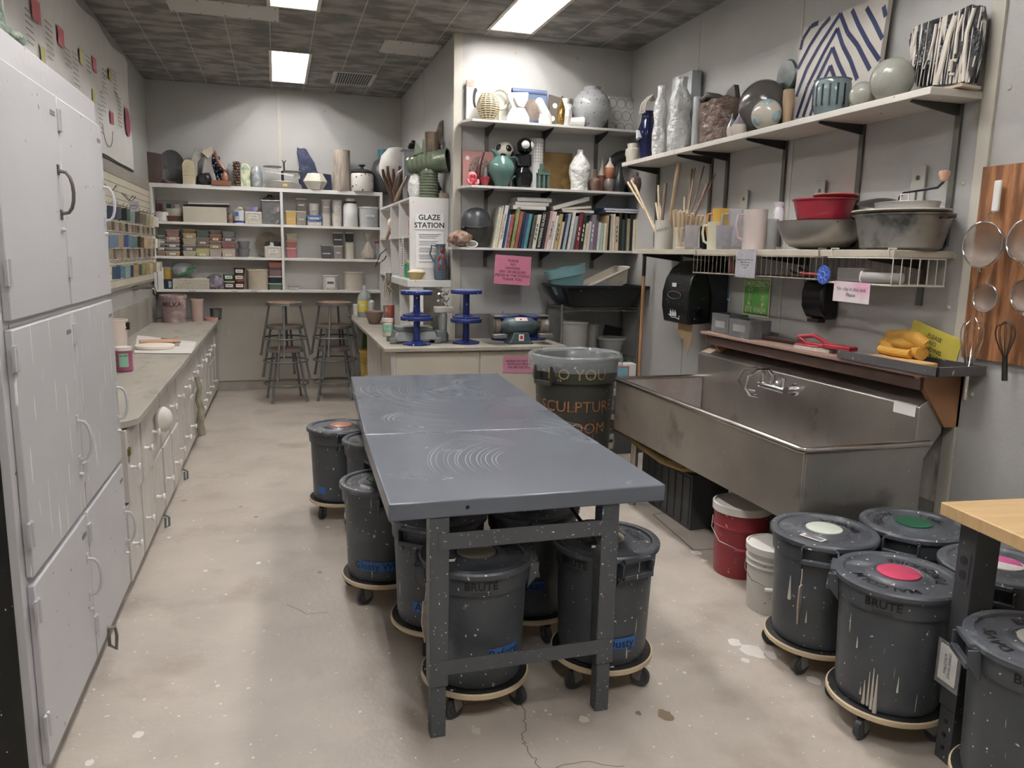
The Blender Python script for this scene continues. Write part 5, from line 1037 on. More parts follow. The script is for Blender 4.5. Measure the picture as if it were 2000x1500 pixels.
for i,(y,c,lc,lb) in enumerate(((7.2,'#4a2c3c','#dcd8d2','dark purple jar with white cap in the lower pigeonhole'),(7.36,'#4fa27e','#d8cf6c','green-labelled jar with yellow cap in the lower pigeonhole'),(7.48,'#5aa886','#e0dcd6','green-labelled jar with white cap in the lower pigeonhole'),(7.72,'#7fb79a','#b9455a','pale green jar with red cap in the lower pigeonhole'))):
    t=T('glaze_jar',lb,'jar',(1.21,y,zl+.001)); b=MB(); b.lathe([(.038,0),(.04,.01),(.04,.13),(.03,.14),(0,.14)],seg=18); b.build('body',mc(c,.35,var=.3,scale=25),t); MB().lathe([(.036,.141),(.036,.165),(0,.165)],seg=18).build('lid',mc(lc,.4),t)
t=T('paper_mask','bundle of hose, mask and paper in the far upper pigeonhole','mask',(1.24,8.5,zm+.001)); b=MB(); b.sph((0,0,.16),(.08,.1,.07),wob=.3); b.build('paper',mc('#d9c8b0',.7,bump=.3),t); b=MB(); b.sph((-.02,-.06,.2),(.05,.05,.05)); b.build('mask_cup',mc('#c98a6e',.5),t); b=MB(); b.sph((.02,0,.07),(.08,.09,.07),wob=.3); b.build('dark_bag',black,t); MB().tube([(-.06,-.1,.16),(-.09,-.16,.06),(-.12,-.14,-.02)],.016,8).build('tube',mc('#8a6a4c',.6),t)
t=T('wire_loop','black looped handle sticking out above the lower pigeonholes','handle',(1.13,8.45,zl+.12)); MB().tube([(0,0,.15),(-.06,0,.1),(-.12,0,-.04),(-.02,0,.04),(.0,0,.08)],.006,6).build('loop',black,t)
t=T('tool_bundle','bundle of knotted pale strips and metal rings hung on the station side','tools',(1.1,8.0,1.2)); b=MB()
for i in range(5): b.tube([(-.03+.012*i,-.03*i,.26),(-.06+.01*i,-.03*i,.16),(-.05+.02*i,-.02*i,.05+.02*i)],.008,6)
b.build('strips',mc('#b9ad98',.7,var=.2),t); MB().cyl((-.02,-.1,.2),(-.02,-.1,.3),.03).build('ring',steel,t)
# things on the lower shelf top
X,Y,h,w=spot(843,879,477,zl,y=6.92)
t=T('painted_jug','tall blue-grey jug with red painted seed pods and one long handle','jug',(X+.0,6.93,zl+.001)); b=MB(); w*=.78; b.lathe([(w*.75,0),(w*.9,.03*h),(w*1.0,h*.33),(w*.92,h*.55),(w*.6,h*.72),(w*.56,h*.82),(w*.72,h),(w*.66,h),(w*.5,h*.8),(0,h*.7)],seg=32); b.build('body',mat('jug_glaze','#4c5c66',.22,var=.25,scale=8,stain=('#8f8a86',.35,7)),t)
MB().tube([(-w*.6,0,h*.93),(-w*1.25,0,h*.97),(-w*1.5,0,h*.72),(-w*.95,0,h*.5)],.008,8).build('handle',mc('#4d5a63',.3),t)
b=MB()
for a,z,s_ in ((-1.5,.83,.03),(-2.0,.6,.032),(-1.3,.63,.034),(-1.9,.36,.034),(-1.1,.36,.03),(-.6,.85,.025)):
    rr=w*(.96 if z<.5 else .84 if z<.7 else .58); b.sph((rr*math.cos(a),rr*math.sin(a),z*h),(s_*.42,s_*.3,s_*.85),0,10,8)
b.build('painted_pods',mc('#8f2a26',.3),t)
t=T('fluted_bowl','mustard fluted bowl with white stuff on the lower station shelf','bowl',(YP(814,540,6.95).x,6.97,zl+.001)); MB().lathe([(.045,0),(.06,.02),(.085,.065),(.08,.065),(.05,.03),(0,.03)],seg=28,wob=.12,ws=20).build('bowl',mc('#a8924f',.4),t); b=MB(); b.sph((0,0,.065),(.07,.07,.03),wob=.5,ws=14); b.build('filling',mc('#d9cdb8',.8),t)
# on the bench top
X,Y,h,w=spot(697,727,557,PZ,y=9.15)
t=T('cleaner_jug','clear gallon jug with yellow and white label on the side bench','jug',(X,9.15,PZ+.001)); w*=.95
b=MB(); b.lathe([(w*.95,0),(w,.01),(w,h*.55),(w*.85,h*.68),(w*.35,h*.85),(w*.25,h*.9),(0,h*.9)],seg=24); b.build('body',mat('cloudy_plastic','#a5aba9',.35,var=.1,alpha=.85),t); MB().lathe([(w*.25,h*.89),(w*.25,h),(0,h)],seg=16).build('cap',mc('#dedede',.4),t)
MB().tube([(w*.25,-.03,h*.85),(w*.55,-.06,h*.8),(w*.6,-.06,h*.62)],.012,8).build('grip',mc('#9ba1a0',.4),t); b=MB(); b.lathe([(w*1.01,h*.17),(w*1.01,h*.52)],seg=24,cap=False); b.build('label',mat('yellow_label','#d4c12f',.5,var=.1,stain=('#e6e4dc',.7,10)),t)
t=T('small_carton','white carton standing behind the cleaner jug','carton',(.93,9.4,PZ+.001)); MB().box(-.07,.07,-.06,.06,0,.13).build('carton',paper,t,bevel=.002)
simple_at('stoneware_bowl','mauve-brown unglazed bowl on the side bench','bowl',712,750,608,PZ,mc('#8e766b',.6,var=.08),[(.5,0),(.55,.03),(.95,.85),(1,.92),(1,1),(.92,1),(.5,.15),(0,.12)],y=8.3)
t,h,w=thing_at('glaze_jar','small jar with green label and white lid in front of the grey scale','jar',747,768,622,PZ,y=7.0); b=MB(); b.lathe([(w*.9,0),(w*.95,.01),(w*.95,h*.75),(w*.8,h*.82),(0,h*.82)],seg=22); b.build('body',mc('#c7b59c',.4),t); MB().lathe([(w,h*.82),(w,h),(0,h)],seg=22).build('lid',mc('#dad6d0',.4),t); MB().lathe([(w*.965,h*.25),(w*.965,h*.68)],seg=22,cap=False).build('label',mc('#7db39b',.5,var=.3,scale=30),t)
simple_at('grey_tub','grey marked plastic tub under the station shelf','tub',748,768,597,PZ,mc('#7d7f78',.5,var=.1),[(.8,0),(1,1),(.92,1),(.75,.05),(0,.05)],y=7.75)
for z,lb in ((0,'lower red and white can stacked under the station'),(.125,'upper red and white can stacked under the station')):
    t=T('tin_can',lb,'can',(1.05,7.62,PZ+.001+z)); MB().lathe([(.045,0),(.045,.12),(0,.12)],seg=20).build('body',mat('red_white_label','#9e4a3c',.5,var=.1,stain=('#cfcac0',.6,12)),t)
t=T('spray_carton','narrow white canister with dark writing beside the station post','canister',(1.0,8.75,PZ+.001)); MB().lathe([(.035,0),(.035,.2),(.02,.22),(0,.22)],seg=18).build('body',mat('canister_white','#cbc9c4',.4,speck=('#3a3836',.3,30)),t)
t=T('card_box','tan carton pushed back under the station shelf','carton',(1.32,7.3,PZ+.001)); MB().box(-.07,.07,-.06,.06,0,.2).build('carton',mc('#a79a7c',.7),t,bevel=.002)
# electronic scale
t,h,w=thing_at('platform_scale','old grey platform scale behind the near blue wheels','scale',762,862,636,PZ,y=6.56)
gs=mat('scale_grey','#747a7a',.45,.3,var=.15,scale=10,speck=('#c9c6bd',.1,40))
h=.16; b=MB(); b.box(-.21,.17,-.13,.1,.03,.1,tx=.02,ty=.02); 
for s in (-1,1):
    for q in (-.13,.07): b.box(-.02+s*.19-.03,-.02+s*.19+.03,q,q+.03,0,.05)
b.build('base',gs,t,bevel=.006); MB().box(-.18,.13,-.11,.08,.1,.14).build('platter',gs,t,bevel=.006); MB().box(.17,.26,-.06,.06,0,.1).build('housing',gs,t,bevel=.008)
# grey machine with chuck
t,h,w=thing_at('clamp_mixer','grey clamped machine with a knotted metal head beside the station','machine',851,879,574,PZ,y=6.62)
b=MB(); b.lathe([(.05,0),(.055,.05),(.035,.09),(.04,.22),(.03,.26),(0,.26)],seg=18); b.build('column',gs,t); MB().box(-.075,.09,-.04,.04,.25,.30).build('table',mc('#b5b1a6',.5),t,bevel=.006)
b=MB()
for i in range(12): a=i*1.3; b.cyl((.01+.03*math.cos(a),.03*math.sin(a),.30+.012*i),(.05*math.cos(a+1),.04*math.sin(a+1),.33+.012*i),.012,seg=8)
b.build('head',mat('pale_metal','#9a978e',.4,.6,var=.3,scale=20),t)
# banding wheels
bl=mat('cobalt_enamel','#182a6b',.25,var=.2,scale=6,speck=('#c9cbd2',.08,40),stain=('#3a4f86',.3,5)); blt=mat('dusty_wheel_top','#5f6b8a',.5,var=.2,scale=6)
def wheel(x,y,z,h,r,label,flip=False):
    t=T('banding_wheel',label,'banding wheel',(x,y,z),R()*6,'cobalt blue banding wheels')
    f=(lambda q:q) if not flip else (lambda q:h-q)
    def lz(P): return [(a,f(b_)) for a,b_ in P]
    MB().lathe(lz([(0,0),(r*.86,0),(r*.88,.006),(r*.88,.014),(r*.35,.03),(r*.2,.04),(0,.04)]),seg=40).build('base',bl,t)
    MB().lathe(lz([(.03,.035),(.028,h*.5),(.028,h-.03)]),seg=20).build('column',bl,t)
    b=MB(); b.lathe(lz([(0,h-.032),(r*.98,h-.032),(r,h-.028),(r,h-.004),(r*.98,h),(0,h)]),seg=44)
    for fc in b.b.faces:
        if not flip and all(v.co.z>h-.001 for v in fc.verts): fc.material_index=1
    b.build('wheel_head',[bl,blt],t); return t
def zof(px,py,x,y):
    d=ray(px,py); s=(d.x*x+(d.y*y))/(d.x**2+d.y**2); return H+d.z*s
bx1=ZP(820,668,PZ); X1=bx1.x+.0; y1_=6.38
X1=YP(814,660,y1_).x; zt1=zof(814,568,X1,y1_); zt0=zof(817,618,X1,y1_)
wheel(X1,y1_,PZ+.001,zt0-PZ-.0,.135,'lower blue banding wheel of the stack in front of the grey scale')
wheel(X1,y1_,zt0+.002,zt1-zt0,.135,'upper blue banding wheel of the stack in front of the grey scale')
X2=YP(910,660,6.42).x; z2=zof(910,614,X2,6.42); z3=zof(911,566,X2,6.42)
wheel(X2,6.42,PZ+.001,z2-PZ-.035,.135,'lower blue banding wheel of the stack beside the grinder')
wheel(X2,6.42,z2-.032,z3-z2+.032,.135,'upper blue banding wheel of the stack beside the grinder')
wheel(YP(985,620,6.66).x,6.655,PZ+.001,.225,.135,'low blue banding wheel behind the left end of the grinder'); wheel(YP(1042,618,6.66).x,6.655,PZ+.001,.225,.135,'low blue banding wheel behind the right end of the grinder')
# bench grinder
X=YP(1012,660,6.38).x
t=T('bench_grinder','grey-green bench grinder with two wheels and a red switch','grinder',(X,6.36,PZ+.001)); gg=mat('grinder_green','#46555a',.4,.2,var=.12,scale=9)
b=MB(); b.prism([(-.12,0),(.12,0),(.09,.03),(.065,.1),(-.065,.1),(-.09,.03)],'y',-.07,.08); b.build('base',gg,t,bevel=.008); MB().box(-.022,.022,-.077,-.07,.03,.085).build('switch_plate',paper,t); MB().box(-.012,.012,-.081,-.077,.045,.075).build('switch',mc('#b3202a',.3),t)
rot=Matrix.Rotation(PI/2,3,'Y')
b=MB(); b.lathe([(.035,-.19),(.04,-.15),(.062,-.12),(.07,-.1),(.075,0),(.07,.1),(.062,.12),(.04,.15),(.035,.19)],(0,0,.155),32,rot=rot); b.build('motor',gg,t); b=MB(); b._f([b.v((x_,-.045*1,.155+.0625)) if 0 else b.v((x_,y_,z_)) for x_,y_,z_ in ((-.05,-.062,.2),(.06,-.062,.2),(.06,-.03,.2265),(-.05,-.03,.2265))],0); b.build('name_plate',mc('#d9b9b4',.4),t,norm=False)
for s in (-1,1):
    b=MB(); b.lathe([(.075,-.02),(.075,.02)],(s*.205,0,.155),32,rot=rot); b.build('grinding_wheel',mc('#77695d',.8,var=.1),t)
    b=MB(); b.lathe([(.03,.018),(.085,.013),(.09,.03),(.09,.045),(.05,.055),(0,.055)] if s>0 else [(0,-.055),(.05,-.055),(.09,-.045),(.09,-.03),(.085,-.022),(.03,-.018)],(s*.205,0.01,.155),32,rot=rot); b.build('guard',galv,t)
    MB().box(s*.205-.045,s*.205+.04,-.08,.04,.235,.25).build('spark_shield',galv,t,bevel=.004); MB().box(s*.205-.06,s*.205+.06,-.14,-.075,.06,.095).build('tool_rest',galv,t,bevel=.006)
MB().tube([(-.16,-.02,.25),(-.155,-.02,.28),(-.15,-.01,.27)],.004,6).build('wing_nut',galv,t)
# ================= WIRE RACK IN THE CORNER =================
t=T('wire_rack','low grey wire rack in the corner behind the big bin','rack',(0,0,0)); rx0,rx1,ry0,ry1=2.385,3.13,6.36,6.77
for x in (rx0,rx1):
    for y in (ry0,ry1): MB().cyl((x,y,0),(x,y,1.285),.0125,seg=12).build('post',galv,t)
for z in (1.26,.80,.3):
    b=MB()
    for y in (ry0,ry1): b.cyl((rx0,y,z),(rx1,y,z),.004,seg=6); b.cyl((rx0,y,z-.03),(rx1,y,z-.03),.004,seg=6); 
    for x in (rx0,rx1): b.cyl((x,ry0,z),(x,ry1,z),.004,seg=6); b.cyl((x,ry0,z-.03),(x,ry1,z-.03),.004,seg=6)
    P=[]
    for k in range(25): P.append((rx0+(rx1-rx0)*k/24,ry0,z-.03*(k%2)))
    b.tube(P,.0025,5); P=[(rx0+(rx1-rx0)*k/24,ry1,z-.03*(k%2)) for k in range(25)]; b.tube(P,.0025,5)
    for k in range(26): x=rx0+(rx1-rx0)*k/25; b.cyl((x,ry0,z),(x,ry1,z),.002,seg=5)
    b.build('wire_shelf',galv,t)
zr=1.2645
t=T('black_tub','large shallow black mixing tub on the wire rack','tub',(2.75,6.5,zr)); b=MB()
def rrect(b,L,mi=0,cap0=True):
    rings=[]
    for hx,hy,r,z in L:
        ring=[]
        for cx,cy_,a0 in ((hx-r,hy-r,0),(-hx+r,hy-r,PI/2),(-hx+r,-hy+r,PI),(hx-r,-hy+r,1.5*PI)):
            for k in range(5): a=a0+PI/2*k/4; ring.append(b.v((cx+r*math.cos(a),cy_+r*math.sin(a),z)))
        rings.append(ring)
    for A,B in zip(rings,rings[1:]):
        n=len(A)
        for i in range(n): j=(i+1)%n; b._f([A[i],A[j],B[j],B[i]],mi)
    b._f(list(reversed(rings[0])),mi); b._f(rings[-1],mi)
rrect(b,[(.30,.17,.06,0),(.33,.2,.06,.03),(.40,.25,.07,.17),(.44,.28,.07,.175),(.44,.28,.07,.195),(.39,.25,.07,.195),(.30,.17,.06,.02),(.3,.17,.06,.019)])
b.build('tub',mat('black_tub_plastic','#0f1115',.3,var=.1,speck=('#8d8f94',.03,30)),t)
def trough(name,label,cat,loc,rz,tilt,L,m_,axis='Y'):
    t=T(name,label,cat,loc,rz); t.rotation_euler[1]=tilt if axis=='Y' else 0; t.rotation_euler[0]=tilt if axis=='X' else 0; b=MB(); rrect(b,L); b.build('body',m_,t); return t
X,Y,h,w=spot(1090,1160,508,zr+.12,y=6.45)
t=T('teal_bowl','pale teal plastic bowl tipped in the black tub','bowl',(2.50,6.5,zr+.115)); t.rotation_euler=(-.05,-.2,0)
MB().lathe([(.11,0),(.125,.01),(.165,.15),(.18,.155),(.19,.235),(.18,.235),(.155,.15),(.11,.02),(0,.02)],seg=40).build('bowl',mc('#6a969b',.3),t)
t=trough('wash_basin','beige rectangular wash basin tipped in the black tub','basin',(2.83,6.5,zr+.16),0,-.42,[(.19,.13,.03,-.02),(.235,.165,.04,.1),(.25,.18,.04,.104),(.25,.18,.04,.115),(.225,.155,.04,.115),(.18,.12,.03,-.01),(.18,.12,.03,-.011)],mc('#c5bcab',.4))
t=trough('green_basin','lime green tray under the beige basin','tray',(3.0,6.52,zr+.08),0,-.35,[(.08,.1,.02,0),(.09,.12,.02,.08),(.083,.11,.02,.08),(.07,.09,.02,.01),(.07,.09,.02,.009)],mc('#5f9a3c',.4))
t=trough('clear_basin','clear crumpled tray between the teal bowl and the beige basin','tray',(2.66,6.38,zr+.13),0,-.3,[(.13,.07,.02,0),(.16,.09,.02,.07),(.155,.085,.02,.07),(.12,.06,.02,.01),(.12,.06,.02,.009)],clearm('clear_basin_mat','#b9bcc0',.6))
z2=.8045
tub('white tub with clear crumpled cover on the middle wire shelf, left one',1094,1150,628,z2,6.55,'#a5a39e','#b5b3ae','r',name='mixing_tub')
tub('taller greyish tub at the back of the middle wire shelf',1140,1172,632,z2,6.66,'#96938c','#a5a29b','r',name='mixing_tub')
simple_pot('terracotta_saucer','terracotta saucer under the clear bowl on the wire rack','saucer',2.93,6.5,z2,.11,.03,mc('#8d5339',.6),[(.8,0),(1,1),(.9,1),(.75,.3),(0,.3)])
X,Y,h,w=spot(1188,1242,641,z2+.031,y=6.5)
t=T('clear_bowl','clear lidded bowl on the terracotta saucer','bowl',(2.93,6.5,z2+.031)); MB().lathe([(.085,0),(.12,.12),(.135,.125),(.135,.145),(.11,.145),(0,.14)],seg=32).build('bowl',clearm('frosted_bowl','#b3b4b0',.65),t)
t=T('photo_card','dark postcard with white writing leaning at the back of the rack','card',(3.03,6.72,z2+.001)); MB().obox((0,0,.13),(.09,0,-.02),(0,.003,0),(.02,0,.12)).build('card',mat('dark_card','#17181a',.4,speck=('#c9c9c9',.1,30)),t)
t=T('picture_box','white box with a red-framed colourful picture beside the big bin','box',(2.90,6.2,.52)); MB().box(-.12,.12,-.06,.06,0,.26).build('box',paper,t,bevel=.003); MB().box(-.09,.05,-.063,-.06,.05,.24).build('red_frame',mc('#a83a3a',.5),t); MB().box(-.08,.04,-.065,-.063,.06,.23).build('picture',mat('pool_picture','#6fa3b5',.5,var=.2,stain=('#c9b548',.4,14)),t)
t=T('utility_cart','dark plastic crate stand carrying the picture box by the sink','crate',(2.9,6.15,0)); MB().box(-.16,.16,-.14,.14,0,.515).build('crate',mc('#4b4c4d',.5),t,bevel=.006)
t=T('tape_roll','brown roll of tape lying in front of the picture box','tape',(2.83,6.07,.516)); MB().lathe([(.035,0),(.06,0),(.06,.05),(.035,.05),(.035,0)],seg=24,cap=False).build('roll',mc('#8c7a66',.5),t)
for k,(z,c) in enumerate(((0,'#6d6a66'),(.16,'#c9c4b8'),(.32,'#bdb7ab'),(.48,'#8b8883'))):
    t=T('slotted_tray','%s slotted plastic tray in the stack wedged left of the sink'%('lowest grey','second, cream','third, cream','topmost grey')[k],'tray',(2.45,5.72+.01*k,z+.001)); b=MB(); w_=.006
    b.box(-.14,.14,-.1,.1,0,.01); b.box(-.15,-.14,-.11,.11,0,.12); b.box(.14,.15,-.11,.11,0,.12); b.box(-.15,.15,-.11,-.1,0,.05); b.box(-.15,.15,-.11,-.1,.08,.12); b.box(-.15,.15,.1,.11,0,.12)
    b.build('tray',mc(c,.5),t,bevel=.002)
t=T('under_sink_panel','dark grey ribbed bins standing under the sink by the brass drain','bin',(2.62,4.45,0)); b=MB(); b.box(-.15,.16,-.3,.4,0,.36)
for i in range(7): b.box(-.156,-.15,-.28+.095*i,-.21+.095*i,.02,.34)
b.build('body',mc('#3c3d3e',.5),t,bevel=.006)
# ================= SHELVES ON THE FRONT WALL =================
brk=mat('bracket_dark','#3d3d3c',.4,.6,var=.1); std=mat('slotted_standard','#66655f',.4,.7,var=.1)
def yshelf(label,z,x0,x1,sx,std_z):
    t=T('book_shelf',label,'shelf',(0,0,0),0,None)
    b=MB(); b.prism([(x0,YW-.002),(x0,6.62),(x0+.06,6.5),(x1,6.5),(x1,YW-.002)],'z',z-.02,z); b.build('board',mat('shelf_board_white','#cdcbc6',.4,var=.03),t,bevel=.002)
    for x in sx:
        MB().prism([(6.53,z-.021),(YW-.003,z-.021),(YW-.003,z-.095),(YW-.03,z-.095),(6.56,z-.04)],'x',x-.005,x+.005).build('bracket',brk,t)
        if std_z: MB().box(x-.016,x+.016,YW-.014,YW-.002,std_z,z+.0 if z<2.7 else z).build('standard',std,t)
YS1,YS2,YS3=2.822,2.284,1.765
sxs=(YP(947,500,YW).x,YP(1055,500,YW).x,YP(1156,500,YW).x)
yshelf('top white shelf on the front wall, holding tiles and white pottery',YS1,1.53,3.15,sxs,2.30)
yshelf('middle white shelf on the front wall, holding jugs and gourds',YS2,1.53,3.15,sxs,1.78)
yshelf('lowest white shelf on the front wall, holding the books',YS3,1.44,3.15,sxs,1.6)
yp=6.66
def TA(name,label,cat,l,r,top,zs,y=yp,rz=0): return thing_at(name,label,cat,l,r,top,zs,y=y,rz=rz)
def cring(b,c,r,w,mi,ax='y',asp=1):
    b.tube([(c[0]+r*math.cos(a),c[1],c[2]+r*asp*math.sin(a)) for a in [2*PI*k/28 for k in range(28)]],w,5,mi,closed=True)
def disc(b,c,rx,rz,mi,th=.002,a0=0):
    b.prism([(c[0]+rx*math.cos(a),c[2]+rz*math.sin(a)) for a in [2*PI*k/28 for k in range(28)]],'y',c[1]-th,c[1],mi)
wg=mat('white_glaze','#d9d8d3',.28,var=.03); 
# top shelf
t,h,w=TA('wall_tile','large white tile with a black and white oval and brown corner, top left shelf','tile',909,1000,160,YS1,y=6.76)
b=MB(); b.box(-w,w,-.012,.012,0,h,0); disc(b,(-w*.6,-.013,h*.6),w*.12,h*.23,1); disc(b,(-w*.48,-.0131,h*.55),w*.14,h*.22,0,.004); b.box(-w,-w*.65,-.014,-.012,h*.84,h,2); b.box(-w,-w*.42,-.014,-.012,0,h*.1,3); b.build('tile',[wg,black,mc('#b39484',.4,var=.2,scale=30),mc('#8a6b55',.5)],t,bevel=.002)
t,h,w=TA('lattice_vase','cream openwork lattice vase with dark gaps','vase',932,976,181,YS1,y=6.6)
prof=lambda u: w*(.2+.8*math.sin(PI*(.1+.78*u))**1.15)
b=MB()
for k in range(12):
    a=2*PI*k/12; b.tube([(prof(i/14)*math.cos(a),prof(i/14)*math.sin(a),h*i/14) for i in range(15)],.006,6)
for i in range(1,14): r_=prof(i/14); b.tube([(r_*math.cos(2*PI*k/24),r_*math.sin(2*PI*k/24),h*i/14) for k in range(24)],.0065,6,closed=True)
b.build('lattice',mc('#c6b794',.4,var=.06),t); b=MB(); b.lathe([(prof(i/14)*.8,h*i/14) for i in range(14)],seg=20); b.build('inner_core',mc('#2e2417',.6),t)
t,h,w=TA('glass_ring','pale green ring standing behind the lattice vase','ring',962,991,174,YS1,y=6.70); b=MB(); h-=0; r_=.078; b.tube([(r_*math.cos(a),0,h-.085+r_*1.05*math.sin(a)) for a in [2*PI*k/36 for k in range(36)]],.014,10,closed=True); b.build('ring',mc('#b9b99a',.3),t); MB().box(-.01,.01,-.01,.01,0,max(.01,h-.165)).build('foot',mc('#b9b99a',.3),t)
t,h,w=TA('cup_form','white tile-like form of two mirrored cups','sculpture',990,1036,180,YS1,y=6.62)
b=MB(); b.prism([(-w,0),(-w*1.0,h*.2),(-w*.55,h*.52),(-w*.95,h*.8),(-w,h*.97),(w*.95,h),(w*.9,h*.78),(w*.5,h*.5),(w,h*.22),(w*1.02,0)],'y',0,.03); b.prism([(-w*.45,h*.96),(-w*.5,h*.8),(-w*.1,h*.53),(w*.45,h*.5),(w*.8,h*.75),(w*.78,h)],'y',-.03,.02); b.prism([(-w*.7,0),(-w*.6,h*.28),(-w*.1,h*.5),(w*.5,h*.5),(w*.95,h*.22),(w*.95,0)],'y',-.032,.02); b.build('body',wg,t,bevel=.008,seg=3)
t,h,w=TA('blue_tile','blue and brown patterned rolled tile behind the white forms','tile',998,1070,175,YS1,y=6.76); b=MB(); b.box(-w,w,-.012,.012,0,h,0); b.box(-w*.3,w*.6,-.014,-.011,h*.2,h*.75,1); b.cyl((-w,-.0,h*.93),(w,-.0,h*.93),.022,seg=14,mi=0); b.build('tile',[mat('faded_blue','#5c6c8e',.4,var=.15,scale=10),mat('brown_fern','#7f7065',.5,var=.3,scale=25)],t)
t,h,w=TA('bent_form','white bent bottle-like form with a rounded head','sculpture',1042,1081,192,YS1,y=6.60)
b=MB(); b.lathe([(w*.68,0),(w*.72,h*.2),(w*.6,h*.42),(w*.3,h*.5),(0,h*.5)],(w*.25,0,0),24,sy=.7); b.cyl((w*.3,0,h*.36),(-w*.42,0,h*.84),w*.52,w*.44,22); b.sph((-w*.42,0,h*.84),w*.44); b.build('body',wg,t)
t,h,w=TA('dotted_tile','taupe tile with large white dots','tile',1071,1122,187,YS1,y=6.75); b=MB(); b.prism([(-w,0),(w,0),(w,h*.86),(w*.85,h*.93),(w*.2,h*.92),(w*.05,h),(-w*.1,h*.93),(-w,h)],'y',-.012,.012,0)
for x,z in ((-.55,.68),(.65,.7),(-.72,.3),(.3,.3),(-.2,.1),(.75,.25)): disc(b,(x*w,-.013,z*h),w*.2,w*.2,1)
b.build('tile',[mc('#5f5852',.4,var=.1),wg],t)
t,h,w=TA('crumpled_vessel','white crumpled faceted vessel half gilded','vessel',1086,1116,193,YS1,y=6.6); b=MB(); b.lathe([(w*.7,0),(w,h*.35),(w*.9,h*.6),(w*.5,h*.82),(w*.6,h),(0,h)],(w*.25,0,0),9,wob=.1); b.build('body',wg,t,smooth=8); MB().lathe([(w*.4,0),(w*.55,h*.3),(w*.5,h*.6),(w*.1,h*.95),(0,h)],(-w*.45,-.03,0),14,wob=.25,ws=20).build('gilded_half',mat('gold_leaf','#b08a3e',.2,.9,var=.3,scale=30,bump=.5,bscale=60),t)
t,h,w=TA('cup','small white cup lying on its side with grey inside','cup',1112,1145,230,YS1,y=6.57); b=MB(); b.cyl((-.07,0,.045),(.05,-.01,.045),.03,.044,24); b.build('body',wg,t); MB().cyl((.0485,-.01,.045),(.052,-.0105,.045),.037,seg=24).build('inside',mc('#55565a',.5),t)
simple_at('moon_jar','large round speckled grey-white moon jar','vase',1118,1195,171,YS1,mat('speckled_moon_glaze','#999b9d',.22,var=.12,scale=4,stretch=(1,1,6),speck=('#23262c',.25,48)),[(.5,0),(.55,.02),(.88,.25),(1,.48),(.93,.7),(.6,.9),(.42,.93),(.44,.99),(.46,1),(.38,1),(.38,.9),(0,.85)],y=6.64,seg=40)
t,h,w=TA('ring_tile','white square tile drawn with thin circles, top shelf right end','tile',1186,1254,191,YS1,y=6.76); b=MB(); b.box(-w,w,-.01,.01,0,h,0)
for i in range(4):
    for j in range(3): 
        x=-w*.78+w*.55*i-(w*.2 if j==1 else 0)
        if abs(x)<w*.85: cring(b,(x,-.0105,h*(.16+.33*j)),.042,.0018,1)
b.build('tile',[mc('#c9c7c3',.4,var=.05),mc('#5b5d63',.5)],t)
# middle shelf
t,h,w=TA('relief_tile','pink tile with a large patterned round head','tile',903,965,296,YS2,y=6.76); b=MB(); b.box(-w,w,-.01,.01,0,h,0); disc(b,(w*.1,-.012,h*.45),w*.72,h*.42,1,.01); disc(b,(-w*.72,-.012,h*.8),w*.14,w*.14,2)
for i in range(26): a=i*2.4; r_=.16*w*math.sqrt(i); b.sph((w*.1+r_*math.cos(a),-.021,h*.45+r_*.9*math.sin(a)),.006,3,6,4)
b.build('tile',[mc('#b37c78',.5,var=.1),mat('mottled_head','#7d6a62',.5,var=.3,scale=20),wg,mc('#33261f',.6)],t)
t,h,w=TA('horn_form','dark red curved horn leaning on the pink tile','sculpture',927,942,297,YS2,y=6.66); MB().tube([(-.0,0,0),(.0,0,h*.4),(.02,0,h*.75),(.05,0,h)],.028,12,r1=.008).build('horn',mc('#4d1f22',.25),t)
t,h,w=TA('round_figure','red and pink round creature-shaped piece','figurine',911,934,335,YS2,y=6.58); b=MB(); b.sph((0,0,h*.33),(w,w*.7,h*.33)); b.build('body',mc('#b32234',.3),t); b=MB(); b.sph((0,0,h*.68),(w*.8,w*.6,h*.32)); b.build('hood',mc('#d08488',.3),t); b=MB(); b.sph((0,-w*.35,h*.66),(w*.55,w*.35,h*.2)); b.build('face',mc('#b32234',.3),t); b=MB(); 
for s in (-1,1): b.sph((s*w*.25,-w*.72,h*.68),.005,0,6,4)
b.build('eyes',ink,t)
for s in (-1,1): MB().tube([(s*w*.9,-.03,h*.4),(s*w*.8,-.05,h*.15),(s*w*.3,-.06,h*.12)],.011,8).build('arm',mc('#d08488',.3),t)
simple_at('small_cup','small dark red tapered cup beside the red round piece','cup',936,958,346,YS2,mc('#8d2632',.3),[(.45,0),(.95,.9),(1,1),(.85,1),(.4,.1),(0,.1)],y=6.58)
t,h,w=TA('pointed_house','grey pointed bell-shaped piece behind the small red cup','sculpture',940,957,325,YS2,y=6.69); MB().lathe([(w,0),(w*.9,h*.5),(w*.3,h*.9),(0,h)],seg=20).build('bell',mc('#6c6463',.4),t)
X,Y,h,w=spot(957,1008,306,YS2,y=6.6)
t=T('ceramic_jug','large sea-green jug with curled spout and long handle','jug',(X-.01,Y,YS2+.001)); tg=mat('teal_celadon','#4c6f69',.18,var=.15,scale=4)
b=MB(); b.lathe([(w*.42,0),(w*.5,.01),(w*1.0,h*.45),(w*1.05,h*.64),(w*.85,h*.85),(w*.55,h*.98),(w*.52,h*1.0),(w*.45,h),(w*.5,h*.9),(0,h*.8)],seg=36); b.build('body',tg,t)
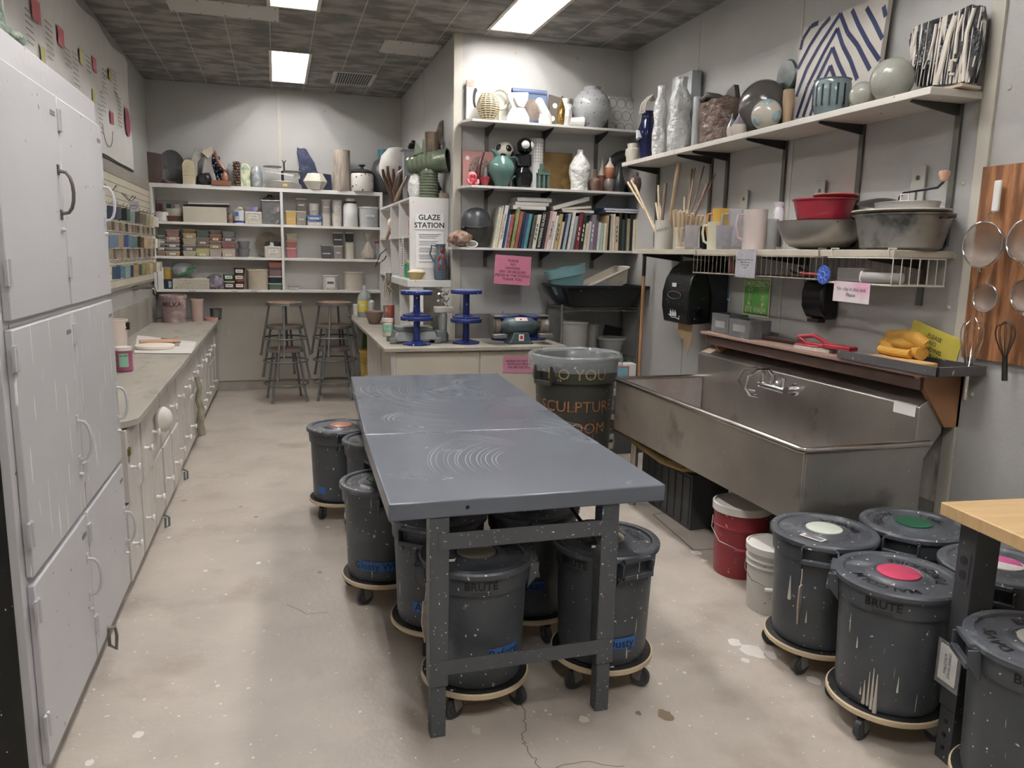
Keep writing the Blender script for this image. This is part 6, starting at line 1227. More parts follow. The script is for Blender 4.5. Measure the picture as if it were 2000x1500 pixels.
MB().tube([(-w*.3,0,h*.97),(-w*.55,0,h*1.12),(-w*.85,0,h*1.2)],.03,10,r1=.012).build('spout',tg,t); MB().tube([(w*.45,0,h*.97),(w*1.1,0,h*1.0),(w*1.45,0,h*.75),(w*1.3,0,h*.45),(w*.7,0,h*.25)],.0085,8).build('handle',tg,t)
X,Y,h,w=spot(966,1004,276,YS2,y=6.72)
t=T('pedestal_block','hidden support block behind the sea-green jug','block',(X,6.72,YS2+.001)); hb=max(.05,h-2*w); MB().box(-.05,.05,-.04,.04,0,hb-.001).build('block',mc('#5b5a58',.6),t)
t=T('ceramic_ball','cream ceramic ball with black spots above the sea-green jug','ball',(X,6.72,YS2+.001+hb)); b=MB(); b.sph((0,0,w),w,0,32,20); b.build('ball',mc('#c9c3b4',.22,var=.05),t); b=MB()
for d in ((.25,-.93,.2),(-.8,-.5,.3),(-.3,-.7,-.6),(.75,-.5,-.35)): d=Vector(d).normalized(); flush(b,(0,0,w),(w,w,w),d,w*.5,out=.007)
b.build('spots',mc('#202326',.25),t)
t,h,w=TA('black_vase','gloss black faceted vase behind the jug handle','vase',1003,1042,303,YS2,y=6.62); MB().lathe([(w*.75,0),(w*1.0,h*.25),(w*.98,h*.45),(w*.7,h*.62),(w*.85,h*.66),(w*.82,h*.95),(w*.9,h),(0,h)],seg=12,wob=.05).build('vase',mat('black_glaze','#141518',.14,var=.2,scale=10),t,smooth=25)
X,Y,h2,w2=spot(1009,1042,275,YS2+h,y=6.62)
t=T('ceramic_ball','black ceramic ball with white ovals on top of the black vase','ball',(X,6.62,YS2+h+.002)); b=MB(); b.sph((0,0,w2),w2,0,28,18); b.build('ball',MATS['black_glaze'],t); b=MB()
for d in ((-.2,-.93,.1),(.85,-.5,.1)): d=Vector(d).normalized(); flush(b,(0,0,w2),(w2,w2,w2),d,w2*.6,out=.009)
b.build('spots',wg,t)
t,h,w=TA('paper_roll','white paper roll with a printed grid standing behind the black vase','paper roll',1033,1062,272,YS2,y=6.73); b=MB(); b.lathe([(w,0),(w,h),(w*.7,h),(w*.7,h-.03),(0,h-.03)],seg=28,mi=0)
for i in range(7): b.tube([(w*1.002*math.cos(a),w*1.002*math.sin(a),h*(.55+.06*i)) for a in [2*PI*k/28 for k in range(28)]],.0012,4,1,closed=True)
for k in range(-4,1): a=-PI/2+.35*(k+2); b.cyl((w*math.cos(a),w*math.sin(a),h*.5),(w*math.cos(a),w*math.sin(a),h),.0012,seg=4,mi=1)
b.build('roll',[paper,mc('#6a6c70',.6)],t)
t,h,w=TA('gold_tile','square brown-gold lustre tile leaning on the wall','tile',1057,1120,299,YS2,y=6.76); b=MB(); b.box(-w,w,-.012,.012,0,h); b.build('tile',mat('gold_lustre','#7f6435',.28,.5,var=.35,scale=6,stain=('#c9a85a',.4,5)),t,bevel=.003)
t,h,w=TA('castle_form','small green castle-like block with pegs on top','sculpture',1049,1074,320,YS2,y=6.6); b=MB()
for sx_ in (-.75,.0,.75): b.box(sx_*w-.011,sx_*w+.011,-.03,.03,0,h*.55)
b.box(-w,w,-.035,.035,h*.55,h*.64); b.box(-w*.3,w*.3,.0,.03,.02,h*.5)
for k in range(5): b.box(-w*.9+w*.4*k,-w*.72+w*.4*k,-.02,.0,h*.64,h*(.78+.04*(k%2)))
b.box(-w*.5,w*.1,.0,.03,h*.64,h); b.build('castle',mat('green_slate','#4a6257',.45,var=.3,scale=15),t,bevel=.002)
wr=mat('white_carved','#d4d3cf',.3,var=.04,bump=1,bscale=14,bdist=.05)
simple_at('carved_bottle','white carved relief bottle vase on the middle front-wall shelf','vase',1112,1156,293,YS2,wr,[(.78,0),(.8,.04),(.78,.2),(1,.45),(.95,.62),(.55,.82),(.28,.9),(.24,.98),(.27,1),(0,1)],y=6.6,wob=.06,seg=36)
simple_at('gourd_bottle','brown round bottle with cork-like neck','bottle',1150,1176,331,YS2,mat('brown_glaze','#6a4f41',.3,var=.25,scale=12),[(.6,0),(1,.3),(.9,.5),(.3,.62),(.25,.8),(.3,1),(0,1)],y=6.56)
two_=mat('cream_over_brown','#b09682',.5,var=.1)
def gourd(lb,l,r,top,zs,y,c1,c2,zsplit=.5):
    X,Y,h,w=spot(l,r,top,zs,y=y); t=T('gourd_bottle',lb,'bottle',(X,Y,zs+.001)); P=[(.5,0),(.95,.25),(1,.38),(.85,.55),(.4,.72),(.18,.85),(.16,1),(0,1)]
    MB().lathe([(a*w,b_*h) for a,b_ in P if b_<=.4]+[(.88*w,.52*h)],seg=26,cap=False,wob=.04).build('lower_body',mc(c2,.5,var=.15,scale=25,bump=.3,bscale=60),t); MB().lathe([(.88*w,.52*h)]+[(a*w,b_*h) for a,b_ in P if b_>.53],seg=26).build('upper_body',mc(c1,.4),t); return X,h
X,Y,hh_,w=spot(1180,1203,350,YS2,y=6.6)
simple_at('small_pot','round grey-brown pot carrying the right gourd bottle','pot',1178,1203,350,YS2,mat('ash_glaze','#5c5350',.25,var=.35,scale=10),[(.6,0),(1,.4),(.95,.8),(.75,1),(0,1)],y=6.62)
gourd('cream and terracotta gourd bottle on the small round pot',1180,1203,308,YS2+hh_+.002,6.62,'#c6b9a8','#9a5a3a')
gourd('cream-necked gourd bottle behind the small round pot',1167,1186,312,YS2,6.73,'#b9ab9b','#6f3f2c')
t,h,w=TA('ring_sculpture','large black ring sculpture in front of the corner','sculpture',1195,1247,303,YS2,y=6.72); b=MB(); r_=.15; b.tube([(r_*math.cos(a),.0,h*.56+r_*math.sin(a)) for a in [2*PI*k/36 for k in range(36)]],.045,14,closed=True); b.box(-.05,.05,-.03,.03,0,h*.12); b.build('ring',mat('black_satin','#2a2b2d',.3,var=.2,bump=.3,bscale=20),t)
simple_at('black_bottle','charcoal bottle with a narrow neck before the black ring','bottle',1199,1223,322,YS2,mc('#232427',.35,var=.2),[(.75,0),(1,.1),(.95,.4),(.5,.65),(.35,.8),(.45,1),(0,1)],y=6.58)
simple_at('round_vase','round mauve-brown vase with a speckled neck at the shelf end','vase',1224,1258,335,YS2,mat('mauve_brown','#6e5a52',.3,var=.15,scale=5),[(.5,0),(.95,.3),(1,.45),(.8,.68),(.3,.78),(.22,1),(0,1)],y=6.58)
# books
B=[('cream cloth',460,485,125,'#c9c5b0'),('pale cream',486,500,110,'#d5d1c4'),('mustard thin',501,513,195,'#b09a5a'),('thick white',514,549,105,'#d3d0cf'),('navy',552,572,160,'#26345c'),('pale blue',574,588,195,'#8a9ab0'),('red patterned',590,620,195,'#8c4a3c'),('green and yellow',635,665,122,'#7b7c4c'),('rust brown',670,703,165,'#8a4a35'),('dark navy thin',706,730,178,'#1d2436'),('navy lettered',733,757,185,'#2b3a63'),('teal',760,792,190,'#3f7f86'),('zebra-striped',810,838,205,'#4a4a48'),('pale green-cream',845,880,195,'#c2c3ac'),('black lettered',886,932,175,'#191919'),('black and white',935,960,168,'#2b2b2b'),('dusty pink',962,980,162,'#b58a86'),('pinkish white lettered',982,1025,165,'#cdbcb6'),('white',1027,1050,205,'#d0cfcb'),('tan hardback',1053,1090,190,'#a08a5c'),('beige short',1093,1120,265,'#b9a88a'),('ink blue',1121,1138,200,'#232c3c'),('sky blue-grey',1141,1168,185,'#8fa3b3'),('charcoal',1170,1183,195,'#2f2f31'),('ivory',1186,1216,165,'#cdc7b6'),('silver-blue',1220,1248,210,'#8d9ea6'),('dark red-brown',1250,1264,205,'#5a3230'),('maroon tall',1267,1302,170,'#6e1f26'),('black-green',1308,1342,198,'#1f2a22'),('yellowish lettered',1344,1370,280,'#c0b48d'),('white striped',1373,1400,262,'#b9b6b2'),('violet-grey',1404,1440,198,'#77737c'),('purple short',1443,1470,255,'#6d5468'),('white-green',1474,1499,270,'#bcc3b5'),('sea green',1502,1532,280,'#8fa79c'),('cream short',1535,1558,280,'#ccc6b2'),('tan thin',1560,1577,205,'#a98d63'),('jet black',1579,1600,200,'#171718'),('sand',1602,1625,190,'#b8ab90'),('off-white',1628,1650,188,'#c9c5ba'),('buff lettered',1653,1688,215,'#b7a385'),('dark umber',1690,1712,180,'#2b2621'),('bottle green',1716,1745,245,'#2b3d36'),('near-black thin',1747,1763,200,'#202022'),('oak brown',1765,1795,235,'#8f8364'),('black narrow',1797,1820,200,'#1a1b1d'),('light cream',1824,1850,245,'#cbc5ab'),('pale yellow thin',1853,1880,240,'#cfc8a8'),('amber short',1883,1907,318,'#c0a070'),('tall black lettered',1910,1950,185,'#161719')]
for i,(nm,a,e,tp,cx) in enumerate(B):
    l,r,top=870+a*.2,870+e*.2,380+tp*.2
    lean=.0 if i>37 else .17 if i<22 else .17*(1-(i-22)/18)
    p0,p1=YP(l,484,6.55),YP(r,484,6.55); pt=YP((l+r)/2+ (484-top)*lean,top,6.55)
    th=(p1.x-p0.x)*.96; hh=pt.z-YS3-.002; 
    pv='the %s one'%B[i-1][0] if i else 'the face shield'; nx='the %s one'%B[i+1][0] if i<len(B)-1 else 'the shelf end'
    t=T('book','%s book between %s and %s'%(nm,pv,nx),'book',(p0.x,6.55,YS3+.001),0,'upright books on the lowest front-wall shelf')
    x1=math.tan(math.radians(90)-math.atan2(1,lean)) if lean else 0
    sk=lean*hh
    b=MB(); P=[(0,0),(th,0),(th+sk,hh),(sk,hh)]; b.prism(P,'y',0,.17+.02*((i*7)%3)); b.build('cover',mc(cx,.45,var=.1 if nm not in('zebra-striped','red patterned','green and yellow') else .5,scale=40),t,bevel=.001)
    P=[(th*.12+sk*1.0,hh+.0004),(th*.88+sk,hh+.0004),(th*.88+sk,hh+.0008),(th*.12+sk,hh+.0008)]
    b=MB(); b.prism(P,'y',.004,.16); b.build('page_block',mc('#cfc8b8',.8),t)
    if th>.03:
        lum=sum(lin(cx)[:3]); tcx='#d5d2ca' if lum<.6 else '#3c3a3a'; b=MB()
        txt={'pinkish white lettered':'CERAMIQUE','thick white':"THE ARTIST'S THING",'black lettered':'MASTERING GLAZES','tall black lettered':'THE COMPLETE GUIDE'}.get(nm)
        if txt: b.text(txt,min(th*.75,.04),lambda u,v:(th/2+sk*(.5+u/hh)-v,-.0006,hh*.5+u),0,True)
        else:
            for q in range(3+i%3): z0=hh*(.25+.13*q); b.box(th*.3+sk*z0/hh,th*.6+sk*z0/hh,-.0008,0,z0,z0+hh*.09)
        b.build('spine_print',mc(tcx,.6),t,norm=False)
flat=[('three','white',684,1016,103,150,'#cfceca')]
def slabbook(name,label,l,r,top,bot,y,c,tilt=0,cat='book',pages=True):
    p0,p1=YP(l,bot,y),YP(r,bot,y); zt=YP((l+r)/2,top,y).z; zb_=YP((l+r)/2,bot,y).z
    t=T(name,label,cat,((p0.x+p1.x)/2,y,zb_)); t.rotation_euler[1]=-tilt; w=(p1.x-p0.x)/2; MB().box(-w,w,-.06,.14,0,zt-zb_).build('cover',mc(c,.5),t,bevel=.001); MB().box(-w*.97,w*.99,-.0605,.13,(zt-zb_)*.25,(zt-zb_)*.75).build('page_block',mc('#dad6cc',.8),t)
slabbook('magazine','lowest curled white magazine lying on the upright books, left pile',998,1062,402,410,6.62,'#c9c8c4'); slabbook('magazine','middle white magazine of the left flat pile on the books',1003,1068,396,402,6.62,'#d5d4cf'); slabbook('magazine','topmost striped white magazine of the left flat pile on the books',1006,1073,387,395,6.62,'#bdbcb9')
slabbook('magazine','lowest curled pale magazine in the slanted pile on the books',1094,1155,411,416,6.62,'#c9c7c0',.0); slabbook('book','brown-edged book in the slanted pile on the books',1092,1150,404,410,6.62,'#a08f78',.1); slabbook('book','thick white open-looking book slanting on top of the right pile',1076,1148,394,402,6.62,'#c9c9c6',.28)
slabbook('book','thin white book under the blue potter book',1178,1240,413,416,6.62,'#c9c6c0'); slabbook('book','blue book lettered potter lying on top of the row',1174,1241,407,413,6.62,'#2f4f9b')
p=YP(1212,410,6.555); b=MB(); b.text('potter',.035,lambda u,v:(p.x+u,6.5585,p.z+v),0); o=b.build('lettering',mc('#d9d9dc',.5),norm=False); o.parent=[q for q in COL.objects if q.get('label')=='blue book lettered potter lying on top of the row'][0].children[0]; 
pa=o.parent; o.matrix_parent_inverse=Matrix.Translation(-(pa.parent.location))@Matrix.Identity(4)
# face shield and shell
t,h,w=TA('face_shield','grey face shield helmet with clear visor beside the books','face shield',899,962,405,YS3,y=6.66); sm=mc('#34363a',.35)
b=MB(); prof=[(w*1.0,h*.5),(w*.97,h*.7),(w*.75,h*.88),(w*.4,h*.97),(0,h)]; b.lathe(prof,(0,0,0),32,sy=.8,cap=False); b.build('crown',sm,t); b=MB(); b.tube([(-w*.97,-.0,h*.55),(-w*.7,-w*.62,h*.5),(0,-w*.82,h*.48),(w*.7,-w*.62,h*.55),(w*.97,0,h*.62)],.008,8); b.build('brow_band',sm,t); b=MB(); b.sph((-w*.9,-w*.3,h*.46),(.022,.022,.025)); b.build('ratchet_knob',black,t)
b=MB(); b.lathe([(w*.62,.0),(w*.85,h*.12),(w*.98,h*.5)],(w*.12,0,0),32,sy=.85,cap=False); b.build('visor',clearm('visor_film','#45423f',.72,.12),t)
t,h,w=TA('shell_piece','rough brown and cream shell-like lump at the shelf end','sculpture',877,922,450,YS3,y=6.56); b=MB(); b.sph((0,0,h*.5),(w,w*.8,h*.5),0,36,26,wob=.4,ws=7); b.build('shell',mat('shell_glaze','#7a5a48',.4,var=.3,scale=20,stain=('#d5c5b5',.6,18),bump=.6,bscale=30),t)
t,h,w=TA('white_goggles','crumpled clear goggles in front of the face shield','goggles',911,933,470,YS3,y=6.53); b=MB(); b.tube([(w*math.cos(a),.01*math.sin(2*a),h*.5+h*.45*math.sin(a)) for a in [2*PI*k/20 for k in range(20)]],.006,6,closed=True); b.build('rim',mc('#cfcdc9',.4),t); b=MB(); b.sph((0,0.005,h*.5),(w*.9,.015,h*.4)); b.build('lens',clearm('lens_film','#b9b7b2',.5),t)
# ================= GLAZE STATION TOP =================
zg=gtop
t=T('hand_vase','large white and brown vessel with long brown drips on the glaze station','vase',(1.27,8.55,zg+.001)); 
b=MB(); b.lathe([(.03,0),(.06,.06),(.12,.2),(.19,.34),(.2,.42),(.17,.52),(.1,.6),(0,.62)],seg=36,wob=.04); b.build('body',mat('white_textured','#c9c6c0',.5,var=.08,bump=.4,bscale=30),t)
b=MB()
for k in range(7): a=-2.6+.33*k; b.tube([(.05*math.cos(a),.05*math.sin(a),.04),(.13*math.cos(a),.13*math.sin(a),.2),(.19*math.cos(a),.19*math.sin(a),.3),(.203*math.cos(a),.203*math.sin(a),.37+.03*(k%2))],.03,8,r1=.012)
b.build('drips',mc('#553a2c',.35),t)
t=T('horn_forms','pair of curved brown horn-like pieces on the glaze station','sculpture',(1.24,8.0,zg+.001)); hm_=mat('horn_brown','#4a382c',.35,var=.25,scale=12)
MB().tube([(-.02,0,.0),(-.06,-.0,.12),(-.03,0,.28),(.06,0,.36)],.055,12,r1=.03).build('horn',hm_,t); MB().tube([(-.1,-.15,0),(-.04,-.16,.14),(.02,-.16,.26)],.022,8,r1=.01).build('stick',mc('#7d6248',.4),t); MB().tube([(.05,-.15,0),(.03,-.16,.14),(.05,-.16,.24)],.02,8,r1=.01).build('stick',mc('#7d6248',.4),t)
t=T('slab_box','tall grey-white slab box with a dark knot on top','sculpture',(1.33,7.9,zg+.001)); MB().box(-.1,.1,-.05,.05,.0,.5).build('box',mc('#8b9196',.4,var=.08),t,bevel=.004); MB().box(-.12,.12,-.06,.06,.5,.515).build('lid',mc('#7d8286',.4),t); b=MB(); 
for k in range(4): b.sph((.0+.03*math.cos(k*1.6),0,.55+.03*math.sin(k*1.6)),.03,0,10,8)
b.build('knot',mc('#2d302d',.3),t)
simple_pot('crumpled_vessel','white crumpled tapering vessel on the corner of the glaze station','vessel',1.23,7.16,zg+.001,.075,.24,mat('white_crumple','#cfcecb',.4,var=.03,bump=1,bscale=18,bdist=.03),[(.7,0),(1,.3),(.95,.6),(.5,.9),(.4,1),(0,1)],wob=.12,ws=10)
t=T('tube_sculpture','mossy green sculpture of joined ridged pipes with an open end','sculpture',(1.335,7.09,zg+.001)); mg=mat('mossy_green','#56614c',.3,var=.25,scale=8,stain=('#7a5a46',.3,6),bump=.4,bscale=25)
b=MB(); P=[(.085,0)]
for k in range(9): P+=[(.088,.012+.025*k),(.08,.024+.025*k)]
b.lathe(P+[(.07,.26),(0,.26)],seg=28); b.build('trunk',mg,t)
rt_=(Matrix.Rotation(PI/2,3,'Y'))
rq=Vector((0,0,1)).rotation_difference(Vector((.9,-.42,.12)).normalized()).to_matrix()
P=[]
for k in range(8): P+=[(.07+.0045*k,-.19+.044*k),(.082+.004*k,-.165+.044*k)]
b=MB(); b.lathe(P+[(.108,.17),(.112,.18),(.098,.18),(.09,.05),(0,.0)],(.0,0,.31),30,rot=rq); b.build('cross_pipe',mg,t); b=MB(); b.lathe([(0,.1),(.092,.1),(.096,.175)],(.0,0,.31),30,rot=rq,cap=False); b.build('pipe_inside',mc('#14181a',.6),t)
b=MB(); b.lathe([(.055,0),(.06,.22),(.052,.22),(.05,.03),(0,.03)],(.03,.04,.36),22,wob=.05); b.build('chimney',mat('carved_brown','#5c4c38',.4,var=.3,scale=18,bump=.5,bscale=50),t)
b=MB(); b.prism([(-.14,.36),(-.12,.5),(-.05,.4)],'y',-.01,.01); b.prism([(-.06,.38),(-.05,.52),(.02,.46),(.1,.48),(.08,.38)],'y',.02,.04); b.build('fins',mg,t,bevel=.006)
t=T('chain_sculpture','tall brown knobbly stacked chain sculpture against the corner','sculpture',(1.44,6.93 if 0 else 7.3,zg+.001)); b=MB()
for k in range(14): b.sph((-.035+.05*math.sin(k*.8)*.5+.004*k,.01*math.cos(k*2),.03+.038*k),(.05+.015*math.sin(k),.045,.03),0,10,8,wob=.3,ws=15)
b.prism([(-.03,.52),(.03,.7),(.06,.72),(.05,.5)],'y',-.03,.03); b.build('chain',mat('mottled_brown','#675a50',.45,var=.4,scale=22,bump=.4,bscale=40),t)
t=T('clay_brick','small carved block lying at the right end of the glaze station','block',(1.455,7.05,zg+.001)); MB().box(-.04,.04,-.05,.06,0,.045).build('block',mc('#8b7b66',.6,var=.3,scale=30),t,bevel=.003)
# ================= RIGHT WALL SHELVES =================
rsm=mat('long_shelf_board','#cfcac0',.42,var=.05,scale=3,speck=('#8a6a55',.04,30)); ZU,ZL=2.505,1.775
def xshelf(label,z,y0,y1,x0,ys,zb_,th,m_,join=None,tp=.055):
    t=T('long_shelf',label,'shelf',(0,0,0))
    for a,e in ((y0,join-.001),(join+.001,y1)) if join else ((y0,y1),): MB().box(x0,XR-.002,a,e,z-th,z).build('board',m_,t,bevel=.003)
    for y in ys:
        MB().prism([(x0+.02,z-th-.001),(XR-.003,z-th-.001),(XR-.003,z-th-tp),(XR-.03,z-th-tp),(x0+.05,z-th-.02),(x0+.01,z-th-.012)],'y',y-.006,y+.006).build('bracket',brk,t)
        if zb_: 
            MB().box(XR-.016,XR-.002,y-.017,y+.017,zb_,z-th-.001).build('standard',std,t)
sy_=(3.08,3.727,4.418,5.09,5.31,6.17)
xshelf('long upper shelf of pottery on the right wall',ZU,2.955,6.26,2.85,sy_,1.80,.034,rsm,5.35)
xshelf('long lower shelf of bowls and pitchers above the sink',ZL,3.02,5.87,2.80,(3.2,4.1,5.05,5.7),1.50,.036,mat('lower_shelf_board','#b5ad9c',.45,var=.08,scale=5,stain=('#8a6a55',.2,8)),None)
xp=2.99
def UA(name,label,cat,l,r,top,x=xp,zs=ZU,rz=0): return thing_at(name,label,cat,l,r,top,zs,x=x,rz=rz)
simple_at('ceramic_crock','small pale melted-looking crock at the far end of the upper right shelf','crock',1222,1252,281,ZU,mc('#c2bcae',.3,var=.05),[(.8,0),(.85,.3),(1,.45),(.95,.7),(.7,.78),(.75,1),(0,1)],x=2.96,wob=.12)
t,h,w=UA('pottery_jar','dark navy jar with a white painted bird and looped pale handles','jar',1243,1288,218,x=3.02); w*=.8;  nv=mat('navy_glaze','#10153a',.12,var=.2)
MB().lathe([(w*.55,0),(w*.75,h*.2),(w*1.0,h*.5),(w*.95,h*.65),(w*.7,h*.8),(w*.62,h*.92),(w*.72,h),(w*.6,h),(0,h*.9)],seg=32).build('body',nv,t)
b=MB()
for k in range(4): b.tube([(-w*.7,-.03*k+.04,h*.95),(-w*.6,-.03*k+.03,h*1.15),(-w*.1,-.03*k,h*1.28),(.03,-.02*k,h*1.2)],.008,8)
b.build('handles',mc('#a7a195',.4),t); b=MB(); b.tube([(-w*1.0,-.02,h*.45),(-w*1.02,-.0,h*.58),(-w*.9,.05,h*.62)],.03,8,r1=.012); b.build('painted_bird',mc('#c2c8cf',.3),t)
wv=mat('white_rugged','#cbccca',.3,var=.05,bump=1.0,bscale=15,bdist=.05)
for l,r,top,lb in ((1279,1307,168,'slim white rugged vase on the upper right shelf, left of the wider one'),(1310,1354,152,'wide white rugged vase on the upper right shelf with pinched waist')):
    X,Y,h,w=spot(l,r,top,ZU,x=2.93); t=T('rugged_vase',lb,'vase',(X,Y,ZU+.001)); b=MB(); b.lathe([(w*.85,0),(w*1.0,h*.1),(w*1.05,h*.32),(w*.8,h*.5),(w*1.0,h*.62),(w*.85,h*.75),(w*.5,h*.86),(w*.52,h*.98),(w*.56,h),(w*.4,h),(0,h*.95)],seg=36,wob=.12,ws=9); b.build('vase',wv,t)
t,h,w=UA('tall_box_vase','tall pale blue-grey flattened box vase behind the wide rugged vase','vase',1314,1367,143,x=3.1); MB().box(-.045,.045,-.17,.15,0,h*.98,tx=.004,ty=.004).build('vase',mat('pale_blue_paper','#b3bcbf',.45,var=.06),t,bevel=.004); MB().box(-.047,-.0455,-.17,-.02,h*.2,h*.7).build('grey_panel',mc('#7c8388',.4,),t)
simple_at('white_cylinder','white plain cylinder squeezed between the rugged vase and the brown vessel','vase',1355,1372,190,ZU,mc('#bfc2c4',.35),[(.9,0),(1,.02),(1,1),(.85,1),(0,.9)],x=3.0)
t,h,w=UA('bark_vessel','huge brown torn-edged vessel on the upper right shelf','vessel',1366,1461,182,x=3.0); bk=mat('brown_bark_clay','#574338',.45,var=.3,scale=7,stain=('#8f8373',.4,6),bump=1,bscale=16,bdist=.03,speck=('#1f1916',.2,35))
w=.165; hb=h
rings=[];b=MB(); n_=36
for k,z in enumerate([0,.04,.1,.2,.32,.42,1.0]):
    ring=[]
    for i in range(n_):
        a=2*PI*i/n_; r_=w*(1.0+.06*noise.noise(Vector((math.cos(a)*2,math.sin(a)*2,z*6)))-(.06 if k in(2,) else 0)); top=hb*(.83+.17*noise.noise(Vector((math.cos(a)*2.2+5,math.sin(a)*2.2,1)))) ; zz=z if z<1 else top
        ring.append(b.v((r_*math.cos(a)*.85,r_*math.sin(a)*1.25,min(zz,top))))
    rings.append(ring)
for A,B_ in zip(rings,rings[1:]):
    for i in range(n_): j=(i+1)%n_; b._f([A[i],A[j],B_[j],B_[i]],0)
b._f(list(reversed(rings[0])),0); b.build('body',bk,t)
b=MB(); b.tube([(-.08,.14,hb*.86),(-.06,.1,hb*.98),(-.03,.02,hb*.92),(.02,-.02,hb*.84)],.035,8,r1=.02); b.prism([(-.02,hb*.8),(-.1,hb*1.0),(-.17,hb*1.07),(-.2,hb*.8)],'x',-.03,.01); b.build('torn_rim',mc('#37312f',.4,bump=.5,bscale=20),t,bevel=.004)
for l,r,top,lb,c in ((1421,1441,222,'small two-tone teardrop bottle, left of the pair','#6e7a80'),(1431,1461,216,'small two-tone teardrop bottle with grey neck, right of the pair','#77717a')): 
    X,Y,h,w=spot(l,r,top,ZU,x=2.89); t=T('teardrop_bottle',lb,'bottle',(X,Y,ZU+.001)); w*=.95; MB().lathe([(w*.7,0),(w*1,h*.2),(w*.95,h*.42)],seg=22,cap=False).build('lower_body',mc('#c2b9ac',.3),t); MB().lathe([(w*.95,h*.42),(w*.5,h*.65),(w*.17,h*.82),(w*.14,h),(0,h)],seg=22).build('upper_body',mc(c,.25),t)
sg_=mat('dark_grey_pebble','#4d4a48',.18,var=.15,scale=5,bump=.15,bscale=30)
t,h,w=UA('dark_orb','large glossy dark grey orb on the upper right shelf','orb',1457,1532,156,x=3.03); r_=h/2; b=MB(); b.sph((0,0,r_),(r_*.9,r_*.98,r_),0,36,24); b.build('orb',sg_,t)
t,h,w=UA('spotted_orb','cream orb with pale blue spots in front of the dark orb','orb',1467,1531,194,x=2.92); r_=h/2; MB().sph((0,0,r_),(r_*.9,w*1.02,r_),0,36,24).build('orb',mc('#b0ab9d',.15,var=.05),t); 
for d in ((-.34,-.40,.66),(-.9,.03,-.53),(.2,-.92,-.28)): d=Vector(d).normalized(); b=MB(); flush(b,(0,0,r_),(r_*.9,w*1.02,r_),d,.05,out=.0065); b.build('spot',mc('#7d9aa0',.15),t)
simple_at('tan_bottle','tan cylinder bottle between the dark orb and the striped slab','bottle',1531,1552,175,ZU,mc('#9a8264',.5,var=.1),[(.75,0),(.8,.3),(1,.7),(1,.97),(.8,1),(0,1)],x=3.02)
t,h,w=UA('disc_sculpture','mottled dark green disc standing behind the tan bottle','sculpture',1524,1556,116,x=3.11); MB().lathe([(h*.2,-.012),(h*.22,0),(h*.2,.012)],(0,0,h*.78),30,rot=Matrix.Rotation(PI/2,3,'Y'),sx=1,sy=1).build('disc',mat('mottled_green','#3c4a46',.3,var=.4,scale=20),t); MB().box(-.01,.01,-.03,.03,0,h*.6).build('stem',MATS['mottled_green'],t)
# chevron slab
t=T('chevron_slab','tall cream slab painted with blue chevron stripes on the upper right shelf','slab',(3.075,3.91,ZU+.001)); t.rotation_euler[1]=.07
L_,Hh=.74,.60
b=MB(); b.box(-.014,.014,-L_/2+.02,L_/2-.02,0,Hh,0)
def stripe(pts,w_):
    for p,q in zip(pts,pts[1:]):
        (y0,z0),(y1,z1)=p,q; d=Vector((y1-y0,z1-z0)).normalized(); n2=Vector((-d.y,d.x))*w_
        b._f([b.v((-.0155,-(y0+n2.x)+0,z0+n2.y)),b.v((-.0155,-(y0-n2.x),z0-n2.y)),b.v((-.0155,-(y1-n2.x),z1-n2.y)),b.v((-.0155,-(y1+n2.x),z1+n2.y))],1)
def Q(px,py): # photo zoom coords -> slab plane (left..right, up)
    p=XP(1520+px*.21,py*.21,3.06); return (-(p.y-3.91),p.z-ZU)
def CL(pts): return [(max(-L_/2+.022,min(L_/2-.022,y)),max(.004,min(Hh-.004,z))) for y,z in pts]
for S_ in ([(140,470),(180,360),(250,240),(320,180)],[(140,640),(250,420),(350,250),(430,140)],[(150,900),(230,640),(340,420),(520,120),(600,300),(700,420),(830,650)],[(165,1100),(250,800),(380,500),(500,260),(560,420),(640,560),(715,740)],[(225,1090),(300,830),(380,640),(465,440),(530,590),(605,730)],[(290,1080),(340,920)],[(390,770),(455,610),(505,735)],[(630,85),(700,230),(800,400),(935,550)],[(765,65),(840,190),(955,350)],[(925,50),(975,140)]):
    stripe(CL([Q(*q) for q in S_]),.0135)
b.build('slab',[mat('cream_slab','#b4aea4',.42,var=.04,bump=.1,bscale=20),mc('#16244f',.65,var=.2)],t,norm=False)
simple_at('slotted_bowl','blue-green glazed bowl with vertical slots','bowl',1594,1660,157,ZU,mat('blue_green_glaze','#66777a',.15,var=.2,scale=8),[(.8,0),(.85,.05),(1,.3),(1,.85),(.95,.95),(1,1),(.9,1),(.85,.2),(0,.15)],x=2.93,seg=36)
X,Y,h,w=spot(1594,1660,157,ZU,x=2.93); sb=[q for q in COL.objects if q.name.startswith('slotted_bowl')][0]; b=MB()
for k in range(9): a=PI-1.6+.4*k; b.box(-.003,.003,-.003,.003,0,0) if 0 else b.obox(((w-.014)*math.cos(a),(w-.014)*math.sin(a),h*.52),(-.0155*math.cos(a),-.0155*math.sin(a),0),(-.005*math.sin(a),.005*math.cos(a),0),(0,0,h*.3))
b.build('slots',mc('#15181a',.5),sb)
og=mat('grey_stone_glaze','#8b8c84',.16,var=.15,scale=6,bump=.5,bscale=35)
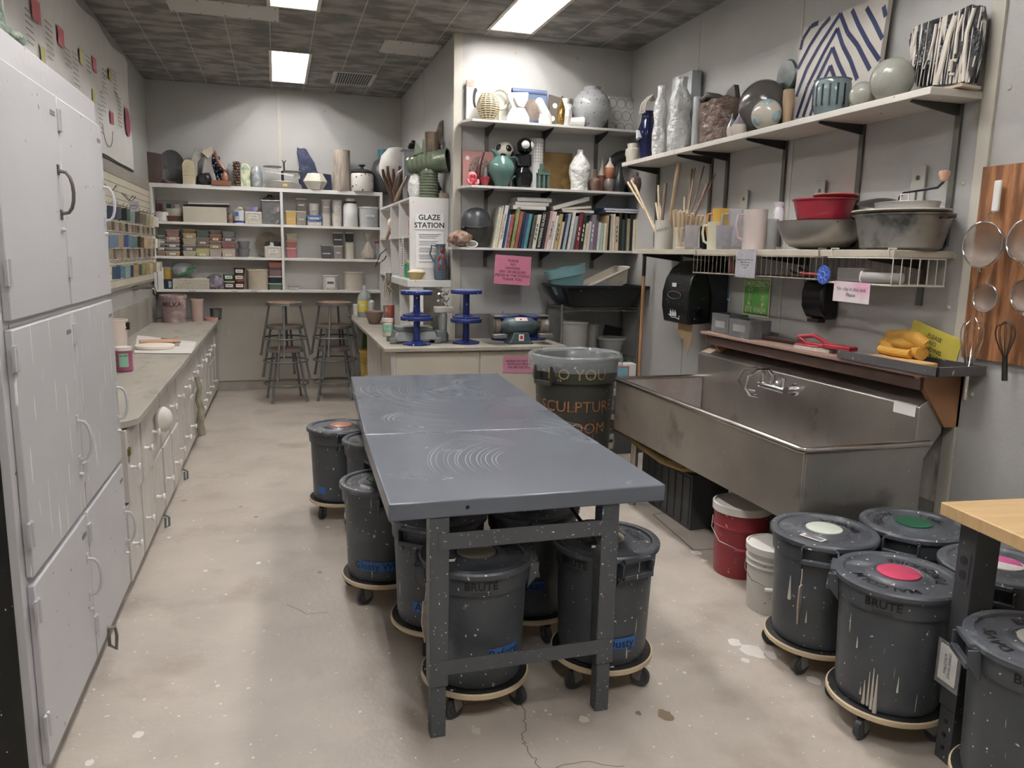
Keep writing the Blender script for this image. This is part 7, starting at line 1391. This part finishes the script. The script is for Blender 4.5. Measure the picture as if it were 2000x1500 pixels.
for l,r,top,x,lb in ((1662,1712,160,2.96,'smaller grey-green glossy orb beside the slotted bowl'),(1703,1790,113,2.97,'larger pebbled pale grey orb near the black and white slab')):
    X,Y,h,w=spot(l,r,top,ZU,x=x); t=T('stone_orb',lb,'orb',(X,Y,ZU+.001),0,None); r_=h/2; MB().sph((0,0,r_),(min(.13,r_*.95),r_*1.02 if l<1700 else r_*.98,r_),0,36,24,wob=.02).build('orb',og,t)
# black and white slab
t=T('striped_slab','black slab sculpture with rough white vertical stripes at the near end','slab',(3.07,3.12,ZU+.001)); t.rotation_euler[1]=.06
b=MB(); P=[]
for px,py in ((1270,810),(1200,520),(1180,340),(1240,240),(1400,180),(1560,130),(1760,35),(1800,70),(1835,40),(1865,200),(1840,500),(1790,770)):
    p=XP(1520+px*.21,py*.21,3.05); P.append((p.y-3.12,max(0,p.z-ZU)))
b.prism(P,'x',-.02,.02,0); b.build('slab',mat('black_slab_glaze','#17181d',.22,var=.3,scale=15,bump=.6,bscale=40,drip=('#c6beb2',.66)),t,bevel=.004)
b=MB()
for S_,w_ in (([(1430,790),(1470,640),(1500,480),(1540,300),(1590,140)],.016),([(1690,760),(1690,500),(1700,300),(1760,70)],.010),([(1350,560),(1390,380),(1410,220)],.008),([(1210,420),(1230,290)],.005),([(1560,660),(1570,560),(1620,560)],.009),([(1600,500),(1610,300),(1660,130)],.008),([(1830,60),(1800,260)],.004),([(1450,200),(1440,260)],.007),([(1555,690),(1600,690)],.006),([(1660,380),(1665,200)],.004),([(1770,620),(1790,520)],.004),([(1310,640),(1340,560)],.004)):
    Pq=[]
    for px,py in S_: p=XP(1520+px*.21,py*.21,3.03); Pq.append(Vector((-.022,p.y-3.12,p.z-ZU)))
    b.tube(Pq,w_,6)
for v in b.b.verts: v.co.x=max(-.027,min(-.018,v.co.x))
b.build('white_stripes',mc('#cfc7bb',.5,bump=.3),t); MB().box(-.08,.03,-.2,.0,0,.012).build('broken_base',mc('#b9a793',.6,bump=.3),t)
# ---- lower shelf things
def LA(name,label,cat,l,r,top,x=2.96,rz=0): return thing_at(name,label,cat,l,r,top,ZL,x=x,rz=rz)
cr=mat('crock_white','#b9b6ac',.4,var=.06)
t,h,w=LA('stoneware_crock','pale stoneware crock full of wooden sticks at the far end','crock',1280,1316,431,x=2.93); xc,yc=t.location.x,t.location.y
b=MB(); b.lathe([(w*.97,0),(w,.01),(w,h),(w*.85,h),(w*.85,.02),(0,.02)],seg=36); b.build('body',cr,t); b=MB(); fa2=az(xc,yc); b.tube([((w+.001)*math.cos(fa2-.9+.1*k),(w+.001)*math.sin(fa2-.9+.1*k),h*.62+.016*math.sin(k*2.1)+.002*k) for k in range(16)],.0018,4); b.build('scrawl',mc('#5c5a56',.6),t,norm=False)
dw=mat('dowel_wood','#bda888',.55,var=.12,scale=3,stretch=(6,6,1)); dk=mat('dark_stick','#6b5648',.55,var=.15,scale=4)
def stick(lb,bx_,by_,zb_,tip,r_,m_,name='wooden_stick',grp='sticks standing in the crocks',cat='stick'):
    t=T(name,lb,cat,(bx_,by_,zb_),0,grp); MB().cyl((0,0,0),Vector(tip)-Vector((bx_,by_,zb_)),r_,seg=10).build('shaft',m_,t); return t
S1=[(1226,356,.009,dw,'pale stick leaning far left out of the stone crock, left one of three'),(1233,352,.009,dw,'pale stick leaning far left out of the stone crock, middle of three'),(1240,362,.009,dw,'pale stick leaning far left out of the stone crock, right one of three'),(1286,362,.010,dw,'flat pale slat standing upright in the stone crock'),(1300,358,.013,dk,'dark brown slat standing in the stone crock'),(1281,396,.008,mc('#d0c6a8',.5),'short bright stick at the left of the stone crock'),(1288,397,.009,mc('#d0c6a8',.5),'short bright stick in the middle of the stone crock'),(1326,318,.019,mc('#9a826a',.5),'thick round rolling pin standing tallest in the stone crock')]
for i,(px,py,r_,m_,lb) in enumerate(S1):
    a=i*.8; tip=XP(px,py,2.93+.01*(i%3)-(.06 if i<3 else 0)); stick(lb,xc+(w*.4)*math.cos(a),yc+w*.4*math.sin(a),ZL+.03,tip,r_,m_)
t,h,w=LA('ribbed_crock','cream ribbed pot packed with short wooden dowels','crock',1313,1365,445,x=2.90); xc2,yc2=t.location.x,t.location.y; w=min(w,.085)
P=[(w*.8,0)]
for k in range(16): P+=[(w*(.81+.012*k),h*(.05+.055*k)),(w*(.835+.012*k),h*(.075+.055*k))]
b=MB(); b.lathe(P+[(w,h*.95),(w,h),(w*.88,h),(w*.75,.02),(0,.02)],seg=32); b.build('body',mc('#c4bca4',.4),t)
k=0
for i in range(34):
    a=i*2.39996; rr=w*.17*math.sqrt(i)*.82; px=1345+1.3*(i*7%30)-0; top=402+ (i*13%17)
    bx_,by_=xc2+rr*math.cos(a),yc2+rr*math.sin(a); p=XP(1318+ (i*17%60),top,2.90)
    tip=Vector((bx_+.6*rr*math.cos(a)-.005,by_+(.05+.16*((i*5)%7)/7)*(-1) if 0 else by_+rr*1.1*math.sin(a)-.03,ZL+h+.05+.012*((i*5)%8)))
    stick('pale wooden dowel bundled upright in the ribbed pot',bx_,by_,ZL+.03,tip,.0095+.0025*(i%2),dw,'wooden_dowel','dowels in the ribbed pot','dowel')
for px,py,r_,m_,lb in ((1352,330,.007,dk,'long thin brown stick fanned out of the ribbed pot, left of the pair'),(1357,328,.007,mc('#8d7455',.5),'long thin brown stick fanned out of the ribbed pot, right of the pair'),(1375,325,.005,dk,'thin dark rod leaning right, left of the thinnest one'),(1397,340,.004,dk,'thinnest dark rod leaning farthest right'),(1383,358,.013,dk,'thick dark brown slat leaning right behind the dowels'),(1337,385,.008,dw,'whitish stick crossing in front of the dowel bundle')):
    stick(lb,xc2,yc2+.02,ZL+.05,XP(px,py,3.02),r_,m_)
cl2=clearm('pitcher_clear','#bdbcc6',.26,.12)
def pitcher(label,l,r,top,x,m_,hm,side=1,taper=.9,rib=False,tilt=0,wmax=.2):
    X,Y,h,w=spot(l,r,top,ZL,x=x); w=min(w,wmax); t=T('plastic_pitcher',label,'pitcher',(X,Y,ZL+.001)); t.rotation_euler[2]=1.05
    b=MB(); b.lathe([(w*taper,0),(w*(taper+.02),.006),(w,h*.98),(w*1.03,h),(w*.95,h),(w*.86,.02),(0,.02)],seg=20 if rib else 32); b.build('body',m_,t,smooth=15 if rib else 35)
    MB().tube([(0,side*w*.95,h*.88),(0,side*w*1.45,h*.86),(0,side*w*1.55,h*.6),(0,side*w*1.35,h*.3),(0,side*w*.88,h*.22)],.009,8).build('handle',hm,t); return t
pitcher('clear ribbed pitcher tipped against the ribbed pot',1338,1366,440,2.84,cl2,cl2,1,.8,True,0)
pitcher('yellow and white measuring pitcher behind the cream one',1393,1428,408,3.05,mc('#c69a2c',.35),mc('#c07d28',.4),1,.9)
pitcher('cream pitcher standing before the yellow one',1383,1414,434,2.92,mc('#cfcab2',.4),mc('#cfcab2',.4),1,.92)
pitcher('short clear grey measuring cup in front of the tall clear pitcher',1400,1431,441,2.84,clearm('pitcher_clear_grey','#a5a3ae',.4,.12),MATS['pitcher_clear'],-1,.85,wmax=.07)
pitcher('tall clear pitcher with a grey handle',1424,1462,408,3.02,cl2,mc('#8b8d92',.4),1,.9)
pitcher('pale pink opaque pitcher in the middle of the lower right shelf',1455,1499,410,2.90,mc('#cbbcb6',.5),clearm('pink_handle','#c9b0aa',.7),1,.97)
simple_at('clear_beaker','clear plastic beaker between the pink pitcher and the metal bowl','beaker',1499,1521,428,ZL,clearm('beaker_clear','#a9a9a6',.5),[(.85,0),(1,1),(.93,1),(.8,.03),(0,.03)],x=2.98)
simple_at('black_pot','black pot behind the clear ribbed pitcher','pot',1368,1384,442,ZL,mc('#141b22',.3),[(.8,0),(1,.5),(1,1),(.9,1),(0,.8)],x=3.0)
X,Y,h,w=spot(1504,1534,392,ZL,x=3.08)
t=T('steel_bowl','big dented grey aluminium bowl on the lower right shelf','bowl',(3.0,XP(1598,480,3.0).y,ZL+.001)); yb1=t.location.y
al=mat('dull_aluminium','#9d9893',.42,.85,var=.15,scale=5,speck=('#5e5954',.1,50),rvar=.1); hB=.16
MB().lathe([(.1,0),(.18,.02),(.23,.06),(.262,.12),(.27,hB),(.276,hB+.003),(.255,hB),(.21,.06),(0,.03)],seg=48,sx=.8).build('bowl',al,t)
t=T('red_bowl','large glossy crimson basin stacked on the aluminium bowl','bowl',(3.0,yb1-.02,ZL+hB+.006)); MB().lathe([(.145,0),(.155,.006),(.185,.11),(.192,.112),(.192,.12),(.178,.12),(.14,.01),(0,.01)],seg=44,sx=.85,wob=.02).build('basin',mc('#8a1228',.14),t); 
t=T('red_plate','lighter red round plate sticking up behind the crimson basin','plate',(3.04,yb1-.06,ZL+hB+.128)); MB().lathe([(.02,0),(.13,.012),(.14,.02),(.135,.024),(0,.012)],seg=36,sx=.8).build('lid',mc('#a34a42',.3),t)
t=T('spray_bottle','white spray bottle top standing beside the crimson basin','spray bottle',(3.07,XP(1519,450,3.07).y,ZL+hB+.01)); MB().lathe([(.028,0),(.03,.08),(.022,.1),(.034,.13),(0,.135)],seg=20).build('bottle',mc('#d3ccd2',.35),t); MB().tube([(0,.02,.11),(0,.045,.09),(0,.06,.05)],.008,8,r1=.004).build('trigger',mc('#d6d2d6',.35),t)
pan=mat('stained_pan','#8f8d89',.38,.75,var=.2,scale=6,stain=('#1f1e1e',.75,9),rvar=.1)
yp2=XP(1760,480,3.0).y
t=T('roasting_pan','huge stained oval aluminium pan at the near end of the lower shelf','pan',(2.99,yp2,ZL+.001)); MB().lathe([(.19,0),(.215,.012),(.255,.165),(.27,.168),(.272,.174),(.25,.172),(.2,.02),(0,.02)],seg=52,sx=.72).build('pan',pan,t)
for s in (-1,1): MB().tube([(-.02,s*.25,.15),(-.02,s*.3,.155),(.02,s*.3,.155),(.02,s*.25,.15)],.005,8).build('handle',dkmetal,t)
t=T('pan_lid','cream oval plate lying across the stained pan','plate',(2.98,yp2+.01,ZL+.177)); MB().lathe([(.0,.002),(.2,0),(.262,.014),(.262,.02),(.2,.008),(0,.01)],seg=44,sx=.72).build('plate',mc('#bdb4a6',.4),t)
t=T('cake_tin','shallow round aluminium tin with a white bracket on the cream plate','tin',(2.99,yp2-.02,ZL+.199)); MB().lathe([(.16,0),(.168,.032),(.172,.033),(.17,.035),(.158,.004),(0,.004)],seg=44,sx=.75).build('tin',mc('#a9aaaa',.35,metal=.7),t)
MB().tube([(-.06,-.02,.02),(-.06,-.02,.07),(-.06,-.07,.07),(-.06,-.07,.02)],.004,6).build('bracket',mc('#dcdad6',.4),t)
t=T('dish_cover','tilted dark steel lid resting between the crimson basin and the tin','lid',(3.02,yp2+.16,ZL+.235)); t.rotation_euler=(.22,-.1,0); MB().lathe([(0,.03),(.05,.025),(.13,.0),(.135,-.006),(.128,-.004),(0,.02)],seg=40).build('lid',mat('dark_steel','#55534f',.35,.85,var=.15),t)
t=T('crank_handle','black bent crank with a turned wooden grip above the pan','crank',(3.05,XP(1757,385,3.05).y,ZL+.235)); p0=Vector(t.location); q=[XP(*a,3.05)-p0 for a in ((1757,385),(1766,376),(1832,366),(1843,355))]; MB().tube([Vector((0,0,0))]+q,.0065,10).build('rod',mc('#141416',.35),t)
e=q[-1]; MB().lathe([(.008,0),(.018,.008),(.02,.02),(.026,.035),(.024,.05),(.0,.055)],e,20).build('grip',mc('#b98f78',.45),t)
gw2=mc('#b3b0a8',.4,metal=.3)
for px,ty,by,lb,yy in ((1455,372,455,'upright slotted aluminium bar on the wall behind the pitchers',None),(1604,353,395,'short slotted bar behind the crimson basin',None),(1797,324,400,'wide slotted bar behind the crank handle',None)):
    p=XP(px,ty,XR-.02); t=T('slotted_bar',lb,'bar',(XR-.02,p.y,ZL+.001)); hh=p.z-ZL; wdt=.042 if px<1700 else .042; MB().box(-.006,.006,-wdt,wdt,0,hh).build('bar',gw2,t,bevel=.002); b=MB(); b.cyl((-.008,0,hh-.06),(-.006,0,hh-.06),.012,seg=14); b.build('hole',mc('#4a4946',.6),t); MB().box(-.008,-.006,-.007,.007,hh-.24,hh-.13).build('slot',mc('#4a4946',.6),t)
# wire baskets hung under the lower shelf
def basket_w(label,y0,y1,x0,z0,z1,m_,slant=0,r_=.003,rust=False):
    t=T('wire_basket',label,'basket',(0,0,0)); xb=XR-.05
    b=MB(); b.tube([(x0,y0,z1),(x0,y1,z1),(xb,y1,z1),(xb,y0,z1)],r_,6,closed=True); b.build('top_rim',m_,t)
    b=MB(); b.tube([(x0,y0-slant,z0),(x0,y1,z0),(xb,y1,z0),(xb,y0-slant,z0)],r_*1.6,6,closed=True); b.build('bottom_rim',m_,t)
    n_=int((y1-y0)/.05); b=MB()
    for k in range(n_+1): y=y0+(y1-y0)*k/n_; ys_=y-slant*(1-k/n_); b.tube(([] if m_ is wwire else [(x0,y,z1)])+[(x0,ys_,z0),(xb,ys_,z0),(xb,y,z1)],r_*.7,5)
    b.build('cross_wires',m_,t)
    for x_ in [x0+(xb-x0)*k/6 for k in range(7)]: MB().tube([(x_,y0,z1),(x_,y0-slant,z0)],r_*.8,5).build('end_wire',m_,t)
    for y in (y0+.03,y1-.03): b=MB(); b.tube([(x0+.0,y,z1),(x0-.006,y,z1+.03),(x0-.006,y,ZL+.006),(x0+.04,y,ZL+.006)],r_*1.3,6); b.build('hanger',m_,t)
    return t
rust=mat('rusty_wire','#8b8074',.6,.4,var=.3,scale=30,stain=('#5e3f2f',.5,30)); wwire=mc('#d3cfc3',.4)
basket_w('rusty wire basket under the far half of the lower shelf',3.52,4.87,2.80,1.615,1.735,rust)
basket_w('white coated wire basket under the near half of the lower shelf',3.02,3.48,2.80,1.605,1.735,wwire,0)
simple_pot('terracotta_beaker','dark red-brown plastic beaker in the rusty wire basket','beaker',2.9,4.52,1.622,.04,.09,mc('#6a2f2a',.5),[(.85,0),(1,1),(.9,1),(.8,.05),(0,.05)])
simple_pot('glass_jar','small clear glass jar in the rusty basket','jar',2.88,4.37,1.622,.03,.08,clearm('jar_clear','#8f948f',.5,.1),[(.9,0),(1,.1),(1,.75),(.8,.85),(.8,1),(0,1)])
t=T('tool_pile','tangle of black and red hand tools in the rusty wire basket','tools',(2.9,3.75,1.625)); b=MB()
for k in range(9): b.tube([(-.05+.01*k,-.16+.03*k,.01),(-.03+.005*k,-.05+.02*k,.02+.004*k),(-.04+.01*k,.08+.01*k,.015),(-.03,.13,.03)],.006,6)
b.build('black_tools',black,t); MB().tube([(-.06,-.2,.015),(-.06,0,.02)],.008,8).build('red_tool',mc('#a32a22',.4),t)
t=T('sponge_box','clear plastic box lying in the white wire basket','box',(2.9,3.36,1.613)); MB().box(-.05,.05,-.1,.1,0,.07).build('box',clearm('box_clear','#b9b7b6',.5),t,bevel=.004)
t=T('tea_strainer','clear plastic tube and cap in the white basket','tube',(2.88,3.16,1.64)); MB().cyl((0,-.12,0),(-.06,.07,.0),.026,seg=20).build('tube',clearm('tube_clear','#c5c3c1',.6),t); b=MB(); b.tube([(-.062+.0,.075,0)]+[(-.064+.026*math.cos(a)*.3,.078,.026*math.sin(a)) for a in [2*PI*k/14 for k in range(15)]],.005,6); b.build('collar',mc('#dcdad8',.4),t)
p=XP(1610,537,2.79); t=T('bottle_cap','blue plastic wheel-shaped cap hanging on the basket wire','cap',(2.785,p.y,p.z)); rX=Matrix.Rotation(PI/2,3,'Y')@Matrix.Rotation(.0,3,'Z'); b=MB(); b.lathe([(0,-.004),(.05,-.004),(.052,.0),(.05,.004),(0,.004)],(0,0,0),10,rot=rX); b.build('disc',mc('#2f50a8',.3),t,smooth=20); b=MB(); b.tube([(-.006,.018*math.cos(a),.018*math.sin(a)) for a in [2*PI*k/16 for k in range(16)]],.003,5,closed=True)
for k in range(8): a=PI/4*k; b.cyl((-.006,.025*math.cos(a),.025*math.sin(a)),(-.006,.04*math.cos(a),.04*math.sin(a)),.0025,seg=5)
b.build('spokes',mc('#6f8ad0',.3),t)
sign('sink_sign','pink and white laminated note asking for no clay in the sink',[(2.775,3.385,1.615),(2.775,3.125,1.612),(2.775,3.12,1.505),(2.775,3.375,1.517)],'No clay in this sink\nPlease',.027,mat('pink_fade','#ded6d6',.3,var=.03,stain=('#d98bb5',.95,5)),ink)
X=sign('foil_note','crumpled silvery note with handwriting pinned to the rusty basket',[(2.785,4.32,1.775),(2.785,4.10,1.775),(2.785,4.11,1.60),(2.785,4.32,1.605)],'Please rinse and return tools\nglaze tools only\nand for glazes\nthanks',.015,mat('crumpled_foil','#b9bac2',.4,.3,var=.1,bump=1,bscale=22),ink)
t=T('soap_dispenser','black rounded soap dispenser on the wall under the baskets','dispenser',(XR-.001,3.86,1.50)); b=MB(); b.prism([(0,.1),(-.1,.1),(-.125,.03),(-.12,-.06),(-.08,-.13),(0,-.13)],'y',-.1,.1); b.build('body',blackgl,t,bevel=.02,seg=4); MB().box(-.1,-.05,-.05,.05,-.15,-.13).build('push_bar',dkmetal,t)
t.location.y=XP(1602,580,XR-.06).y; t.location.z=XP(1602,580,XR-.06).z
# ================= PLYWOOD PANEL WITH SIEVES =================
t=T('plywood_panel','grained orange-brown plywood panel on the right wall','panel',(XR-.012,0,0)); b=MB(); b.box(-.01,.011,2.1,2.90,1.275,2.16); b.build('panel',mat('fir_ply','#a06a3c',.45,var=.3,scale=2.5,stretch=(1,8,1),stain=('#4d2810',1.0,3.5)),t,bevel=.002)
mesh_m=clearm('sieve_mesh','#958c82',.55,.35)
def sieve(label,px,py,rpx,hang,depth,handle,d=.08):
    p=XP(px,py,XR-.05-d*.5); r_=rpx*((p-C0).dot(fw))/F; t=T('wire_sieve',label,'sieve',(XR-.03,p.y,p.z))
    ringp=[(-d*.6,r_*math.cos(a),r_*math.sin(a)) for a in [2*PI*k/36 for k in range(36)]]
    MB().tube(ringp,.004,8,closed=True).build('rim',chrome,t)
    b=MB(); b.lathe([(r_,0),(r_*.92,d*.25),(r_*.7,d*.48),(r_*.35,d*.6),(0,d*.63)],(-d*.6,0,0),32,rot=Matrix.Rotation(PI/2,3,'Y'),cap=False); b.build('mesh_bowl',mesh_m,t)
    MB().tube([(-d*.6,0,-r_),(-d*.6,-.01,-r_-.02),(-d*.6,.01,-r_-.02),(-d*.6,0,-r_)],.0025,6).build('rest_hook',chrome,t)
    if handle=='white':
        MB().tube([(-d*.6,0,r_),(-d*.5,.008,r_+.02),(-d*.4,-.008,r_+.035),(-.02,0,r_+.05)],.004,6).build('shank',chrome,t); MB().box(-.028,-.01,-.018,.018,r_+.045,r_+.185).build('handle',mc('#d9d7d2',.35),t,bevel=.008,seg=3)
    else: MB().tube([(-d*.6,0,r_),(-.02,0,r_+.04)],.004,6).build('shank',galv,t)
sieve('large wire sieve with a white handle hanging on the plywood',1915,478,44,0,0,'white',.12); sieve('large wire sieve at the right edge of the picture',1998,470,40,0,0,'steel',.1)
sieve('small wire sieve below the white-handled one',1919,582,27,0,0,'steel',.05); sieve('small round sieve at the right edge below the large one',1996,577,30,0,0,'steel',.05)
def whisk(label,px,top,bot,m_,sp,ln_h,tilt=0):
    p=XP(px,top,XR-.06); q=XP(px,bot,XR-.06); L_=p.z-q.z; t=T('wire_whisk',label,'whisk',(XR-.06,p.y,p.z)); t.rotation_euler[0]=tilt
    b=MB(); B_=L_*(1-ln_h)
    for k in range(5):
        a=PI*k/5; P=[]
        for i in range(17):
            u=-1+i/8; v_=1-abs(u); wd=sp*math.sin(min(1,abs(u)*1.0)**.55*PI) if 0 else sp*(math.sin(PI*abs(u)**.6))
            sg_n=1 if u>0 else -1; P.append((math.cos(a)*wd*sg_n*.999+.008*math.cos(a)*sg_n,(math.sin(a)*wd+.008*math.sin(a))*sg_n,-B_*abs(u)))
        b.tube(P,.0017,5)
    b.build('wires',m_,t); MB().cyl((0,0,-L_*(1-ln_h)),(0,0,-L_),.011,.012,14).build('handle',m_,t)
whisk('shiny balloon whisk hanging head up beside the plywood',1903,620,784,chrome,.042,.38); whisk('thin dark whisk hanging on the plywood',1964,628,745,dkmetal,.032,.42,-.12)
